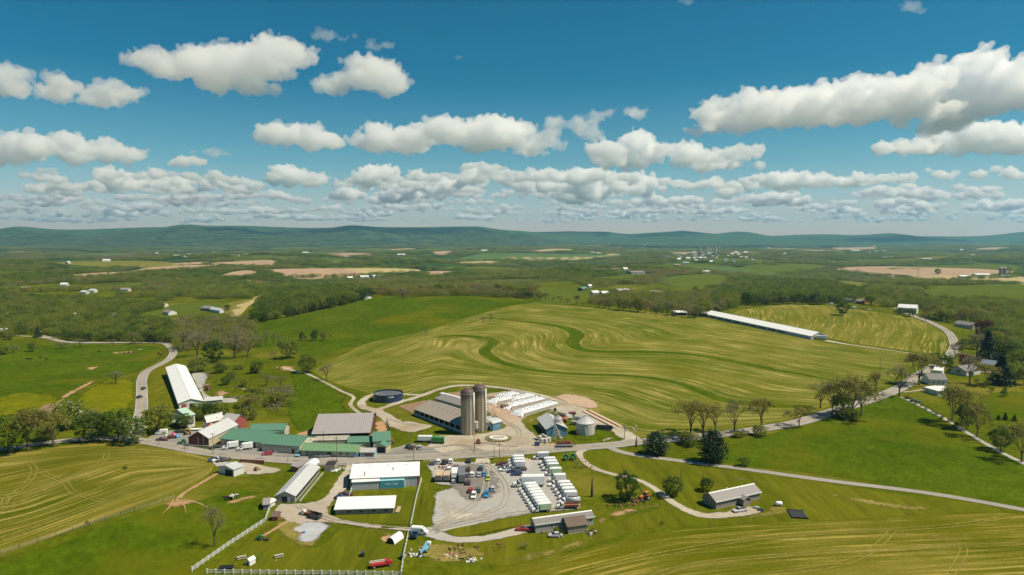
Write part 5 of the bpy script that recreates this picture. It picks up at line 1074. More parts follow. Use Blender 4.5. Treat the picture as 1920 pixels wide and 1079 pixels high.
# --- silos
def silo(px, py, r, h, label):
    p = P(px, py); t = thing('concrete_silo', label, 'silo', (p.x, p.y + r, p.z))
    SILO = MATS.get('silo_staves')
    if not SILO:
        m = bpy.data.materials.new('silo_staves'); nt_, n, l, b = nodes(m); g = n.new('ShaderNodeTexCoord'); s = n.new('ShaderNodeSeparateXYZ'); l.new(g.outputs['Object'], s.inputs[0])
        mp = n.new('ShaderNodeMapping'); mp.inputs['Scale'].default_value = (1, 1, .12); l.new(g.outputs['Object'], mp.inputs[0])
        f = noise(n, l, mp.outputs[0], 1.1, 5, .65); c = ramp(n, l, f, [(.25, (.27, .21, .13)), (.75, (.45, .37, .25))])
        top_ = maprange(n, l, math_(n, l, 'ADD', s.outputs[2], math_(n, l, 'MULTIPLY', f, 5.5)), h - 2.2, h + 2.3, 0, .88, True)   # mould and weather stain under the dome
        c = mix(n, l, top_, c, (.055, .045, .038)); l.new(c, b.inputs['Base Color']); b.inputs['Roughness'].default_value = .9; MATS['silo_staves'] = m; SILO = m
    MB().cyl((0, 0, -1), r, h + 1, 40).build('shaft', SILO, t, smooth=False)
    hb = MB()
    for i in range(30):
        z = .6 + i * (h - 1) / 29; hb.cyl((0, 0, z), r + .035, .07, 40, cap=False)
    hb.build('hoops', CONCD, t)['kind'] = 'stuff'
    DM = flat('silo_dome_metal', (.10, .062, .05), .6, .3, 1.2, spec=.4)
    d = MB().dome((0, 0, h), r + .08, 2.3, 28, 7).build('dome', DM, t, smooth=False)
    MB().cyl((0, 0, h - .15), r + .12, .3, 40, cap=False).build('dome_rim', SILV2, t)
    MB().cyl((.3, -.2, h + 2.2), .5, .35, 12).build('dome_hatch', SILV2, d)
    for i in range(26):
        a = 2 * math.pi * i / 26; MB().box(-.12, .12, -.04, .04, 0, .5).build('dome_vent', SILV, t, loc=(math.cos(a) * (r + .13), math.sin(a) * (r + .13), h - .75)).rotation_euler = (0, 0, a + math.pi / 2)
    a = -.55; cx_, cy_ = math.cos(a) * (r + .4), math.sin(a) * (r + .4)
    MB().cyl((cx_, cy_, 1), .42, h - .6, 10).build('chute', WHB, t, smooth=True)
    a2 = -1.15; MB().tube((math.cos(a2) * (r + .25), math.sin(a2) * (r + .25), 0), (math.cos(a2) * (r + .25), math.sin(a2) * (r + .25), h + .3), .12).build('fill_pipe', SILV, t)
    return t
silo(876, 817.5, 3.3, 20.3, 'left concrete stave silo with a rusty dark dome'); silo(898.5, 811.5, 3.3, 21.0, 'right concrete stave silo standing slightly behind and taller')
def bin_(px, py, r, h, hc, label, name='grain_bin', legs=0., rings=0):
    p = P(px, py); t = thing(name, label, 'grain bin', (p.x, p.y + r, p.z)); C = flat('galvanised', (.50, .47, .42), .5, .14, .9, spec=.5)
    sh = MB(); n_ = 36; z = -.5 + legs; rows_ = []
    k = max(4, int(h / .28))
    for j in range(k + 1):
        zz = legs + (h) * j / k; rr = r + (.035 if j % 2 else -.035); rows_.append([(rr * math.cos(2 * math.pi * i / n_), rr * math.sin(2 * math.pi * i / n_), zz) for i in range(n_)])
    sh.loft(rows_); sh.build('bin_wall', C, t)
    r2 = MB().cyl((0, 0, legs + h), r + .2, hc, n_, r2=r * .16, cap=False).build('bin_roof', SILV, t); MB().cyl((0, 0, legs + h + hc - .05), r * .17, .4, 12).build('cap', SILV, r2)
    for i in range(14):
        a = 2 * math.pi * i / 14
        MB().tube((math.cos(a) * (r + .2), math.sin(a) * (r + .2), legs + h + .08), (math.cos(a) * r * .17, math.sin(a) * r * .17, legs + h + hc + .06), .06, 4).build('roof_rib', SILV2, r2)
    if legs:
        for i in range(4): a = math.pi / 4 + i * math.pi / 2; MB().tube((math.cos(a) * r * .9, math.sin(a) * r * .9, -.3), (math.cos(a) * r * .9, math.sin(a) * r * .9, legs + .2), .08).build('leg', SILV2, t)
        MB().cyl((0, 0, legs * .35), .15, legs * .65, 12, r2=r, cap=False).build('hopper', C, t)
    elif r > 2:
        MB().box(-.5, .5, -r - .16, -r - .02, .1, 2.1).build('door', WHB, t)
        for i in range(18): a = 2 * math.pi * i / 18; MB().tube((math.cos(a) * (r + .06), math.sin(a) * (r + .06), -.3), (math.cos(a) * (r + .06), math.sin(a) * (r + .06), h), .045, 4).build('stiffener', SILV2, t)
    return t
bin_(1099.5, 818, 4.45, 5.7, 3.0, 'large round silver grain bin with a shallow cone roof')
bin_(893, 812, 1.15, 3.0, 1.2, 'small silver feed bin on legs between the silos', legs=2.0)
bin_(1048, 816, 1.7, 4.6, 1.4, 'narrow hopper bin standing against the blue grain barn', legs=3.0)
# --- slurry tank
p = P(723, 756.5); t = thing('slurry_tank', 'dark blue open round slurry tank with a walled rim', 'tank', (p.x, p.y + 8.6, p.z)); NAVY = flat('navy_enamel', (.016, .038, .085), .35, .15, .5, spec=.5)
rg2 = [[(r_ * math.cos(2 * math.pi * i / 56), r_ * math.sin(2 * math.pi * i / 56), z) for i in range(56)] for r_, z in ((8.6, -.6), (8.6, 4.3), (8.45, 4.3), (8.45, .2))]
MB().loft(rg2, cap=False).build('tank_wall', NAVY, t)
LIQ = ground_mat('slurry_crust', [(.35, (.09, .11, .13)), (.55, (.12, .13, .14)), (.7, (.30, .26, .22))], .09, 1.0, .15); MB().cyl((0, 0, 2.6), 8.44, .9, 48).build('slurry', LIQ, t)
for i in range(14):
    a = 2 * math.pi * i / 14; MB().tube((8.64 * math.cos(a), 8.64 * math.sin(a), -.3), (8.64 * math.cos(a), 8.64 * math.sin(a), 4.3), .06, 4).build('wall_seam', NAVY, t)
MB().cyl((0, 0, 4.28), 8.72, .12, 56, cap=False).build('rim', DARKIN, t)
la = MB(); a = math.radians(215)
for q in (-.3, .3): la.tube((8.9 * math.cos(a) + q, 8.9 * math.sin(a), 0), (8.9 * math.cos(a) + q, 8.9 * math.sin(a), 5), .06, 4)
for i in range(12): la.tube((8.9 * math.cos(a) - .3, 8.9 * math.sin(a), .4 * i + .2), (8.9 * math.cos(a) + .3, 8.9 * math.sin(a), .4 * i + .2), .035, 4)
la.build('ladder', SILV, t)
for i, (aa, ww_, zz) in enumerate(((-78, .5, 3.3), (-74, .35, 3.35), (-70, .45, 3.3), (-66.5, .3, 3.35), (-63, .4, 3.3), (-60, .35, 3.3))):      # worn white lettering, too faded to read
    a_ = math.radians(aa); MB().box(-ww_ / 2, ww_ / 2, -.02, .02, -.28, .28).build('faded_lettering', TRIMW, t, loc=(8.66 * math.cos(a_), 8.66 * math.sin(a_), zz)).rotation_euler = (0, 0, a_ + math.pi / 2)
a_, b_p = P(745, 757, .5), P(757, 746.5, 1.0); tg = thing('transfer_pipe', 'pale inclined pipe beside the slurry tank', 'pipe', a_); MB().tube((0, 0, 0), tuple(b_p - a_), .22, 8).build('pipe', TRIMW, tg); MB().tube((0, 0, -.6), (0, 0, .2), .12, 6).build('stand', SILV2, tg)
# --- long white feed bag by the dairy barn
a_, b_p = P(824, 739), P(864, 750); t = thing('silage_bag', 'long white plastic silage bag behind the dairy barn', 'silage bag', a_); d = b_p - a_; L_ = d.length; t.rotation_euler = (0, 0, math.atan2(d.y, d.x))
PLAS = flat('white_plastic', (.74, .74, .75), .45, .08, .8, spec=.4)
rr = lambda x: 1.35 * min(1, (x / 2.5) ** .5, ((L_ - x) / 2.0) ** .5 if x < L_ else 0) + .05
MB().loft([[(x, rr(x) * math.cos(math.pi * i / 9) * 1.15, max(0, rr(x) * math.sin(math.pi * i / 9) + .05 * math.sin(x * 3))) for i in range(10)] for x in np.linspace(0, L_, 36)]).build('plastic_tube', PLAS, t, smooth=True)
# --- blue sheds by the silos
t = gable('blue_shed', 'small blue and grey shed right of the silos', 'shed', (912, 808), (924, 807.5), None, 7.5, eave=4.2, rise=.8, kind='shed', wall=BGREY, roof=SILV2, items=[('opening', 'f', .7, 0, 1.1, 2.0), ('door', 'f', 2.1, 0, .7, 2.0, TRIMW)]); fin(t)
t = gable('blue_shed', 'blue walled lean shed with an arched pale roof beside the silos', 'shed', (924, 808.5), (940, 804), None, 7, eave=3.6, rise=1.3, kind='round', wall=BLUEB, roof=SILV, items=[('window', 'f', 3.0, 1.4, .9, .9)]); fin(t)
# --- blue grain barn and its elevator
t = gable('grain_barn', 'silver roofed barn with a blue gable beside the grain elevator', 'barn', (1024.6, 820), (1008, 798.5), (1063, 817.5), eave=3.9, rise=2.4, wall=TAUB, roof=SILV, gablew=BLUEB, over=.5,
          items=[('opening', 'f', 1.5 + i * 3.4, .2, 2.6, 2.8) for i in range(4)] + [('panel', 'l', 4.4, 0, 2.4, 3.2, GRB)]); fin(t)
p = P(1040.5, 826); t = thing('grain_elevator', 'tall thin grain elevator leg with a head and spouts', 'grain elevator', p)
MB().box(-.28, .28, -.45, .45, -.3, 14.2).build('leg_casing', SILV2, t, bevel=.02); MB().box(-.6, .6, -.7, .7, 14.2, 15.3).build('head', DARKIN, t, bevel=.15)
MB().tube((.2, 0, 14.2), (2.2, .6, 9.0), .16).build('spout', SILV, t); MB().tube((.2, .2, 14.2), (9.5, 4, 9.2), .14).build('spout', SILV, t); MB().box(-.9, .9, -.9, .9, 13.0, 13.1).build('platform', SILV2, t)
for s_ in (-.85, .85): MB().tube((s_, -.85, 13.1), (s_, -.85, 14.1), .04, 4).build('rail_post', SILV2, t)
MB().box(-.5, .5, -.6, .6, -.3, 1.2).build('boot', SILV2, t); la = MB()
for q in (-.5, -.75): la.tube((q, -.5, 0), (q, -.5, 13.5), .035, 4)
la.build('ladder', SILV, t)
p = P(1052, 824); t = thing('auger', 'inclined auger conveyor leaning against the blue barn', 'auger', p); MB().tube((-3.4, 5, 7.6), (0, 0, .5), .22, 8).build('auger_tube', SILV2, t); MB().box(-.7, .7, -.7, .7, 0, .8).build('hopper', SILV2, t); MB().tube((-1.5, 2.2, 0), (-2.0, 3, 4.6), .07, 4).build('leg', DARKIN, t)
# --- bunker silos with white covers held by tyres
TYRE = flat('tyre_rubber', (.03, .03, .03), .9, .1, 3)
def bunker(pa, pb, wd, hh, label, tyres=90, seed=1, front=1.):
    a_, b_ = P(*pa), P(*pb); d = (b_ - a_); L_ = d.length; t = thing('silage_bunker', label, 'silage bunker', (a_.x, a_.y, a_.z), math.atan2(d.y, d.x)); rgb = np.random.default_rng(seed)
    def hgt(u, v):
        e = min(1, u * L_ / 5.) ** .7 * min(1, (1 - u) * L_ / 2.5) ** .6; c = (1 - (2 * v - 1) ** 4 * .55)
        return hh * e * c + .07 * math.sin(u * 37 + v * 9 + seed) * math.sin(v * 15 + u * 11) + .04 * math.sin(u * 71 + seed) * math.sin(v * 31) + .05
    MB().grid(lambda u, v: (u * L_, (v - .5) * wd, max(.02, hgt(u, v))), 64, 22).build('plastic_cover', PLAS, t, smooth=False)
    for s_ in (-1, 1):
        y0 = s_ * (wd / 2 + .02); MB().box(2.0, L_ + 1, min(y0, y0 + s_ * .35), max(y0, y0 + s_ * .35), -.6, hh * .85).build('concrete_wall', CONC, t)
    k = 0; TY = bpy.data.meshes.get('tyre_shared')
    if TY is None:
        mb = MB().loft([[( (.26 + .08 * math.cos(b)) * math.cos(a), (.26 + .08 * math.cos(b)) * math.sin(a), .07 + .08 * math.sin(b)) for a in np.linspace(0, 2 * math.pi, 10, endpoint=False)] for b in (0, math.pi / 2, math.pi)], cap=False)
        TY = bpy.data.meshes.new('tyre_shared'); TY.from_pydata(mb.V, [], mb.F); TY.materials.append(TYRE)
    for i in range(tyres):
        u = (i // 5 + .5 + rgb.uniform(-.35, .35)) / (tyres / 5); v = ((i % 5) + .5 + rgb.uniform(-.35, .35)) / 5; u = min(.985, max(.03, u))
        link('tyre', TY, t, (u * L_, (v - .5) * wd, max(.02, hgt(u, v)) + .01))
    for i in range(16): link('tyre', TY, t, (rgb.uniform(-.9, .6), rgb.uniform(-.5, .5) * wd, rgb.uniform(0, .3)))
    return t
bunker((966, 780), (1042, 757), 9.5, 2.2, 'nearest white covered silage bunker with a bulging front', 110, 1)
bunker((943, 767), (1018, 748.5), 9.5, 2.0, 'second white covered silage bunker from the front', 100, 2)
bunker((952, 753), (1000, 742), 9, 1.8, 'dusty white silage bunker in the middle of the group', 70, 3)
bunker((918, 757), (965, 746), 9, 1.9, 'short white silage bunker nearest the silos', 60, 4)
bunker((930, 747), (972, 738.5), 9, 1.7, 'furthest white silage bunker at the back of the yard', 60, 5)
# open faces of brown feed
FEED = flat('silage_feed', (.20, .12, .06), .95, .3, 1.5)
for px_, py_, la_ in ((920, 751, 'brown cut silage face beside the silos'), (950, 765, 'brown cut silage face between the bunkers')):
    p = P(px_, py_); t = thing('feed_pile', la_, 'silage pile', p, .35); MB().loft([[(x * s, y * s * .6, z) for x, y in ((-3, -2), (0, -2.6), (3, -1.8), (3, 2), (-3, 2))] for s, z in ((1.1, -.2), (1, 1.2), (.8, 1.8))]).build('feed', FEED, t); MB().box(-3.3, 3.3, 1.6, 1.9, -.3, 2).build('wall', CONC, t)
# --- concrete feed pad with red fence
a_, b_p = P(1100, 772), P(1160, 803); t = thing('feed_pad', 'long concrete pad with a low red edge beyond the grain bin', 'concrete pad', a_); d = b_p - a_; t.rotation_euler = (0, 0, math.atan2(d.y, d.x)); L_ = d.length
MB().box(0, L_, -2.6, 2.6, -1.0, .55).build('slab', flat('pale_slab', (.50, .40, .28), .9, .12, .6), t); MB().box(0, L_, -.35, .35, .56, 1.0).build('red_edge', flat('faded_red_paint', (.42, .17, .12), .8, .2, 1), t)
# --- white barn in the middle foreground
t = gable('white_warehouse', 'large white roofed warehouse facing the road', 'warehouse', (657, 917), (785.5, 911.5), None, 14.5, eave=4.0, rise=1.7, wall=BGREY, roof=WHR, rpos=.74, over=.3,
          items=[('panel', 'f', 25.2, .1, .9, 3.9, REDB), ('panel', 'f', .3, .1, .3, 4, DARKIN)])
for x_ in (6.5, 13.5, 20.5): MB().box(x_, x_ + .5, 8.6, 9.4, 5.3, 5.75).build('ridge_vent', SILV2, t)
for x_, y_ in ((5.3, 1.1), (15.8, 5)): c_ = MB().cyl((x_, y_, 4.5), .16, 1.6, 8).build('flue', DARKIN, t)
fin(t)
t = gable('white_annex', 'low white roofed lean-to in front of the warehouse', 'annex', (660.5, 919.8), (711, 917.3), None, 3.2, eave=3.1, rise=.7, kind='shed', wall=BGREY, roof=WHR, over=.25); fin(t)
AQ = flat('teal_trailer_paint', (.07, .27, .36), .5, .14, .8, spec=.4); AQL = flat('light_aqua_roof', (.30, .55, .60), .55, .12, .8)
t = gable('cargo_trailer', 'faded blue box trailer body with white lettering beside the annex', 'trailer', (712.5, 917.3), (758, 915.2), None, 2.6, eave=3.0, rise=.05, kind='shed', wall=AQ, roof=AQL, over=.02); L_ = t['_L']
MB().box(L_ - .02, L_ + .07, .1, 2.5, -.2, 2.9).build('end_door', TRIMW, t)

for i in range(9):
    if i != 4: MB().box(L_ * (.22 + i * .06), L_ * (.22 + i * .06) + (.5, .42, .55, .4, .5)[i % 5], -.035, -.005, 1.35, 2.05).build('faded_lettering', flat('faded_white_paint', (.30, .50, .55), .7, .2, 1), t)
fin(t)
t = gable('white_barn', 'white roofed barn with a brown grey wall in the middle foreground', 'barn', (628.5, 966.5), (738, 963.5), None, 8.6, eave=2.15, rise=1.3, wall=TAUB, roof=WHR, fascia=TRIMW, rpos=.82,
          items=[('window', 'f', 4 + i * 4.2, .8, 1.3, .7, BARK) for i in range(4)]); fin(t)
t = gable('wood_deck', 'small pallet deck at the right end of the white barn', 'deck', (741, 963), (748, 963), None, 5, eave=.35, rise=.02, kind='shed', wall=flat('raw_wood', (.40, .29, .18), .9, .2, 1), roof=MATS['raw_wood'], over=.01); fin(t)
# --- long shed with an open gable door
t = gable('livestock_shed', 'long silver roofed livestock shed with an open door in its gable', 'barn', (517, 942.5), (566.5, 888), (552, 944.5), eave=2.5, rise=1.6, wall=GRB, roof=SILV, over=.4,
          items=[('opening', 'l', 2.2, 0, 1.9, 2.2), ('panel', 'l', 4.3, 0, 1.0, 2.0, WHB)])
L_, w_, s_ = t['_L'], t['_w'], t['_s']
MB().box(1, L_ - 1, s_ * w_ - (0 if s_ > 0 else .05), s_ * w_ + (.05 if s_ > 0 else 0), .9, 2.3).build('side_opening_shade', DARKIN, t)  # dark strip laid on the wall paints the shade of its open side
MB().box(.5, L_, s_ * (w_ + 1.5) - .15, s_ * (w_ + 1.5) + .15, -.5, .5).build('yard_kerb', CONC, t); fin(t)
t = gable('timber_shed', 'brown roofed small shed left of the livestock shed', 'shed', (494, 957), (505, 956), None, 5.5, eave=2.0, rise=1.0, wall=TAUB, roof=TAUPE, items=[('opening', 'r', 1, 0, 1.5, 1.7)]); fin(t)
t = gable('white_kennel', 'small white hut between the timber shed and the livestock shed', 'hut', (507, 952), (516, 947), None, 2.4, eave=1.5, rise=.7, kind='round', wall=WHB, roof=WHB); fin(t)
t = gable('red_hut', 'tiny red sided hut with a brown roof', 'hut', (510, 977), (521, 977), None, 3, eave=1.6, rise=.8, wall=REDB, roof=BRR); fin(t)
t = gable('machine_shed', 'small silver roofed shed in the lot by the hay field', 'shed', (438.5, 894.5), (457.5, 888), (413.5, 886), eave=2.9, rise=.9, wall=WHB, roof=SILV, over=.3, items=[('opening', 'l', .6, 0, 4.5, 2.4)]); fin(t)
t = gable('cut_off_shed', 'white arched tarpaulin shelter beside the long shed', 'shelter', (577, 888), (597, 872), None, 3.4, 1, eave=1.0, rise=1.6, kind='round', wall=WHB, roof=PLAS); fin(t)
t = gable('brown_shed', 'low brown shed half hidden behind the livestock shed roof', 'shed', (558, 886), (580, 874), None, 3, 1, eave=2.0, rise=.4, kind='shed', wall=RUST, roof=TAUPE); fin(t)
t = gable('walled_pit', 'open block walled pit with a dark inside by the road', 'pit', (607, 884), (628, 884), None, 6, eave=2.2, rise=.02, kind='shed', wall=CONCD, roof=DARKIN, over=-.3); fin(t)  # near-black lid paints the shade inside the pit
a_, b_p = P(450, 867.5), P(496, 870.5); t = thing('retaining_wall', 'low rusty brown barrier along the road edge', 'barrier', a_); d = b_p - a_; t.rotation_euler = (0, 0, math.atan2(d.y, d.x)); MB().box(0, d.length, -.2, .2, -.4, 1.5).build('panel', RUST, t)
# --- mobile home and grey house
t = gable('mobile_home', 'long grey mobile home behind the brown porch', 'house', (1004, 1000.5), (1113, 985), None, 4.6, eave=3.0, rise=1.0, wall=GRB, roof=GSH, fascia=TRIMW, items=[('window', 'f', 5.2, 1.2, .9, 1.2), ('window', 'f', 19, 1.2, .9, 1.2), ('window', 'f', 9, 1.2, .9, 1.2), ('panel', 'f', .2, -.3, 9.5, .5, STONE)]); fin(t)
t = gable('porch_extension', 'brown roofed grey extension in front of the mobile home', 'house', (1065, 1002.5), (1101, 997.5), None, 6.2, eave=2.6, rise=1.5, wall=TAUB, roof=BRR, items=[('window', 'f', 1.6, 1.0, .8, 1.0), ('panel', 'f', .1, -.2, 5.5, .45, STONE)]); fin(t)
t = gable('ranch_house', 'long taupe house with a metal roof at the end of the drive', 'house', (1342.5, 955.5), (1424.5, 937), (1316, 943.5), eave=3.0, rise=1.7, wall=TAUB, roof=TAUPE, over=.5, fascia=TRIMW,
          items=[('window', 'f', 2.6, 1.3, 1.3, 1.0), ('window', 'f', 5.2, 1.3, 1.0, 1.0), ('window', 'f', 15.2, 1.3, 1.2, 1.0), ('window', 'l', 3, 1.3, 1.0, 1.0), ('window', 'l', 6.2, 1.3, 1, 1), ('panel', 'f', .05, -.4, 16, .6, CONC), ('panel', 'l', .05, -.4, 8.2, .6, CONC)])
L_ = t['_L']; po = MB().prism([(0, 2.35), (1.9, 3.2), (3.8, 2.35), (3.8, 2.5), (1.9, 3.4), (0, 2.5)], -2.8, 1.5, 'y').build('porch_roof', TAUPE, t, loc=(10.2, 0, 0))
MB().box(10.4, 13.8, -2.4, -.02, -.4, 2.3).build('porch', TAUB, t); MB().box(8.3, 8.6, 3.6, 3.9, 4.2, 5.2).build('chimney_pipe', TRIMW, t); fin(t)
# --- long white poultry barn up the hill
t = gable('poultry_barn', 'very long white poultry barn on the hill between the hay fields', 'barn', (1521, 637), (1322, 594), None, 17, -1, eave=3.2, rise=2.9, wall=WHB, roof=WHR, over=.6, items=[('opening', 'f', 62, .4, .8, 2.0), ('window', 'l', 2, 1, 2, 1.4), ('door', 'l', 8, 0, 2, 2.4, BARKD)])
L_, w_, s_ = t['_L'], t['_w'], t['_s']; q_ = int(L_ / 12); za, zb = P(1521, 637), P(1322, 594); t.rotation_euler = (0, -math.atan2(zb.z - za.z, L_), t.rotation_euler[2])
for i in range(2, q_): x = 6 + i * 11.6; MB().box(x, x + 10, .005, .06, .6, 1.9).build('side_curtain', DARKIN, t)
for i in range(0, 9): MB().box(3 + i * 3.2, 5.4 + i * 3.2, .005, .06, .6, 2.0).build('side_panel', BGREY, t)
fin(t)
t = gable('small_white_barn', 'small white roofed shed at the wood edge beyond the hay field', 'shed', (1264, 592), (1288, 592.5), None, 9, eave=3.4, rise=1.4, wall=GRB, roof=WHR, items=[('opening', 'f', 1, 0, 12, 2.6)]); fin(t)
t = gable('dark_shed', 'dark low shed touching the far end of the long poultry barn', 'shed', (1310, 594), (1326, 595), None, 9, eave=3.6, rise=1.4, wall=BARKD, roof=TAUPE); fin(t)
# --- houses on the right
t = gable('white_house', 'white house with a grey roof near the road bend on the right', 'house', (1742, 722), (1776, 723), None, 10, eave=3.6, rise=2.8, wall=WHB, roof=GSH, items=[('window', 'f', 2 + i * 3, 1, 1, 1.3) for i in range(4)] + [('window', 'r', 3, 1, 1, 1.4), ('window', 'r', 6.5, 1, 1, 1.4)]); fin(t)
t = gable('white_house_dormer', 'bright white roofed upper wing rising over the grey roofed house', 'house', (1750, 712), (1766, 714), None, 8, eave=6.4, rise=1.8, wall=WHB, roof=WHR, rpos=.7); fin(t)
t = gable('white_bungalow', 'white bungalow with a flat pale roof beside the field lane', 'house', (1759, 743), (1733, 735), (1790, 738), eave=3.0, rise=.5, wall=WHB, roof=WHR, items=[('window', 'f', 2, 1.2, 1.2, 1.1), ('window', 'f', 8, 1.2, 1.2, 1.1), ('window', 'l', 4, 1.2, 1, 1)]); fin(t)
t = gable('brown_house', 'brown roofed house behind the maroon tree', 'house', (1812, 706), (1838, 702), None, 12, eave=3.4, rise=2.6, wall=WHB, roof=GSH, items=[('window', 'f', 2, 1, 1, 1.2), ('window', 'f', 6, 1, 1, 1.2)]); fin(t)
t = gable('blue_house', 'low house with a blue grey roof between the trees on the right', 'house', (1838, 690), (1868, 694), None, 11, eave=3.2, rise=2.2, wall=LBLUE, roof=ribbed('slate_blue_roof', (.16, .20, .25), .35, .9, .4, 'Y')); fin(t)
p = P(1847, 697); t = thing('patio', 'pinkish round patio with a dark umbrella behind the brown house', 'patio', p); MB().cyl((0, 0, -.6), 4.2, .75, 20).build('paving', flat('pink_paving', (.42, .28, .22), .9, .2, 1.2), t); MB().cyl((0, 1, 0), .04, 2.4, 6).build('umbrella_pole', DARKIN, t); MB().cyl((0, 1, 2.1), 1.5, .6, 10, r2=.05).build('umbrella_canopy', BARKD, t)
t = gable('pink_grey_house', 'low pink grey bungalow past the curving road', 'house', (1788, 612), (1822, 618), None, 11, eave=3.2, rise=2.4, wall=CREAM, roof=GSH, items=[('window', 'f', 3 + 4 * i, 1, 1.4, 1.2) for i in range(4)]); fin(t)
t = gable('white_long_barn', 'white two storey barn beside the far road on the right', 'barn', (1683, 586), (1718, 589), None, 13, eave=6, rise=3.4, wall=WHB, roof=WHR, items=[('window', 'f', 2 + 4 * i, 3.4, 1.2, 1.6) for i in range(6)] + [('window', 'r', 3, 1.2, 1.4, 1.6), ('window', 'r', 8, 1.2, 1.4, 1.6)]); fin(t)
far_list = [((1585, 568), (1600, 568), 9, WHB, GSH, 'grey roofed house on the hilltop lane behind the parked cars'), ((1605, 570), (1620, 571), 9, REDB, GSH, 'brown brick house on the hilltop lane left of the leafy tree'), ((1566, 566), (1576, 566), 8, REDB, BRR, 'small brick house beside the dark conifers on the hill'),
 ((665, 561), (682, 562), 12, WHB, GSH, 'white house with a grey roof in the trees on the pasture crest'), ((585, 552), (596, 553), 9, GRB, GSH, 'grey roofed house inside the left wood'), ((676, 522), (692, 522), 20, WHB, WHR, 'left white barn of the farm under the tan fields'), ((700, 521), (722, 520), 24, WHB, WHR, 'right white barn of the farm under the tan fields'), ((652, 524), (662, 524), 14, REDB, WHR, 'small pale barn left of the farm under the tan fields'),
 ((1159, 549), (1181, 549), 14, REDB, SILV, 'pale roofed red barn in the valley woods'), ((1218, 551), (1240, 553), 12, REDB, SILV2, 'dull roofed barn right of the red valley barn'), ((1112, 554), (1124, 554), 9, WHB, WHR, 'small white roofed house left of the valley barns'), ((1130, 555), (1142, 555), 9, REDB, WHR, 'little red shed with a white roof in the valley'), ((1092, 546), (1102, 545), 9, BARKD, GREENR, 'dark green roofed shed in the valley meadow'), ((1104, 540), (1110, 540), 8, WHB, WHR, 'tiny white shed above the valley meadow'),
 ((1184, 514), (1210, 514), 26, GRB, GSH, 'large dark roofed house on the far green slope'), ((1170, 507), (1178, 507), 14, WHB, WHR, 'white house in the trees above the dark roofed house'), ((1316, 513), (1334, 514), 20, CREAM, WHR, 'cream barn at the head of the far lane'), ((1264, 500), (1274, 500), 20, REDB, TANR, 'orange roofed building in the distant trees'), ((1830, 518), (1858, 518), 24, WHB, WHR, 'white roofed farm shed beyond the tan field'), ((1800, 521), (1818, 521), 20, WHB, WHR, 'low white farm roof left of the distant silos'), ((1880, 521), (1896, 521), 16, GRB, SILV2, 'grey farm shed below the distant silos'),
 ((376, 583), (394, 584), 12, TAUB, GSH, 'brown house on the knoll in the left middle distance'), ((394, 585), (412, 588), 5, WHB, WHR, 'white low garage beside the brown knoll house'), ((305, 590), (316, 592), 10, WHB, GSH, 'pinkish white house on the left green slope'), ((302, 577), (308, 577), 8, WHB, GSH, 'small white shed by the dark trees on the left slope'), ((112, 537), (124, 537), 16, CREAM, WHR, 'pale domed building in the left woods'), ((150, 552), (160, 552), 12, CREAM, SILV, 'cream house half hidden in the left woods'), ((166, 549), (176, 549), 12, WHB, SILV, 'pale roofed house right of the cream one in the woods'), ((38, 544), (52, 544), 12, REDB, TANR, 'reddish house in the far left woods'), ((225, 547), (240, 547), 12, CREAM, TAUPE, 'brown roofed house deep in the left woods'),
 ((138, 598), (150, 597), 10, WHB, WHR, 'white house among conifers on the left'), ((201, 598), (211, 598), 10, WHB, SILV, 'pale blue roofed house behind the left belt of trees'), ((0, 601), (7, 601), 10, WHB, WHR, 'white building cut by the left edge'), ((28, 600), (40, 601), 10, WHB, GSH, 'grey and white house near the left edge'), ((-8, 628), (8, 629), 8, REDB, WHR, 'low white roofed shed on the lawn at the left edge'), ((390, 542), (400, 542), 14, GRB, SILV2, 'grey barn roof at the right end of the left woods'), ((566, 476), (576, 476), 40, WHB, WHR, 'white farm building on the tan strip below the ridge'), ((192, 491), (206, 491), 50, WHB, WHR, 'long white roof far off below the left ridge'), ((455, 480), (463, 480), 40, WHB, WHR, 'white building far off below the middle of the ridge'), ((128, 495), (133, 495), 25, WHB, WHR, 'white house far off in the left plain'),
 ((1107, 476), (1115, 476), 30, WHB, WHR, 'left white barn on the teal field'), ((1118, 477), (1126, 477), 30, WHB, WHR, 'right white barn on the teal field'), ((745, 480), (760, 480), 40, REDB, WHR, 'red and white farm far below the middle ridge'), ((900, 472), (912, 472), 50, WHB, WHR, 'white sheds on the teal strip below the ridge end'), ((1728, 488), (1745, 488), 40, GRB, SILV, 'grey farm buildings in the far right trees'), ((1596, 472), (1612, 472), 50, WHB, WHR, 'white barn on the far tan strip to the right')]
for a, b, w__, wl_, rf_, la_ in far_list:
    sc_ = max(1, P(*a).y / 1500); far_ = P(*a).y > 1600
    t = gable('far_house' if 'house' in la_ else 'far_barn', la_, 'house' if 'house' in la_ else 'barn', a, b, None, w__, eave=3.6 * sc_ ** .6, rise=2.4 * sc_ ** .6, wall=wl_, roof=rf_, items=[('window', 'f', 2 + 3.5 * i, 1, 1.4, 1.4) for i in range(3)] if not far_ else [('window', 'f', 3 + 9 * i, 1.5, 3, 2) for i in range(2)]); fin(t)
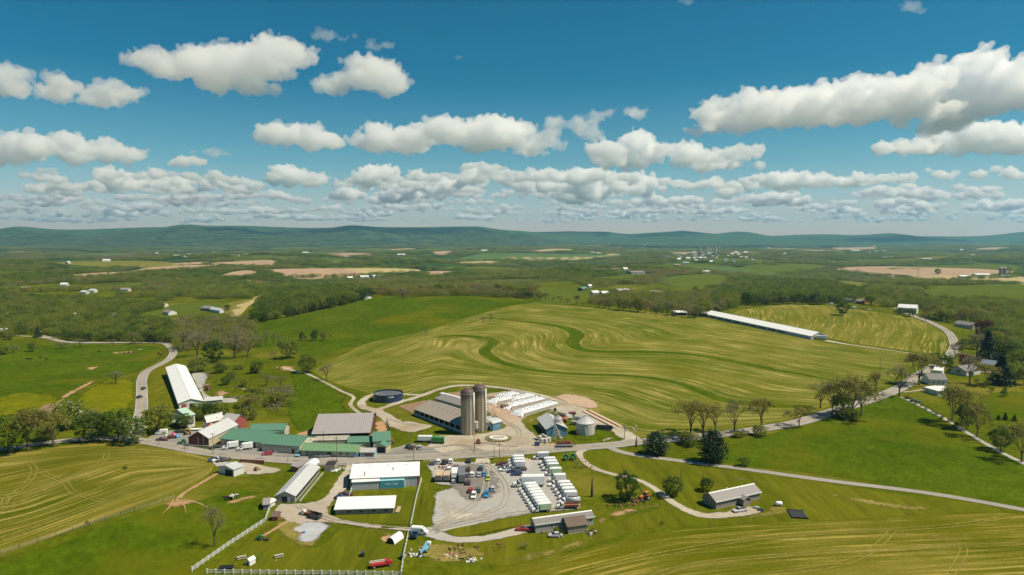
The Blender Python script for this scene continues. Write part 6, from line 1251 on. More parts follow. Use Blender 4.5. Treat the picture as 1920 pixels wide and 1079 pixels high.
# the town: small pale houses on the far slope
rgt = np.random.default_rng(8); tm_ = [WHB, CREAM, GRB, REDB]; tr_ = [GSH, WHR, SILV2, BRR, TAUPE]
def townbox(px_, py_, la_, grp, lo=12, hi=26):
    p = P(px_, py_); Lx = rgt.uniform(lo, hi); q = p + Vector((Lx, rgt.uniform(-5, 5), 0))
    t = gable('town_house', la_, 'house', p, q, None, rgt.uniform(9, 14), eave=rgt.uniform(5, 8), rise=rgt.uniform(3, 5), wall=tm_[rgt.integers(0, 4) if rgt.random() < .5 else 0], roof=tr_[rgt.integers(0, 5)], group=grp); fin(t)
for i in range(70):
    townbox(1320 + rgt.normal() * 48, 481 + rgt.normal() * 6, 'small house in the distant town at the foot of the hills', 'houses of the distant town')
for i in range(26): townbox(1130 + rgt.uniform(-30, 120), 462 + rgt.normal() * 2.2, 'pale house in the suburb below the water tower', 'houses below the water tower', 16, 34)
for i in range(16): townbox(310 + rgt.uniform(-50, 150), 478 + rgt.normal() * 5, 'pale farm building scattered below the left ridge', 'buildings below the left ridge', 16, 40)
for i in range(20): townbox(1630 + rgt.uniform(-200, 250), 478 + rgt.normal() * 7, 'pale building scattered across the far right plain', 'buildings on the far right plain', 14, 30)
for px_, h_, la_ in ((1313, 46, 'left needle steeple of the distant town church'), (1326, 40, 'middle steeple of the distant town'), (1342, 46, 'right needle steeple of the distant town')):
    p = P(px_, 477); t = thing('church', la_, 'church', p); MB().box(-8, 8, 0, 30, -2, 12).build('nave', WHB, t); MB().box(-5, 5, -7, 0, -2, 20).build('tower', WHB, t); MB().cyl((0, -3.5, 20), 5, h_, 6, r2=.2).build('spire', SILV, t); MB().prism([(-8.5, 12), (0, 19), (8.5, 12)], 0, 30, 'y').build('roof', GSH, t)
p = P(1144, 463); t = thing('water_tower', 'white water tower standing above the distant suburb', 'water tower', p); MB().cyl((0, 0, 0), 3.2, 34, 10, r2=2.6).build('stem', TRIMW, t); MB().dome((0, 0, 36), 11, 8, 16, 5).build('tank', TRIMW, t); MB().cyl((0, 0, 30), 4, 6.1, 16, r2=11).build('tank_bowl', TRIMW, t)
for px_, la_ in ((1876, 'left dark silo of the distant farm'), (1883, 'right dark silo of the distant farm'), ):
    p = P(px_, 518); t = thing('far_silo', la_, 'silo', p); MB().cyl((0, 0, -1), 5.5, 26, 16).build('shaft', GSH, t); MB().dome((0, 0, 25), 5.5, 4, 16, 4).build('dome', SILV2, t)
for px_ in (1721,):
    p = P(px_, 522); t = thing('transmission_pylon', 'grey lattice pylon in front of the tan field', 'pylon', p)
    for sx in (-3, 3):
        for sy in (-3, 3): MB().tube((sx, sy, -1), (sx * .12, sy * .12, 34), .3, 4, .15).build('leg', SILV2, t)
    for z_ in (20, 26, 31): MB().box(-7, 7, -.3, .3, z_, z_ + .6).build('crossarm', SILV2, t)
# ------------------------------------------------------------------ vehicles
def paint(name, c, r=.35): return flat('paint_' + name, c, r, .06, .6, spec=.5)
PW = paint('white', (.74, .74, .72)); PC = {'white': PW, 'silver': paint('silver', (.42, .43, .44)), 'grey': paint('grey', (.16, .165, .175)), 'black': paint('black', (.022, .022, .026)), 'dark': paint('charcoal', (.05, .052, .06)), 'red': paint('red', (.42, .03, .03)), 'maroon': paint('maroon', (.13, .025, .025)),
 'blue': paint('blue', (.02, .22, .46)), 'navy': paint('navy', (.025, .05, .12)), 'teal': paint('dark_teal', (.04, .10, .13)), 'lime': paint('lime', (.40, .42, .05)), 'green': paint('green', (.03, .22, .05)), 'brown': paint('brown', (.10, .06, .045)), 'orange': paint('orange', (.52, .14, .02)), 'yellow': paint('yellow', (.55, .33, .06)), 'lblue': paint('light_blue', (.16, .38, .52)), 'sage': paint('sage', (.10, .14, .11)), 'pink': paint('pink', (.55, .06, .18))}
LAMP = flat('lamp_lens', (.65, .65, .6), .2, .05, 2, spec=.6); TAIL = flat('tail_lens', (.35, .02, .02), .3, .05, 2); CHR = flat('hub_metal', (.4, .4, .4), .35, .1, 3, spec=.6)
def wheel(o, x, y, r=.34, wd=.24):
    wl = MB().cyl((0, -wd / 2, 0), r, wd, 14, 'y').build('wheel', TYRE, o, loc=(x, y, r)); MB().cyl((0, -wd / 2 - .012, 0), r * .55, wd + .024, 10, 'y').build('rim', CHR, wl)
def body_loft(secs, w):
    """secs: x, half width, low z, shoulder z, top z"""
    return [[(x, -h, z0), (x, -h * 1.02, (z0 + z1) / 2), (x, -h, z1), (x, -h * .9, z2), (x, h * .9, z2), (x, h, z1), (x, h * 1.02, (z0 + z1) / 2), (x, h, z0)] for x, h, z0, z1, z2 in secs]
def mk_car(kind, col):
    o = thing('car', None, None); c = PC[col]; s = {'suv': 1.16, 'car': 1.0, 'pickup': 1.18, 'sports': .92}[kind]; hw = .9 if kind == 'car' else .96
    hz = .82 * s; L = 2.3 if kind != 'pickup' else 2.8
    MB().loft(body_loft([(-L, hw * .86, .36, hz * .8, hz * .9), (-L + .25, hw, .28, hz * .93, hz * 1.02), (-L * .35, hw, .27, hz * .95, hz * 1.06), (L * .35, hw, .27, hz * .92, hz * 1.02), (L - .3, hw * .96, .28, hz * .78, hz * .88), (L, hw * .8, .36, hz * .6, hz * .68)], hw)).build('body', c, o, smooth=False)
    x0, x1 = {'car': (-1.65, 1.05), 'suv': (-2.2, 1.1), 'pickup': (-.35, 1.45), 'sports': (-1.4, .8)}[kind]; top = 1.42 * s; tw = hw * .74
    b0, b1, t0, t1 = x0, x1, x0 + (.55 if kind != 'suv' else .22), x1 - .75
    MB().hexa([(b0, -hw * .9, hz), (b1, -hw * .9, hz), (b1, hw * .9, hz), (b0, hw * .9, hz)], [(t0, -tw, top - .06), (t1, -tw, top - .06), (t1, tw, top - .06), (t0, tw, top - .06)]).build('windows', GLASS, o)
    MB().hexa([(t0 - .05, -tw - .02, top - .07), (t1 + .05, -tw - .02, top - .07), (t1 + .05, tw + .02, top - .07), (t0 - .05, tw + .02, top - .07)], [(t0 + .05, -tw * .9, top), (t1 - .05, -tw * .9, top), (t1 - .05, tw * .9, top), (t0 + .05, tw * .9, top)]).build('roof', c, o)
    if kind == 'pickup': MB().box(-L + .12, x0 - .08, -hw * .8, hw * .8, hz * 1.0, hz * 1.075).build('bed', flat('bed_liner', (.06, .06, .06), .9), o)
    for x in (-L * .62, L * .62):
        for y in (-hw + .08, hw - .08): wheel(o, x, y, .34 * s)
    for y in (-hw * .62, hw * .62):
        MB().box(L - .12, L + .015, y - .16, y + .16, hz * .52, hz * .7).build('headlight', LAMP, o); MB().box(-L - .015, -L + .1, y - .15, y + .15, hz * .62, hz * .85).build('tail_light', TAIL, o)
    MB().box(L - .05, L + .05, -hw * .6, hw * .6, .36, .46).build('bumper', TYRE, o)
    return o
def mk_truck(kind, col, boxm=None):
    o = thing('box_truck', None, None); c = PC[col]; bm_ = boxm or PW; dk = flat('truck_grille', (.05, .05, .05), .6)
    L = {'box': 7.4, 'van': 5.9, 'semi': 13.0, 'flat': 8.5, 'tanker': 8.5, 'straight': 10.5}[kind]; f = L / 2
    if kind == 'van':
        MB().loft([[(x, -h, z0), (x, -h, z1 - .3), (x, -h * .88, z1), (x, h * .88, z1), (x, h, z1 - .3), (x, h, z0)] for x, h, z0, z1 in ((-f, .95, .4, 2.45), (-f + .15, 1.0, .35, 2.6), (f - 2.2, 1.0, .35, 2.6), (f - 1.35, 1.0, .35, 2.2), (f - .75, .98, .35, 1.35), (f - .1, .9, .4, 1.05), (f, .8, .45, .9))]).build('body', c, o)
        MB().hexa([(f - 1.95, -.9, 1.5), (f - .78, -.9, 1.38), (f - .78, .9, 1.38), (f - 1.95, .9, 1.5)], [(f - 1.95, -.85, 2.42), (f - 1.5, -.85, 2.30), (f - 1.5, .85, 2.30), (f - 1.95, .85, 2.42)]).build('windshield', GLASS, o)
        for s_ in (-1, 1): MB().box(f - 2.3, f - 1.6, s_ * 1.0 - .02, s_ * 1.0 + .02, 1.4, 2.0).build('side_window', GLASS, o); MB().box(f - .12, f + .01, s_ * .6 - .15, s_ * .6 + .15, .75, .95).build('headlight', LAMP, o)
        for s_ in (-1, 1): MB().box(-f + .5, -f + 2.6, s_ * 1.01 - .01, s_ * 1.01 + .01, .7, 1.15).build('green_stripe', PC['green'], o)
    else:
        hood = 1.3 if kind != 'semi' else 2.0; cab = 1.5 if kind != 'semi' else 2.6; ch = 2.3 if kind != 'semi' else 3.0; w = 1.05 if kind not in ('semi', 'straight') else 1.2
        xh = f - hood; xc = xh - cab
        MB().hexa([(xh - .1, -w * .9, .55), (f, -w * .75, .55), (f, w * .75, .55), (xh - .1, w * .9, .55)], [(xh - .1, -w * .85, 1.5), (f - .15, -w * .65, 1.25), (f - .15, w * .65, 1.25), (xh - .1, w * .85, 1.5)]).build('hood', c, o)
        MB().hexa([(xc, -w, .5), (xh, -w, .5), (xh, w, .5), (xc, w, .5)], [(xc, -w * .92, ch), (xh - .55, -w * .92, ch), (xh - .55, w * .92, ch), (xc, w * .92, ch)]).build('cab', c, o)
        MB().hexa([(xh - .02, -w * .88, 1.5), (xh + .03, -w * .88, 1.5), (xh + .03, w * .88, 1.5), (xh - .02, w * .88, 1.5)], [(xh - .5, -w * .84, ch - .12), (xh - .44, -w * .84, ch - .12), (xh - .44, w * .84, ch - .12), (xh - .5, w * .84, ch - .12)]).build('windshield', GLASS, o)
        for s_ in (-1, 1):
            MB().box(xh - .95, xh - .35, s_ * w - .03, s_ * w + .03, 1.35, 1.95).build('side_window', GLASS, o); MB().box(f - .1, f + .02, s_ * .6 - .15, s_ * .6 + .15, .8, 1.0).build('headlight', LAMP, o); MB().box(xh + .05, xh + .12, s_ * (w + .25) - .08, s_ * (w + .25) + .08, 1.4, 1.9).build('mirror', dk, o)
        MB().box(f - .05, f + .03, -.5, .5, .7, 1.15).build('grille', dk, o); MB().box(f, f + .12, -w, w, .4, .62).build('bumper', CHR, o)
        MB().box(-f, xc, -.45, .45, .5, .85).build('chassis', dk, o); bw = 1.22
        if kind in ('box', 'straight', 'semi'):
            hb = {'box': 3.25, 'straight': 3.7, 'semi': 3.9}[kind]; bx = MB().box(-f, xc - .15, -bw, bw, .95, hb).build('cargo_box', bm_, o, bevel=.04)
            MB().box(-f + .02, xc - .17, -bw + .03, bw - .03, hb, hb + .025).build('box_roof', PW, bx); MB().box(-f - .03, -f, -bw + .1, bw - .1, 1.0, hb - .12).build('rear_door', PC['silver'], bx)
            if kind == 'box': MB().box(xc - .15, xc + .5, -1, 1, 2.5, 3.15).build('box_nose', PW, bx)
        elif kind == 'flat':
            MB().box(-f, xc - .2, -bw, bw, .95, 1.15).build('flatbed', RUST, o)
            for s_ in (-1, 1): MB().box(-f, xc - .2, s_ * bw - .05, s_ * bw + .05, 1.15, 1.75).build('stake_side', flat('red_rust_side', (.25, .085, .05), .8, .3, 1), o)
        else:
            MB().cyl((-f, 0, 1.85), 1.05, xc - .3 + f, 18, 'x').build('tank', PC['silver'], o, smooth=True); MB().box(-f + 1, xc - 1, -.35, .35, 2.85, 3.0).build('tank_walkway', dk, o)
    r = .48 if kind != 'van' else .38; y = .95 if kind != 'van' else .88
    for x in ([f - .9, -f + 1.5] + ([-f + 2.7] if kind in ('semi', 'flat', 'straight') else []) + ([f - 4.6, f - 5.7] if kind == 'semi' else [])):
        for s_ in (-1, 1): wheel(o, x, s_ * y, r, .3)
    return o
def mk_tractor(col):
    o = thing('tractor', None, None); c = PC[col]
    MB().hexa([(.2, -.45, .8), (2.3, -.38, .8), (2.3, .38, .8), (.2, .45, .8)], [(.2, -.42, 1.7), (2.2, -.34, 1.5), (2.2, .34, 1.5), (.2, .42, 1.7)]).build('hood', c, o, bevel=.05); MB().box(-1.4, .2, -.7, .7, .9, 1.4).build('chassis', c, o)
    MB().hexa([(-1.2, -.75, 1.4), (.3, -.75, 1.4), (.3, .75, 1.4), (-1.2, .75, 1.4)], [(-1.1, -.68, 2.65), (.05, -.68, 2.65), (.05, .68, 2.65), (-1.1, .68, 2.65)]).build('cab_glass', GLASS, o); MB().box(-1.25, .2, -.8, .8, 2.65, 2.8).build('cab_roof', c, o, bevel=.04)
    for s_ in (-1, 1):
        wheel(o, -.9, s_ * 1.05, .85, .5); wheel(o, 1.7, s_ * .9, .5, .32); MB().box(-1.7, -.1, s_ * 1.05 - .25, s_ * 1.05 + .25, 1.72, 1.8).build('fender', c, o)
    MB().tube((1.2, .3, 1.5), (1.2, .3, 2.3), .06).build('exhaust', DARKIN, o); MB().box(2.25, 2.6, -.3, .3, .7, 1.1).build('front_weight', DARKIN, o); return o
def mk_trailer(kind, col, L=6., w=2.2, h=2.4):
    o = thing('trailer', None, None); c = PC[col] if isinstance(col, str) else col; f = L / 2
    MB().box(-f, f, -w / 2, w / 2, .6, .8).build('deck', DARKIN if kind == 'box' else c, o)
    if kind == 'box':
        b = MB().box(-f, f, -w / 2, w / 2, .8, h + .6).build('cargo_box', c, o, bevel=.04); MB().box(-f - .03, -f, -w / 2 + .1, w / 2 - .1, .9, h + .45).build('rear_door', PC['silver'], b); MB().box(f, f + .03, -w / 2 + .1, w / 2 - .1, .9, h + .45).build('front_panel', PC['grey'], b)
    elif kind == 'dump':
        for a in ((-f, f, -w / 2, -w / 2 + .08), (-f, f, w / 2 - .08, w / 2), (-f, -f + .08, -w / 2, w / 2), (f - .08, f, -w / 2, w / 2)): MB().box(*a, .8, .8 + h).build('side_board', c, o)
    else:
        for s_ in (-1, 1): MB().box(-f, f, s_ * w / 2 - .04, s_ * w / 2 + .04, .8, 1.0).build('side_rail', c, o)
    MB().tube((f, 0, .6), (f + 1.2, 0, .5), .07).build('drawbar', DARKIN, o)
    for x in (-.5, .5):
        for s_ in (-1, 1): wheel(o, x, s_ * (w / 2 + .02), .36, .2)
    return o
CACHE = {}
def put(fn, args, name, cat, px, py, deg, label, group=None, sc=1., dz=0.):
    k = (fn.__name__, str(args))
    if k in CACHE: o = dup(CACHE[k])
    else: o = CACHE[k] = fn(*args)
    o.name = name; p = P(px, py); o.location = (p.x, p.y, p.z + .16 + dz); o.rotation_euler = (0, 0, R(deg)); o.scale = (sc,) * 3
    for kk in ('group',):
        if kk in o: del o[kk]
    return tag(o, label, cat, group)
def car(px, py, deg, kind, col, label): put(mk_car, (kind, col), 'parked_pickup' if kind == 'pickup' else 'parked_car', 'pickup' if kind == 'pickup' else 'car', px, py, deg, label)
for a in ((812, 871, 88, 'suv', 'grey', 'grey car leftmost in the row along the road edge of the lot'), (822, 869, 90, 'suv', 'white', 'white car second in the row along the road edge of the lot'), (833, 870, 90, 'suv', 'black', 'black car between two white cars at the road edge of the lot'), (845, 868, 90, 'suv', 'white', 'white car right of the black one at the road edge of the lot'), (879, 867, 92, 'suv', 'black', 'dark car alone nearest the concrete entrance of the lot'),
 (842, 883, 90, 'suv', 'white', 'small white car above the pale box truck'), (854, 880, 90, 'car', 'brown', 'dark car behind the grey trailer'), (878, 883, 88, 'suv', 'brown', 'dark brown suv in the upper middle of the lot'), (902, 881, 90, 'suv', 'teal', 'dark teal car alone in the upper middle of the lot'), (874.5, 894, 90, 'suv', 'grey', 'grey car left in the line of four in the lot'), (885, 893, 90, 'suv', 'white', 'white car second in the line of four in the lot'), (898, 893, 90, 'car', 'silver', 'silver car third in the line of four in the lot'),
 (908, 892, 92, 'car', 'blue', 'bright blue car right in the line of four in the lot'), (915, 900, 268, 'car', 'lime', 'yellow green car in the middle of the lot'), (878, 908, 90, 'suv', 'brown', 'dark brown car right of the grey trailer'), (883, 923, 88, 'suv', 'red', 'red car in the lower middle of the lot'), (888, 933, 268, 'suv', 'white', 'white car just below the red one'), (897, 922, 90, 'suv', 'sage', 'dark green grey car right of the red one'), (912, 931, 265, 'suv', 'blue', 'bright blue suv lowest in the lot'), (923.5, 920, 90, 'suv', 'silver', 'silver blue suv at the right of the lower cars'),
 (940, 874, 176, 'suv', 'maroon', 'maroon suv parked sideways nearest the grass island'), (944, 879, 176, 'car', 'grey', 'grey car parked sideways under the maroon suv'), (948, 884, 184, 'pickup', 'white', 'white pickup parked sideways left of the dark pickups'), (964, 887, 184, 'pickup', 'navy', 'upper dark blue pickup below the three box trucks'), (969, 892, 184, 'suv', 'navy', 'lower dark blue suv below the three box trucks'), (975, 883, 184, 'pickup', 'dark', 'dark pickup behind the upper dark blue one'),
 (1041, 912, 185, 'pickup', 'white', 'white pickup between the box trucks of the right column'), (403, 864, 215, 'pickup', 'navy', 'dark blue pickup left of three by the small silver shed'), (411, 865, 215, 'pickup', 'white', 'white pickup in the middle of three by the small silver shed'), (419, 866, 215, 'pickup', 'black', 'black pickup right of three by the small silver shed'), (405, 841, 210, 'pickup', 'black', 'black pickup beside the cream wall of the maroon barn'),
 (501, 854, 200, 'suv', 'red', 'red car at the left end of the shops'), (517, 847, 200, 'car', 'white', 'left of two white cars close to the shop wall'), (526, 848, 200, 'car', 'white', 'right of two white cars close to the shop wall'), (589, 859, 210, 'car', 'black', 'small black car in front of the long green shop'), (610, 858, 200, 'pickup', 'grey', 'grey pickup in front of the long green shop'), (560, 855, 270, 'suv', 'lblue', 'light blue van between two shop buildings'),
 (766, 840, 80, 'suv', 'black', 'black car leftmost of three by the corner shop'), (774, 842, 80, 'suv', 'brown', 'brown car in the middle of three by the corner shop'), (787, 842, 100, 'suv', 'silver', 'silver car rightmost of three by the corner shop'), (304, 827, 175, 'pickup', 'maroon', 'maroon pickup at the left edge of the village car park'), (641, 936, 170, 'pickup', 'navy', 'dark blue pickup beside the gate of the white warehouse yard'), (648, 930, 170, 'pickup', 'maroon', 'dark red pickup behind the dark blue one by the warehouse yard'),
 (983, 996, 172, 'pickup', 'red', 'red pickup without a hood in front of the mobile home'), (1041, 1007, 184, 'car', 'silver', 'silver sedan on the grass before the porch extension'), (1387, 960, 200, 'pickup', 'silver', 'silver pickup on the gravel pad of the taupe house'), (1716, 754, 152, 'pickup', 'lblue', 'silver blue pickup on the field lane'), (269, 731, 95, 'suv', 'black', 'upper dark car driving on the left road'), (262, 747, 88, 'suv', 'black', 'lower dark car driving on the left road'),
 (1570, 577, 175, 'suv', 'black', 'black car parked on the hilltop lane'), (1583, 578, 175, 'car', 'white', 'white car parked on the hilltop lane'), (1619, 581, 175, 'suv', 'red', 'dark red car parked on the hilltop lane'), (1630, 582, 175, 'car', 'white', 'small white car at the right end of the hilltop lane'), (1737, 730, 170, 'car', 'maroon', 'dark red car at the corner of the white bungalow')): car(*a)
def truck(px, py, deg, kind, col, label, name='box_truck', cat='truck', group=None, sc=.92, boxm=None): put(mk_truck, (kind, col, boxm), name, cat, px, py, deg, label, group, sc)
for i, w_ in enumerate(('back', 'middle', 'front')): truck(967 + i * 1.2, 868 + i * 5.2, 183, 'box', 'white', f'white box truck at the {w_} of three beside the dark pickups')
truck(1014, 862, 184, 'box', 'white', 'white box truck standing alone at the top of the right column', boxm=PC['silver'])
GBX = paint('pale_green_livery', (.42, .56, .36))
CN = ['topmost', 'second', 'third', 'fourth', 'fifth', 'sixth', 'seventh', 'eighth', 'lowest']
for i, (x, y) in enumerate(((1026, 872), (1029, 877.5), (1032, 883), (1037, 892), (1044, 904))): truck(x, y, 185, 'box', 'white', f'white box truck {CN[i]} in the upper right column above the white pickup', boxm=GBX if i in (2, 3) else None)
for i, (x, y) in enumerate(((1052, 918), (1056, 924), (1060, 930), (1064, 937))): truck(x, y, 185, 'box', 'white', f'white box truck {CN[i] if i < 3 else "lowest"} in the lower right column above the tanker')
for i in range(8): truck(989 + i * 3.7, 921.5 + i * 5.5, 191, 'box', 'white', f'white box truck {CN[i] if i < 7 else "lowest"} in the slanting left row below the long white truck', boxm=GBX if i == 7 else None)
truck(1067, 946, 183, 'tanker', 'white', 'white tanker truck above the red flatbed', 'tanker_truck'); truck(1064, 954, 183, 'flat', 'white', 'white flatbed truck with rusty red sides at the lower right of the lot', 'flatbed_truck')
truck(991, 913, 183, 'straight', 'white', 'long white truck standing across the top of the slanting row', 'long_truck', sc=1.15); truck(852, 900, 272, 'straight', 'silver', 'pale grey truck parked nose forward beside the tan sheds', 'long_truck', sc=.9)
put(mk_trailer, ('box', 'grey', 11, 2.5, 2.9), 'box_trailer', 'trailer', 866, 899, 273, 'long grey box trailer between the pale truck and the cars')
truck(432, 842, 205, 'box', 'white', 'left of two white box trucks at the garage bays'); truck(459, 844, 205, 'box', 'white', 'right of two white box trucks at the garage bays')
truck(787, 1002, -8, 'van', 'white', 'white high roofed van with green stripes on the lane', 'delivery_van', 'van'); truck(577, 967, 160, 'flat', 'white', 'white cabbed truck pulling a dark trailer at the lane junction', 'work_truck', sc=.75)
put(mk_trailer, ('dump', 'dark', 4.5, 2.2, 1.0), 'dump_trailer', 'trailer', 591, 973, 155, 'dark open trailer behind the white cabbed truck')
truck(318, 823, 190, 'flat', 'white', 'white truck with a flat grey bed in the village car park', 'flatbed_truck', sc=.8); truck(303, 815, 190, 'van', 'white', 'white camper at the back of the village car park', 'camper', 'camper')
truck(1537, 637, 157, 'semi', 'silver', 'silver semi truck at the near end of the hill poultry barn', 'semi_truck', sc=.9); truck(1557, 573, 175, 'box', 'white', 'white truck parked at the left of the hilltop lane'); truck(1600, 580, 175, 'box', 'silver', 'silver truck in the middle of the hilltop lane')
truck(1058, 835, 3, 'flat', 'red', 'red cabbed truck with a grey bed beside the elevator', 'farm_truck', sc=.85); put(mk_trailer, ('flat', 'grey', 8, 2.4, 1.), 'flat_trailer', 'trailer', 1058, 839, 3, 'low grey flat trailer in front of the red cabbed truck')
put(mk_trailer, ('box', 'white', 6.5, 2.4, 2.2), 'red_fronted_trailer', 'trailer', 797, 829, 178, 'white trailer with a red front half by the silo yard'); put(mk_trailer, ('box', 'green', 6.0, 2.4, 2.3), 'green_container', 'container', 822, 832, 172, 'green ended box container in the silo yard')
for x, y, d, l_ in ((1061, 863, 250, 'green tractor left of two on the grass by the house drive'), (1074.5, 862, 250, 'green tractor right of two on the grass by the house drive'), (342, 834, 190, 'green tractor in the village car park'), (487, 1013, 170, 'small green tractor in the lower paddock')): put(mk_tractor, ('green',), 'tractor', 'tractor', x, y, d, l_, None, .55 if 'small' in l_ else .85)
put(mk_tractor, ('orange',), 'tractor', 'tractor', 1209, 937, 200, 'orange tractor beside the brush pile under the maple'); put(mk_tractor, ('orange',), 'tractor', 'tractor', 897, 832, 90, 'orange red tractor in front of the silos', sc=.8)
put(mk_tractor, ('red',), 'tractor', 'tractor', 389, 732, 90, 'red tractor beside the long poultry barn'); put(mk_tractor, ('orange',), 'tractor', 'tractor', 735, 832, 90, 'orange loader at the corner shop', sc=.8); put(mk_tractor, ('yellow',), 'loader', 'loader', 352, 815, 120, 'yellow machine in the village car park'); put(mk_tractor, ('yellow',), 'loader', 'loader', 482, 883, 60, 'brown yellow loader on the dirt by the road', sc=.6)
rgm = random.Random(4)
for i, (x, y, c_, k_) in enumerate(((1046, 789, 'orange', 'spreader'), (1054, 784, 'brown', 'wagon'), (1060, 791, 'orange', 'wagon'), (1066, 786, 'white', 'spreader'), (1073, 780, 'maroon', 'wagon'), (1052, 797, 'red', 'wagon'), (1078, 797, 'silver', 'tank wagon'), (1084, 789, 'white', 'tank wagon'))):
    L_ = ['left', 'back left', 'middle', 'back middle', 'back', 'front left', 'front right', 'right']; put(mk_trailer, ('dump' if i % 2 else 'box', c_, 3.6, 2.0, 1.3), 'farm_wagon', k_, x, y, rgm.uniform(0, 180), f'{c_} farm {k_} at the {L_[i]} of the machinery group by the grain bin')
for i, x in enumerate((1126, 1133, 1140)): put(mk_trailer, ('dump', 'dark', 4.5, 2.2, 1.2), 'farm_wagon', 'wagon', x, 806 + i * .6, 170, ['left', 'middle', 'right'][i] + ' dark wagon of three right of the grain bin')
put(mk_trailer, ('flat', 'dark', 7, 2.3, 1.), 'flat_trailer', 'trailer', 340, 812, 175, 'dark trailer at the back of the village car park'); put(mk_trailer, ('dump', 'navy', 2.4, 1.8, .8), 'blue_cart', 'cart', 777, 1010, 80, 'blue topped grey cart at the fence corner')
put(mk_trailer, ('flat', 'orange', 4, 1.8, .5), 'small_trailer', 'trailer', 1703, 748, 150, 'rusty small trailer behind the silver blue pickup'); put(mk_trailer, ('flat', 'brown', 3, 1.6, .5), 'small_trailer', 'trailer', 500, 1014, 175, 'tiny brown trailer behind the small green tractor', None, .6)
put(mk_trailer, ('box', flat('tan_shed_paint', (.50, .38, .24), .8, .12, .8), 5.4, 2.6, 2.2), 'portable_shed', 'shed', 823, 901, 270, 'tan roofed portable shed with an orange end in the lot'); put(mk_trailer, ('box', flat('pink_tan_paint', (.48, .33, .24), .8, .12, .8), 5.4, 2.4, 2.2), 'portable_shed', 'shed', 838, 901, 270, 'pinkish tan portable shed beside the pale truck')
# antique fire engine
p = P(715, 1063); t = thing('fire_engine', 'old red fire engine lying in the lower lawn', 'fire engine', p + Vector((0, 0, .1)), R(18)); RD = PC['red']
MB().box(-3.2, 1.2, -.95, .95, .7, 1.35).build('body', RD, t, bevel=.05); MB().hexa([(1.9, -.55, .7), (3.3, -.45, .7), (3.3, .45, .7), (1.9, .55, .7)], [(1.9, -.5, 1.6), (3.2, -.4, 1.4), (3.2, .4, 1.4), (1.9, .5, 1.6)]).build('hood', RD, t); MB().box(1.1, 1.9, -.85, .85, .7, 1.9).build('cab', RD, t); MB().box(1.9, 1.95, -.75, .75, 1.45, 2.0).build('windshield', GLASS, t)
for s_ in (-.5, .5):
    MB().tube((-3.4, s_, 1.75), (1.4, s_, 1.75), .07).build('ladder_rail', TRIMW, t)
for i in range(9): MB().tube((-3.1 + i * .5, -.5, 1.75), (-3.1 + i * .5, .5, 1.75), .04, 4).build('rung', TRIMW, t)
for x in (-2.1, 2.5):
    for s_ in (-.95, .95): wheel(t, x, s_, .45, .2)
# boom machine, boat, tents
p = P(797, 1034); t = thing('boom_lift', 'light blue boom machine parked by the scrap pile', 'boom lift', p, R(80)); MB().box(-1.4, 1.4, -.9, .9, .5, 1.2).build('base', PC['lblue'], t, bevel=.08); MB().hexa([(-4.5, -.25, 1.3), (2, -.35, 1.5), (2, .35, 1.5), (-4.5, .25, 1.3)], [(-4.5, -.2, 1.7), (2, -.3, 2.2), (2, .3, 2.2), (-4.5, .2, 1.7)]).build('boom', PC['lblue'], t); MB().box(2.0, 3.2, -1.0, .3, .9, 1.9).build('basket', PW, t, bevel=.1)
for x in (-1, 1):
    for s_ in (-.9, .9): wheel(t, x, s_, .42, .25)
p = P(368, 808); t = thing('boat', 'white covered boat in front of the red barn doors', 'boat', p, R(5)); MB().loft([[(x, -h, .9 + d), (x, -h * .5, .5 + d), (x, 0, .35 + d), (x, h * .5, .5 + d), (x, h, .9 + d), (x, 0, 1.35)] for x, h, d in ((-3, .6, .3), (-1.5, 1.05, .05), (0.5, 1.1, 0), (2.2, .8, .1), (3.3, .1, .4))]).build('hull', PW, t); MB().box(-.8, .8, -.7, .7, 0, .5).build('cradle', DARKIN, t)
for x, y, c_, l_ in ((326, 818, 'pink', 'pink play tent in the village car park'), (331, 821, 'blue', 'blue play tent in the village car park')):
    p = P(x, y); t = thing('play_tent', l_, 'tent', p); MB().dome((0, 0, -.05), 1.7, 1.7, 12, 5).build('canopy', PC[c_], t); MB().box(-.5, .5, -1.72, -1.3, 0, .9).build('doorway_shade', DARKIN, t)  # entrance shade is painted as a near-black block
# calf island, tanks
DRYS_SOLID = ground_mat('weedy_turf', [(.25, (.09, .10, .02)), (.8, (.24, .19, .09))], .2, 1.2, .3)
p = P(934, 823); t = thing('flower_ring', 'round raised ring with white edging in the silo yard', 'flower bed', (p.x, p.y, p.z + .1)); MB().cyl((0, 0, -.2), 6.0, .42, 30).build('grass_mound', DRYS_SOLID, t); rg3 = [[(r * math.cos(2 * math.pi * i / 40) * 1, r * math.sin(2 * math.pi * i / 40) * .8, z) for i in range(40)] for r, z in ((4.6, .3), (4.4, .75), (3.2, .75), (3.0, .3))]
MB().loft(rg3, cap=False).build('white_ring', flat('whitewash', (.62, .58, .5), .9, .2, 1.5), t); MB().cyl((0, 0, .3), 3, .2, 24).build('gravel_centre', CONC, t)
for i in range(22):
    a = 2 * math.pi * i / 22; link('tyre', bpy.data.meshes['tyre_shared'], t, (6.3 * math.cos(a), 6.3 * math.sin(a), .3))
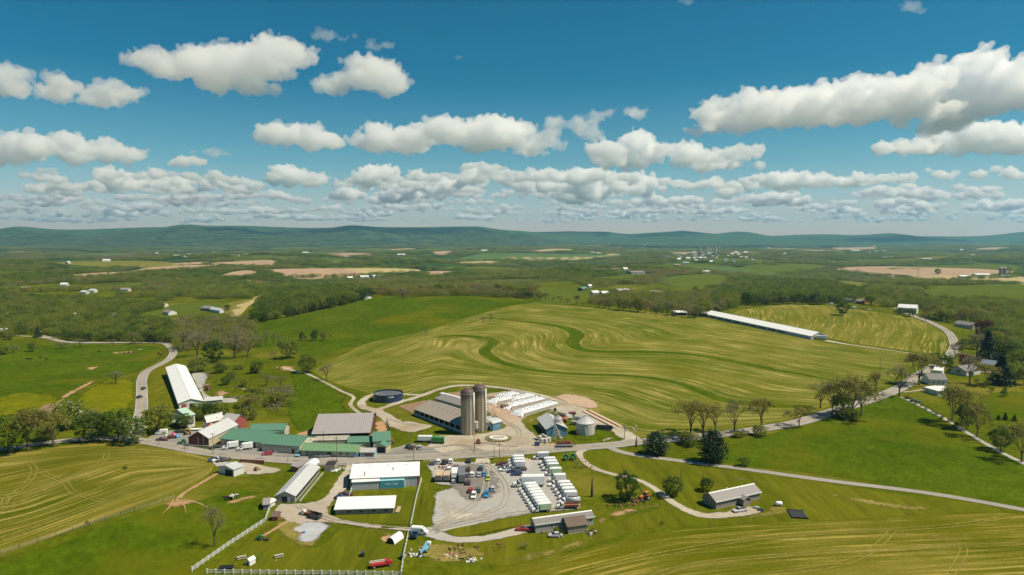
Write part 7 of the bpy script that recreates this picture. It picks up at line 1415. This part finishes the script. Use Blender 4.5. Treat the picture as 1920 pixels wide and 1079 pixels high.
for i, (x, y) in enumerate(((1012, 826), (1017, 823), (1023, 825), (1016, 831), (1023, 831), (1029, 829))):
    p = P(x, y); t = thing('liquid_tank', ['far left', 'back', 'back right', 'front left', 'front right', 'right'][i] + ' milky plastic tank of the group at the blue barn corner', 'tank', p); MB().cyl((0, 0, .1), 1.1, 2.0, 16).build('tank_body', flat('milky_plastic', (.50, .47, .42), .4, .1, 1), t, smooth=False); MB().cyl((0, 0, 2.1), 1.1, .45, 16, r2=.3).build('tank_top', MATS['milky_plastic'], t); MB().cyl((0, 0, 2.5), .3, .15, 10).build('lid', DARKIN, t)
p = P(1007, 836); t = thing('blue_pump', 'blue machine box at the roadside by the plastic tanks', 'machine', p); MB().box(-1.2, 1.2, -.8, .8, .2, 1.7).build('housing', PC['navy'], t, bevel=.08); MB().cyl((-.2, 0, 1.7), .12, .9, 8).build('exhaust', DARKIN, t)
p = P(1460, 949); t = thing('propane_tank', 'round white gas tank on the grass right of the taupe house', 'tank', p); MB().loft([[(x, r * math.cos(a), .95 + r * math.sin(a)) for a in np.linspace(0, 2 * math.pi, 14, endpoint=False)] for x, r in ((-1.3, .1), (-1.15, .55), (-.9, .75), (.9, .75), (1.15, .55), (1.3, .1))]).build('tank', PW, t, smooth=True)
for x in (-.6, .6): MB().box(x - .1, x + .1, -.5, .5, -.3, .4).build('saddle', CONC, t)
p = P(1495, 966); t = thing('sunken_frame', 'dark square frame lying in the lawn right of the gas tank', 'frame', p, R(-8)); MB().box(-2.6, 2.6, -3.2, 3.2, 0, .45).build('cover', flat('black_mesh', (.03, .032, .035), .8, .2, 1), t)
for s_ in (-1, 1): MB().box(-2.8, 2.8, s_ * 3.3 - .12, s_ * 3.3 + .12, -.1, .6).build('edge_board', DARKIN, t)
for i, (x, y) in enumerate(((1418, 955), (1426, 959))):
    p = P(x, y); t = thing('quad_bike', ['white quad bike left of two by the taupe house', 'dark blue quad bike right of two by the taupe house'][i], 'quad bike', p, R(140)); MB().hexa([(-1, -.35, .5), (1, -.35, .5), (1, .35, .5), (-1, .35, .5)], [(-.8, -.25, 1), (.8, -.2, .9), (.8, .2, .9), (-.8, .25, 1)]).build('body', PC['white' if i == 0 else 'navy'], t); MB().tube((.5, -.4, 1.2), (.5, .4, 1.2), .04).build('handlebar', DARKIN, t)
    for x_ in (-.7, .7):
        for s_ in (-.5, .5): wheel(t, x_, s_, .3, .25)
# picnic tables, huts, play house
for x, y, l_ in ((453, 1048, 'left pale picnic table on the lower lawn'), (523, 1045, 'right pale picnic table on the lower lawn')):
    p = P(x, y); t = thing('picnic_table', l_, 'picnic table', p, R(30)); WD = flat('grey_timber', (.46, .42, .34), .85, .15, 2)
    for j in range(4): MB().box(-1.3, 1.3, -.42 + j * .22, -.24 + j * .22, .72, .77).build('top_board', WD, t)
    for s_ in (-.85, .85): MB().box(-1.3, 1.3, s_ - .14, s_ + .14, .42, .47).build('bench', WD, t)
    for x_ in (-.9, .9):
        for s_ in (-1, 1): MB().tube((x_, s_ * .75, 0), (x_, s_ * .25, .74), .05, 4).build('leg', DARKIN, t)
def hut(px, py, deg, wl, rf, label, w=1.6, L=2.2, h=1.4):
    p = P(px, py); t = thing('play_hut', label, 'hut', p, R(deg)); MB().prism([(-w / 2, 0), (w / 2, 0), (w / 2, h), (0, h + .6), (-w / 2, h)], -L / 2, L / 2, 'y').build('wall', wl, t); MB().prism([(-w / 2 - .15, h - .1), (0, h + .66), (w / 2 + .15, h - .1), (w / 2 + .15, h), (0, h + .78), (-w / 2 - .15, h)], -L / 2 - .1, L / 2 + .1, 'y').build('roof', rf, t); MB().box(-.3, .3, -L / 2 - .03, -L / 2, .1, 1.1).build('doorway_shade', DARKIN, t); return t  # entrance is a near-black plate, its shade put into the colour
hut(470, 1058, -25, PW, PW, 'small white play house between the picnic tables')
p = P(741, 1014); t = thing('barrel_shelter', 'white half barrel shelter with a dark front beside the fence', 'shelter', p, R(-25)); MB().prism([(1.5 * math.cos(math.pi * i / 12), 2.0 * math.sin(math.pi * i / 12)) for i in range(13)], -2.6, 2.6, 'y').build('white_shell', PLAS, t); MB().prism([(1.45 * math.cos(math.pi * i / 12), 1.95 * math.sin(math.pi * i / 12)) for i in range(13)], -2.7, -2.61, 'y').build('front_wall', DARKIN, t)
for x, y, l_, k_ in ((680, 1043, 'black plastic box standing on the lower lawn', 0), (754, 1048, 'black drum leaning at the white side fence', 1)):
    p = P(x, y); t = thing('black_bin', l_, 'bin', p, R(20)); MB().box(-.5, .5, -.8, .8, 0, 1.2).build('bin_body', PC['black'], t, bevel=.06); MB().box(-.54, .54, -.84, .84, 1.2, 1.3).build('lid', PC['dark'], t)
p = P(565, 1002); t = thing('play_slide', 'small red and blue toy slide on the limestone pad', 'toy', p, R(30), None, .6); MB().hexa([(-1, -.4, 0), (1, -.4, 0), (1, .4, 0), (-1, .4, 0)], [(-1, -.4, .1), (1, -.4, 1.3), (1, .4, 1.3), (-1, .4, .1)]).build('slide', PC['red'], t); MB().box(1, 1.9, -.5, .5, 0, 1.3).build('tower', PC['blue'], t)
p = P(486, 1052); t = thing('climbing_frame', 'thin green climbing frame by the sand patches', 'climbing frame', p)
for x in (-.8, .8):
    for s_ in (-.8, .8): MB().tube((x, s_, 0), (x * .5, 0, 2), .05, 4).build('leg', PC['green'], t)
MB().tube((-.6, 0, 2), (.6, 0, 2), .05, 4).build('crossbar', PC['green'], t)
p = P(424, 1072); put(mk_trailer, ('flat', 'black', 4, 1.6, .6), 'black_cart', 'cart', 424, 1070, 5, 'low black cart in front of the bottom fence')
# debris and brush
def pile(px, py, n, rad, mats, label, name='scrap_pile', cat='scrap', size=(.2, .65), long=1.):
    p = P(px, py); t = thing(name, label, cat, p); q = random.Random(int(px)); parts = {'timber' if name == 'brush_pile' else 'scrap_piece': 0}
    for i in range(n):
        x, y = q.gauss(0, rad), q.gauss(0, rad * .6); s = q.uniform(*size); o = MB().box(-s * long, s * long, -s * .35, s * .35, 0, s * .5).build('log' if name == 'brush_pile' else 'scrap_piece', q.choice(mats), t, loc=(x, y, q.uniform(-.05, .25))); o.rotation_euler = (q.uniform(-.3, .3), q.uniform(-.3, .3), q.uniform(0, 3.1))
    return t
ML = [RUST, SILV2, PW, BARKD, CONC, PC['orange']]
pile(845, 1042, 26, 1.7, [PW, RUST, PC['orange'], flat('pink_scrap', (.6, .35, .3), .8)], 'heap of white and pinkish scrap in the rough grass'); pile(775, 1041, 16, 2.2, [PW, CONC], 'pale broken rubble beside the side fence', size=(.3, .7)); pile(885, 1052, 16, 1.6, [PW, CONC, WHB], 'scattered pale rubble in the rough grass', size=(.2, .6)); pile(868, 1032, 14, 3, [BARKD, TYRE], 'line of dark logs in the rough grass', 'brush_pile', 'logs', long=1.6); pile(930, 1025, 9, 1.6, [BARKD, RUST], 'dark scrap heap left of the grey dead shrub')
pile(1193, 942, 30, 3.0, [BARKD, RUST, flat('red_clay_clod', (.30, .13, .07), .9)], 'brown brush pile under the maple', 'brush_pile', 'brush', long=1.8); pile(1155, 948, 16, 3.0, [RUST, BARKD], 'red brown clods and roots on the bare clay', 'brush_pile', 'brush'); pile(1086, 867, 20, 2.6, [BARKD, flat('hay_brown', (.2, .12, .07), .95)], 'upper brown heap beside the two green tractors', 'brush_pile', 'brush'); pile(1098, 875, 18, 2.4, [BARKD, MATS['hay_brown']], 'lower brown heap beside the house drive', 'brush_pile', 'brush')
pile(1108, 1000, 24, 1.6, [CONC, PW, BARKD, TYRE], 'junk and wheels at the right end of the mobile home'); pile(830, 880, 26, 2.6, [PC['orange'], PC['red'], RUST, BARKD], 'tangle of red and orange implements above the tan sheds', size=(.2, .6)); pile(866, 880, 8, 1.2, [PC['red']], 'red frame pieces beside the dark car')
pile(448, 745, 34, 3.2, [PC['navy'], BARKD, PW, PC['orange']], 'heap of blue and dark scrap at the end of the barn yard'); pile(385, 722, 30, 1.6, [RUST, CONC, PC['silver']], 'row of parts along the right wall of the poultry barn', size=(.2, .6)); pile(393, 746, 20, 2, [PC['maroon'], RUST, PW], 'maroon machine parts near the low shed'); pile(640, 880, 14, 1.6, [PW, PC['green'], CONC], 'white and green odds and ends beside the walled pit'); pile(632, 884, 12, 1.2, [PW], 'white arched hutches by the pole at the lane corner', size=(.5, 1.0))
pile(1030, 1003, 16, 2.6, [BARKD, CONC], 'weeds and junk before the mobile home wall'); pile(458, 731, 6, .8, [CONC], 'concrete blocks in the rough grass by the gully', size=(.6, 1.2)); pile(1180, 806, 22, 4, [CONC, flat('straw_litter', (.5, .4, .25), .9)], 'broken pale slabs at the field corner above the junction', size=(.3, .8)); pile(240, 662, 14, 4, [RUST, BARKD], 'rusty junk row on the pasture', size=(.6, 1.4)); pile(915, 776, 18, 2.5, [TYRE, CONC], 'dark clutter at the foot of the short silage bunker')
# ------------------------------------------------------------------ fences and poles
def fence(px, spacing, h, rails, label, mat=TRIMW, post=.09, name='rail_fence', wire=False):
    c = resample(G(px)[:, :2], spacing); t = thing(name, label, 'fence', (c[0][0], c[0][1], gz(*c[0]))); o0 = t.location
    PM = bpy.data.meshes.get(name + '_post_mesh'); z = terr(c[:, 0], c[:, 1])
    pm = MB().box(-post, post, -post, post, -.5, h + .1)
    if PM is None: PM = bpy.data.meshes.new(name + '_post_mesh'); PM.from_pydata(pm.V, [], pm.F); PM.materials.append(mat)
    for i in range(len(c)): link('post', PM, t, (c[i][0] - o0[0], c[i][1] - o0[1], z[i] - o0[2]))
    for i in range(len(c) - 1):
        a = Vector((c[i][0], c[i][1], z[i])) - o0; b = Vector((c[i + 1][0], c[i + 1][1], z[i + 1])) - o0; d = (b - a).normalized(); n = Vector((-d.y, d.x, 0)) * .025
        for j in range(rails):
            zz = Vector((0, 0, h * (j + .75) / rails)); hh = Vector((0, 0, .013 if wire else .07)); m_ = MB().hexa([a + n + zz - hh, b + n + zz - hh, b - n + zz - hh, a - n + zz - hh], [a + n + zz + hh, b + n + zz + hh, b - n + zz + hh, a - n + zz + hh]); m_.V = [tuple(v) for v in m_.V]; m_.build('wire' if wire else 'rail', mat if not wire else SILV2, t)
    return t
fence([(360, 1072), (430, 1023), (497, 979)], 2.4, 1.35, 3, 'white rail fence slanting up the left side of the lower lawn', post=.14); fence([(497, 979), (505, 957)], 2.4, 1.35, 3, 'short white fence linking to the timber shed', post=.14); fence([(388, 1076), (560, 1078), (752, 1080)], 2.5, 1.3, 3, 'white fence along the bottom edge of the lower lawn', post=.08)
fence([(752, 1080), (758, 1040), (766, 1002)], 2.4, 1.35, 3, 'white fence up the right side of the lower lawn', post=.14); fence([(770, 988), (781, 935), (790, 902)], 2.4, 1.35, 3, 'long white fence between the warehouse and the parking lot', post=.14); fence([(655, 935), (659, 920)], 2.2, 1.35, 3, 'short white fence at the warehouse annex corner', post=.14)
fence([(0, 1040), (110, 1004), (230, 965), (330, 934)], 5.0, 1.2, 3, 'thin wire fence between the left hay field and the paddock', mat=BARKD, name='wire_fence', wire=True, post=.06); fence([(725, 790), (732, 815)], 3, 1.2, 2, 'dark yard fence right of the big grey cattle barn', mat=BARKD, name='yard_fence')
def pole(px, py, ytop, label, arm=True, r=.15, lamp=False):
    p = P(px, py); h = (py - ytop) * p.y / F * 1.02; t = thing('utility_pole', label, 'pole', p); WD_ = flat('pole_wood', (.16, .125, .09), .9, .2, 2)
    MB().cyl((0, 0, -.6), r, h + .6, 8, r2=r * .65).build('mast', WD_, t)
    if arm:
        MB().box(-1.1, 1.1, -.07, .07, h - .7, h - .55).build('crossarm', WD_, t)
        for x in (-1, 0, 1): MB().cyl((x, 0, h - .55), .06, .22, 6).build('insulator', SILV2, t)
    return t
for a in ((400, 853, 811, 'utility pole in front of the maroon barn', 1), (632, 876, 818, 'tall utility pole before the long green shop', 1), (607, 838, 808, 'thin mast on the shop roofs', 0), (770, 846, 812, 'utility pole beside the three cars at the corner shop', 1), (776, 868, 838, 'utility pole at the warehouse corner', 0), (889.5, 851, 813, 'utility pole in front of the silos', 1), (926.5, 858, 838, 'shorter pole on the grass island at the lot', 0), (936.5, 858, 830, 'taller pole on the grass island at the lot', 1), (1171, 824, 796, 'utility pole by the junction above the road', 1), (1277, 903, 877, 'thin pole behind the round dark tree', 0), (1317, 908, 888, 'thin pole behind the small open tree', 0), (1204, 924, 905, 'short pole at the bend of the house drive', 0), (1650, 700, 668, 'slim pole by the hill lane', 0), (1803, 664, 612, 'tall pole at the right road side', 1), (1760, 664, 628, 'slim pole in the right hay field corner', 0), (297, 836, 824, 'short roadside post left of the village', 0), (346, 846, 834, 'short roadside marker post by the village', 0), (540, 868, 856, 'short post opposite the shops', 0), (364, 702, 688, 'yellowish post behind the poultry barn', 0)): pole(a[0], a[1], a[2], a[3], bool(a[4]))
for px_, py_, yt_, la_ in ((1110, 932, 896, 'dark vine covered dead trunk standing in the lawn'), (1193, 838, 819, 'black weathered stump pole by the road junction')):
    p = P(px_, py_); h = (py_ - yt_) * p.y / F; t = thing('dead_trunk', la_, 'dead trunk', p); q = random.Random(3); MB().loft([[(r * math.cos(a) * (1 + .2 * q.random()), r * math.sin(a), z) for a in np.linspace(0, 2 * math.pi, 8, endpoint=False)] for z, r in [(h * i / 8, .5 * (1 - .7 * i / 8) + q.uniform(-.05, .08)) for i in range(9)]]).build('stem', BARKD, t); MB().tube((0, 0, h * .9), (.1, 0, h * 1.15), .08).build('tip', BARKD, t)
# ------------------------------------------------------------------ cattle
def cow_mesh():
    V = {}; me = bpy.data.meshes.new('cow'); pts = [((-.95, 0, 1.15), .34), ((-.4, 0, 1.1), .42), ((.25, 0, 1.1), .42), ((.75, 0, 1.15), .36), ((1.15, 0, 1.3), .2), ((1.45, 0, 1.38), .17), ((1.8, 0, 1.22), .10)]; ed = [(i, i + 1) for i in range(6)]
    for x, j in ((-.85, 0), (.7, 3)):
        for s_ in (-1, 1):
            k = len(pts); pts += [((x, s_ * .22, .8), .16), ((x + (-.1 if x < 0 else .02), s_ * .23, .45), .085), ((x, s_ * .23, .08), .07), ((x + .08, s_ * .23, .02), .08)]; ed += [(j, k), (k, k + 1), (k + 1, k + 2), (k + 2, k + 3)]
    k = len(pts); pts += [((-1.2, 0, 1.25), .05), ((-1.3, 0, .8), .03), ((-1.3, 0, .45), .05)]; ed += [(0, k), (k, k + 1), (k + 1, k + 2)]
    for s_ in (-1, 1): k = len(pts); pts += [((1.38, s_ * .28, 1.42), .05)]; ed += [(5, k)]
    me.from_pydata([p for p, r in pts], ed, []); o = bpy.data.objects.new('tmp', me); COL.objects.link(o); o.modifiers.new('s', 'SKIN'); o.modifiers.new('u', 'SUBSURF').levels = 1
    for i, (p, r) in enumerate(pts): me.skin_vertices[0].data[i].radius = (r, r)
    me.skin_vertices[0].data[1].use_root = True
    dg = bpy.context.evaluated_depsgraph_get(); m2 = bpy.data.meshes.new_from_object(o.evaluated_get(dg)); bpy.data.objects.remove(o); m2.name = 'cow_mesh'; return m2
CW = cow_mesh()
mc = bpy.data.materials.new('holstein_hide'); nt_, n, l, b = nodes(mc); g = n.new('ShaderNodeTexCoord'); l.new(ramp(n, l, noise(n, l, g.outputs['Object'], 1.5, 1, .3), [(.48, (.02, .018, .016)), (.50, (.65, .62, .56))]), b.inputs['Base Color']); b.inputs['Roughness'].default_value = .8
mb_ = flat('black_hide', (.02, .018, .016), .8)
for i, (x, y, d, m_, l_) in enumerate(((432, 937, 10, mc, 'black and white cow left of the group by the bare soil'), (441, 934, 200, mc, 'black and white cow right of the group by the bare soil'), (436, 936, 120, mc, 'black and white cow in the middle of the group by the bare soil'), (425, 938, 190, mb_, 'black cow at the left tip of the group by the bare soil'),
 (51, 675, 0, mb_, 'leftmost black cow of four in the far left pasture'), (58, 675.5, 180, mb_, 'second black cow of four in the far left pasture'), (75, 673.5, 20, mb_, 'third black cow of four in the far left pasture'), (87, 674.5, 170, mb_, 'rightmost black cow of four in the far left pasture'), (185, 661, 0, mb_, 'black cow by itself in the middle of the left pasture'), (297, 664, 60, mb_, 'upper black cow near the curve of the left road'), (301, 667, 200, mb_, 'lower black cow near the curve of the left road'), (262, 658, 30, mc, 'pale cow near the rusty junk row'))):
    me = CW.copy(); me.materials.clear(); me.materials.append(m_); me.shade_smooth(); p = P(x, y); o = link('cow', me, None, (p.x, p.y, p.z)); o.rotation_euler = (0, 0, R(d)); tag(o, l_, 'cow')
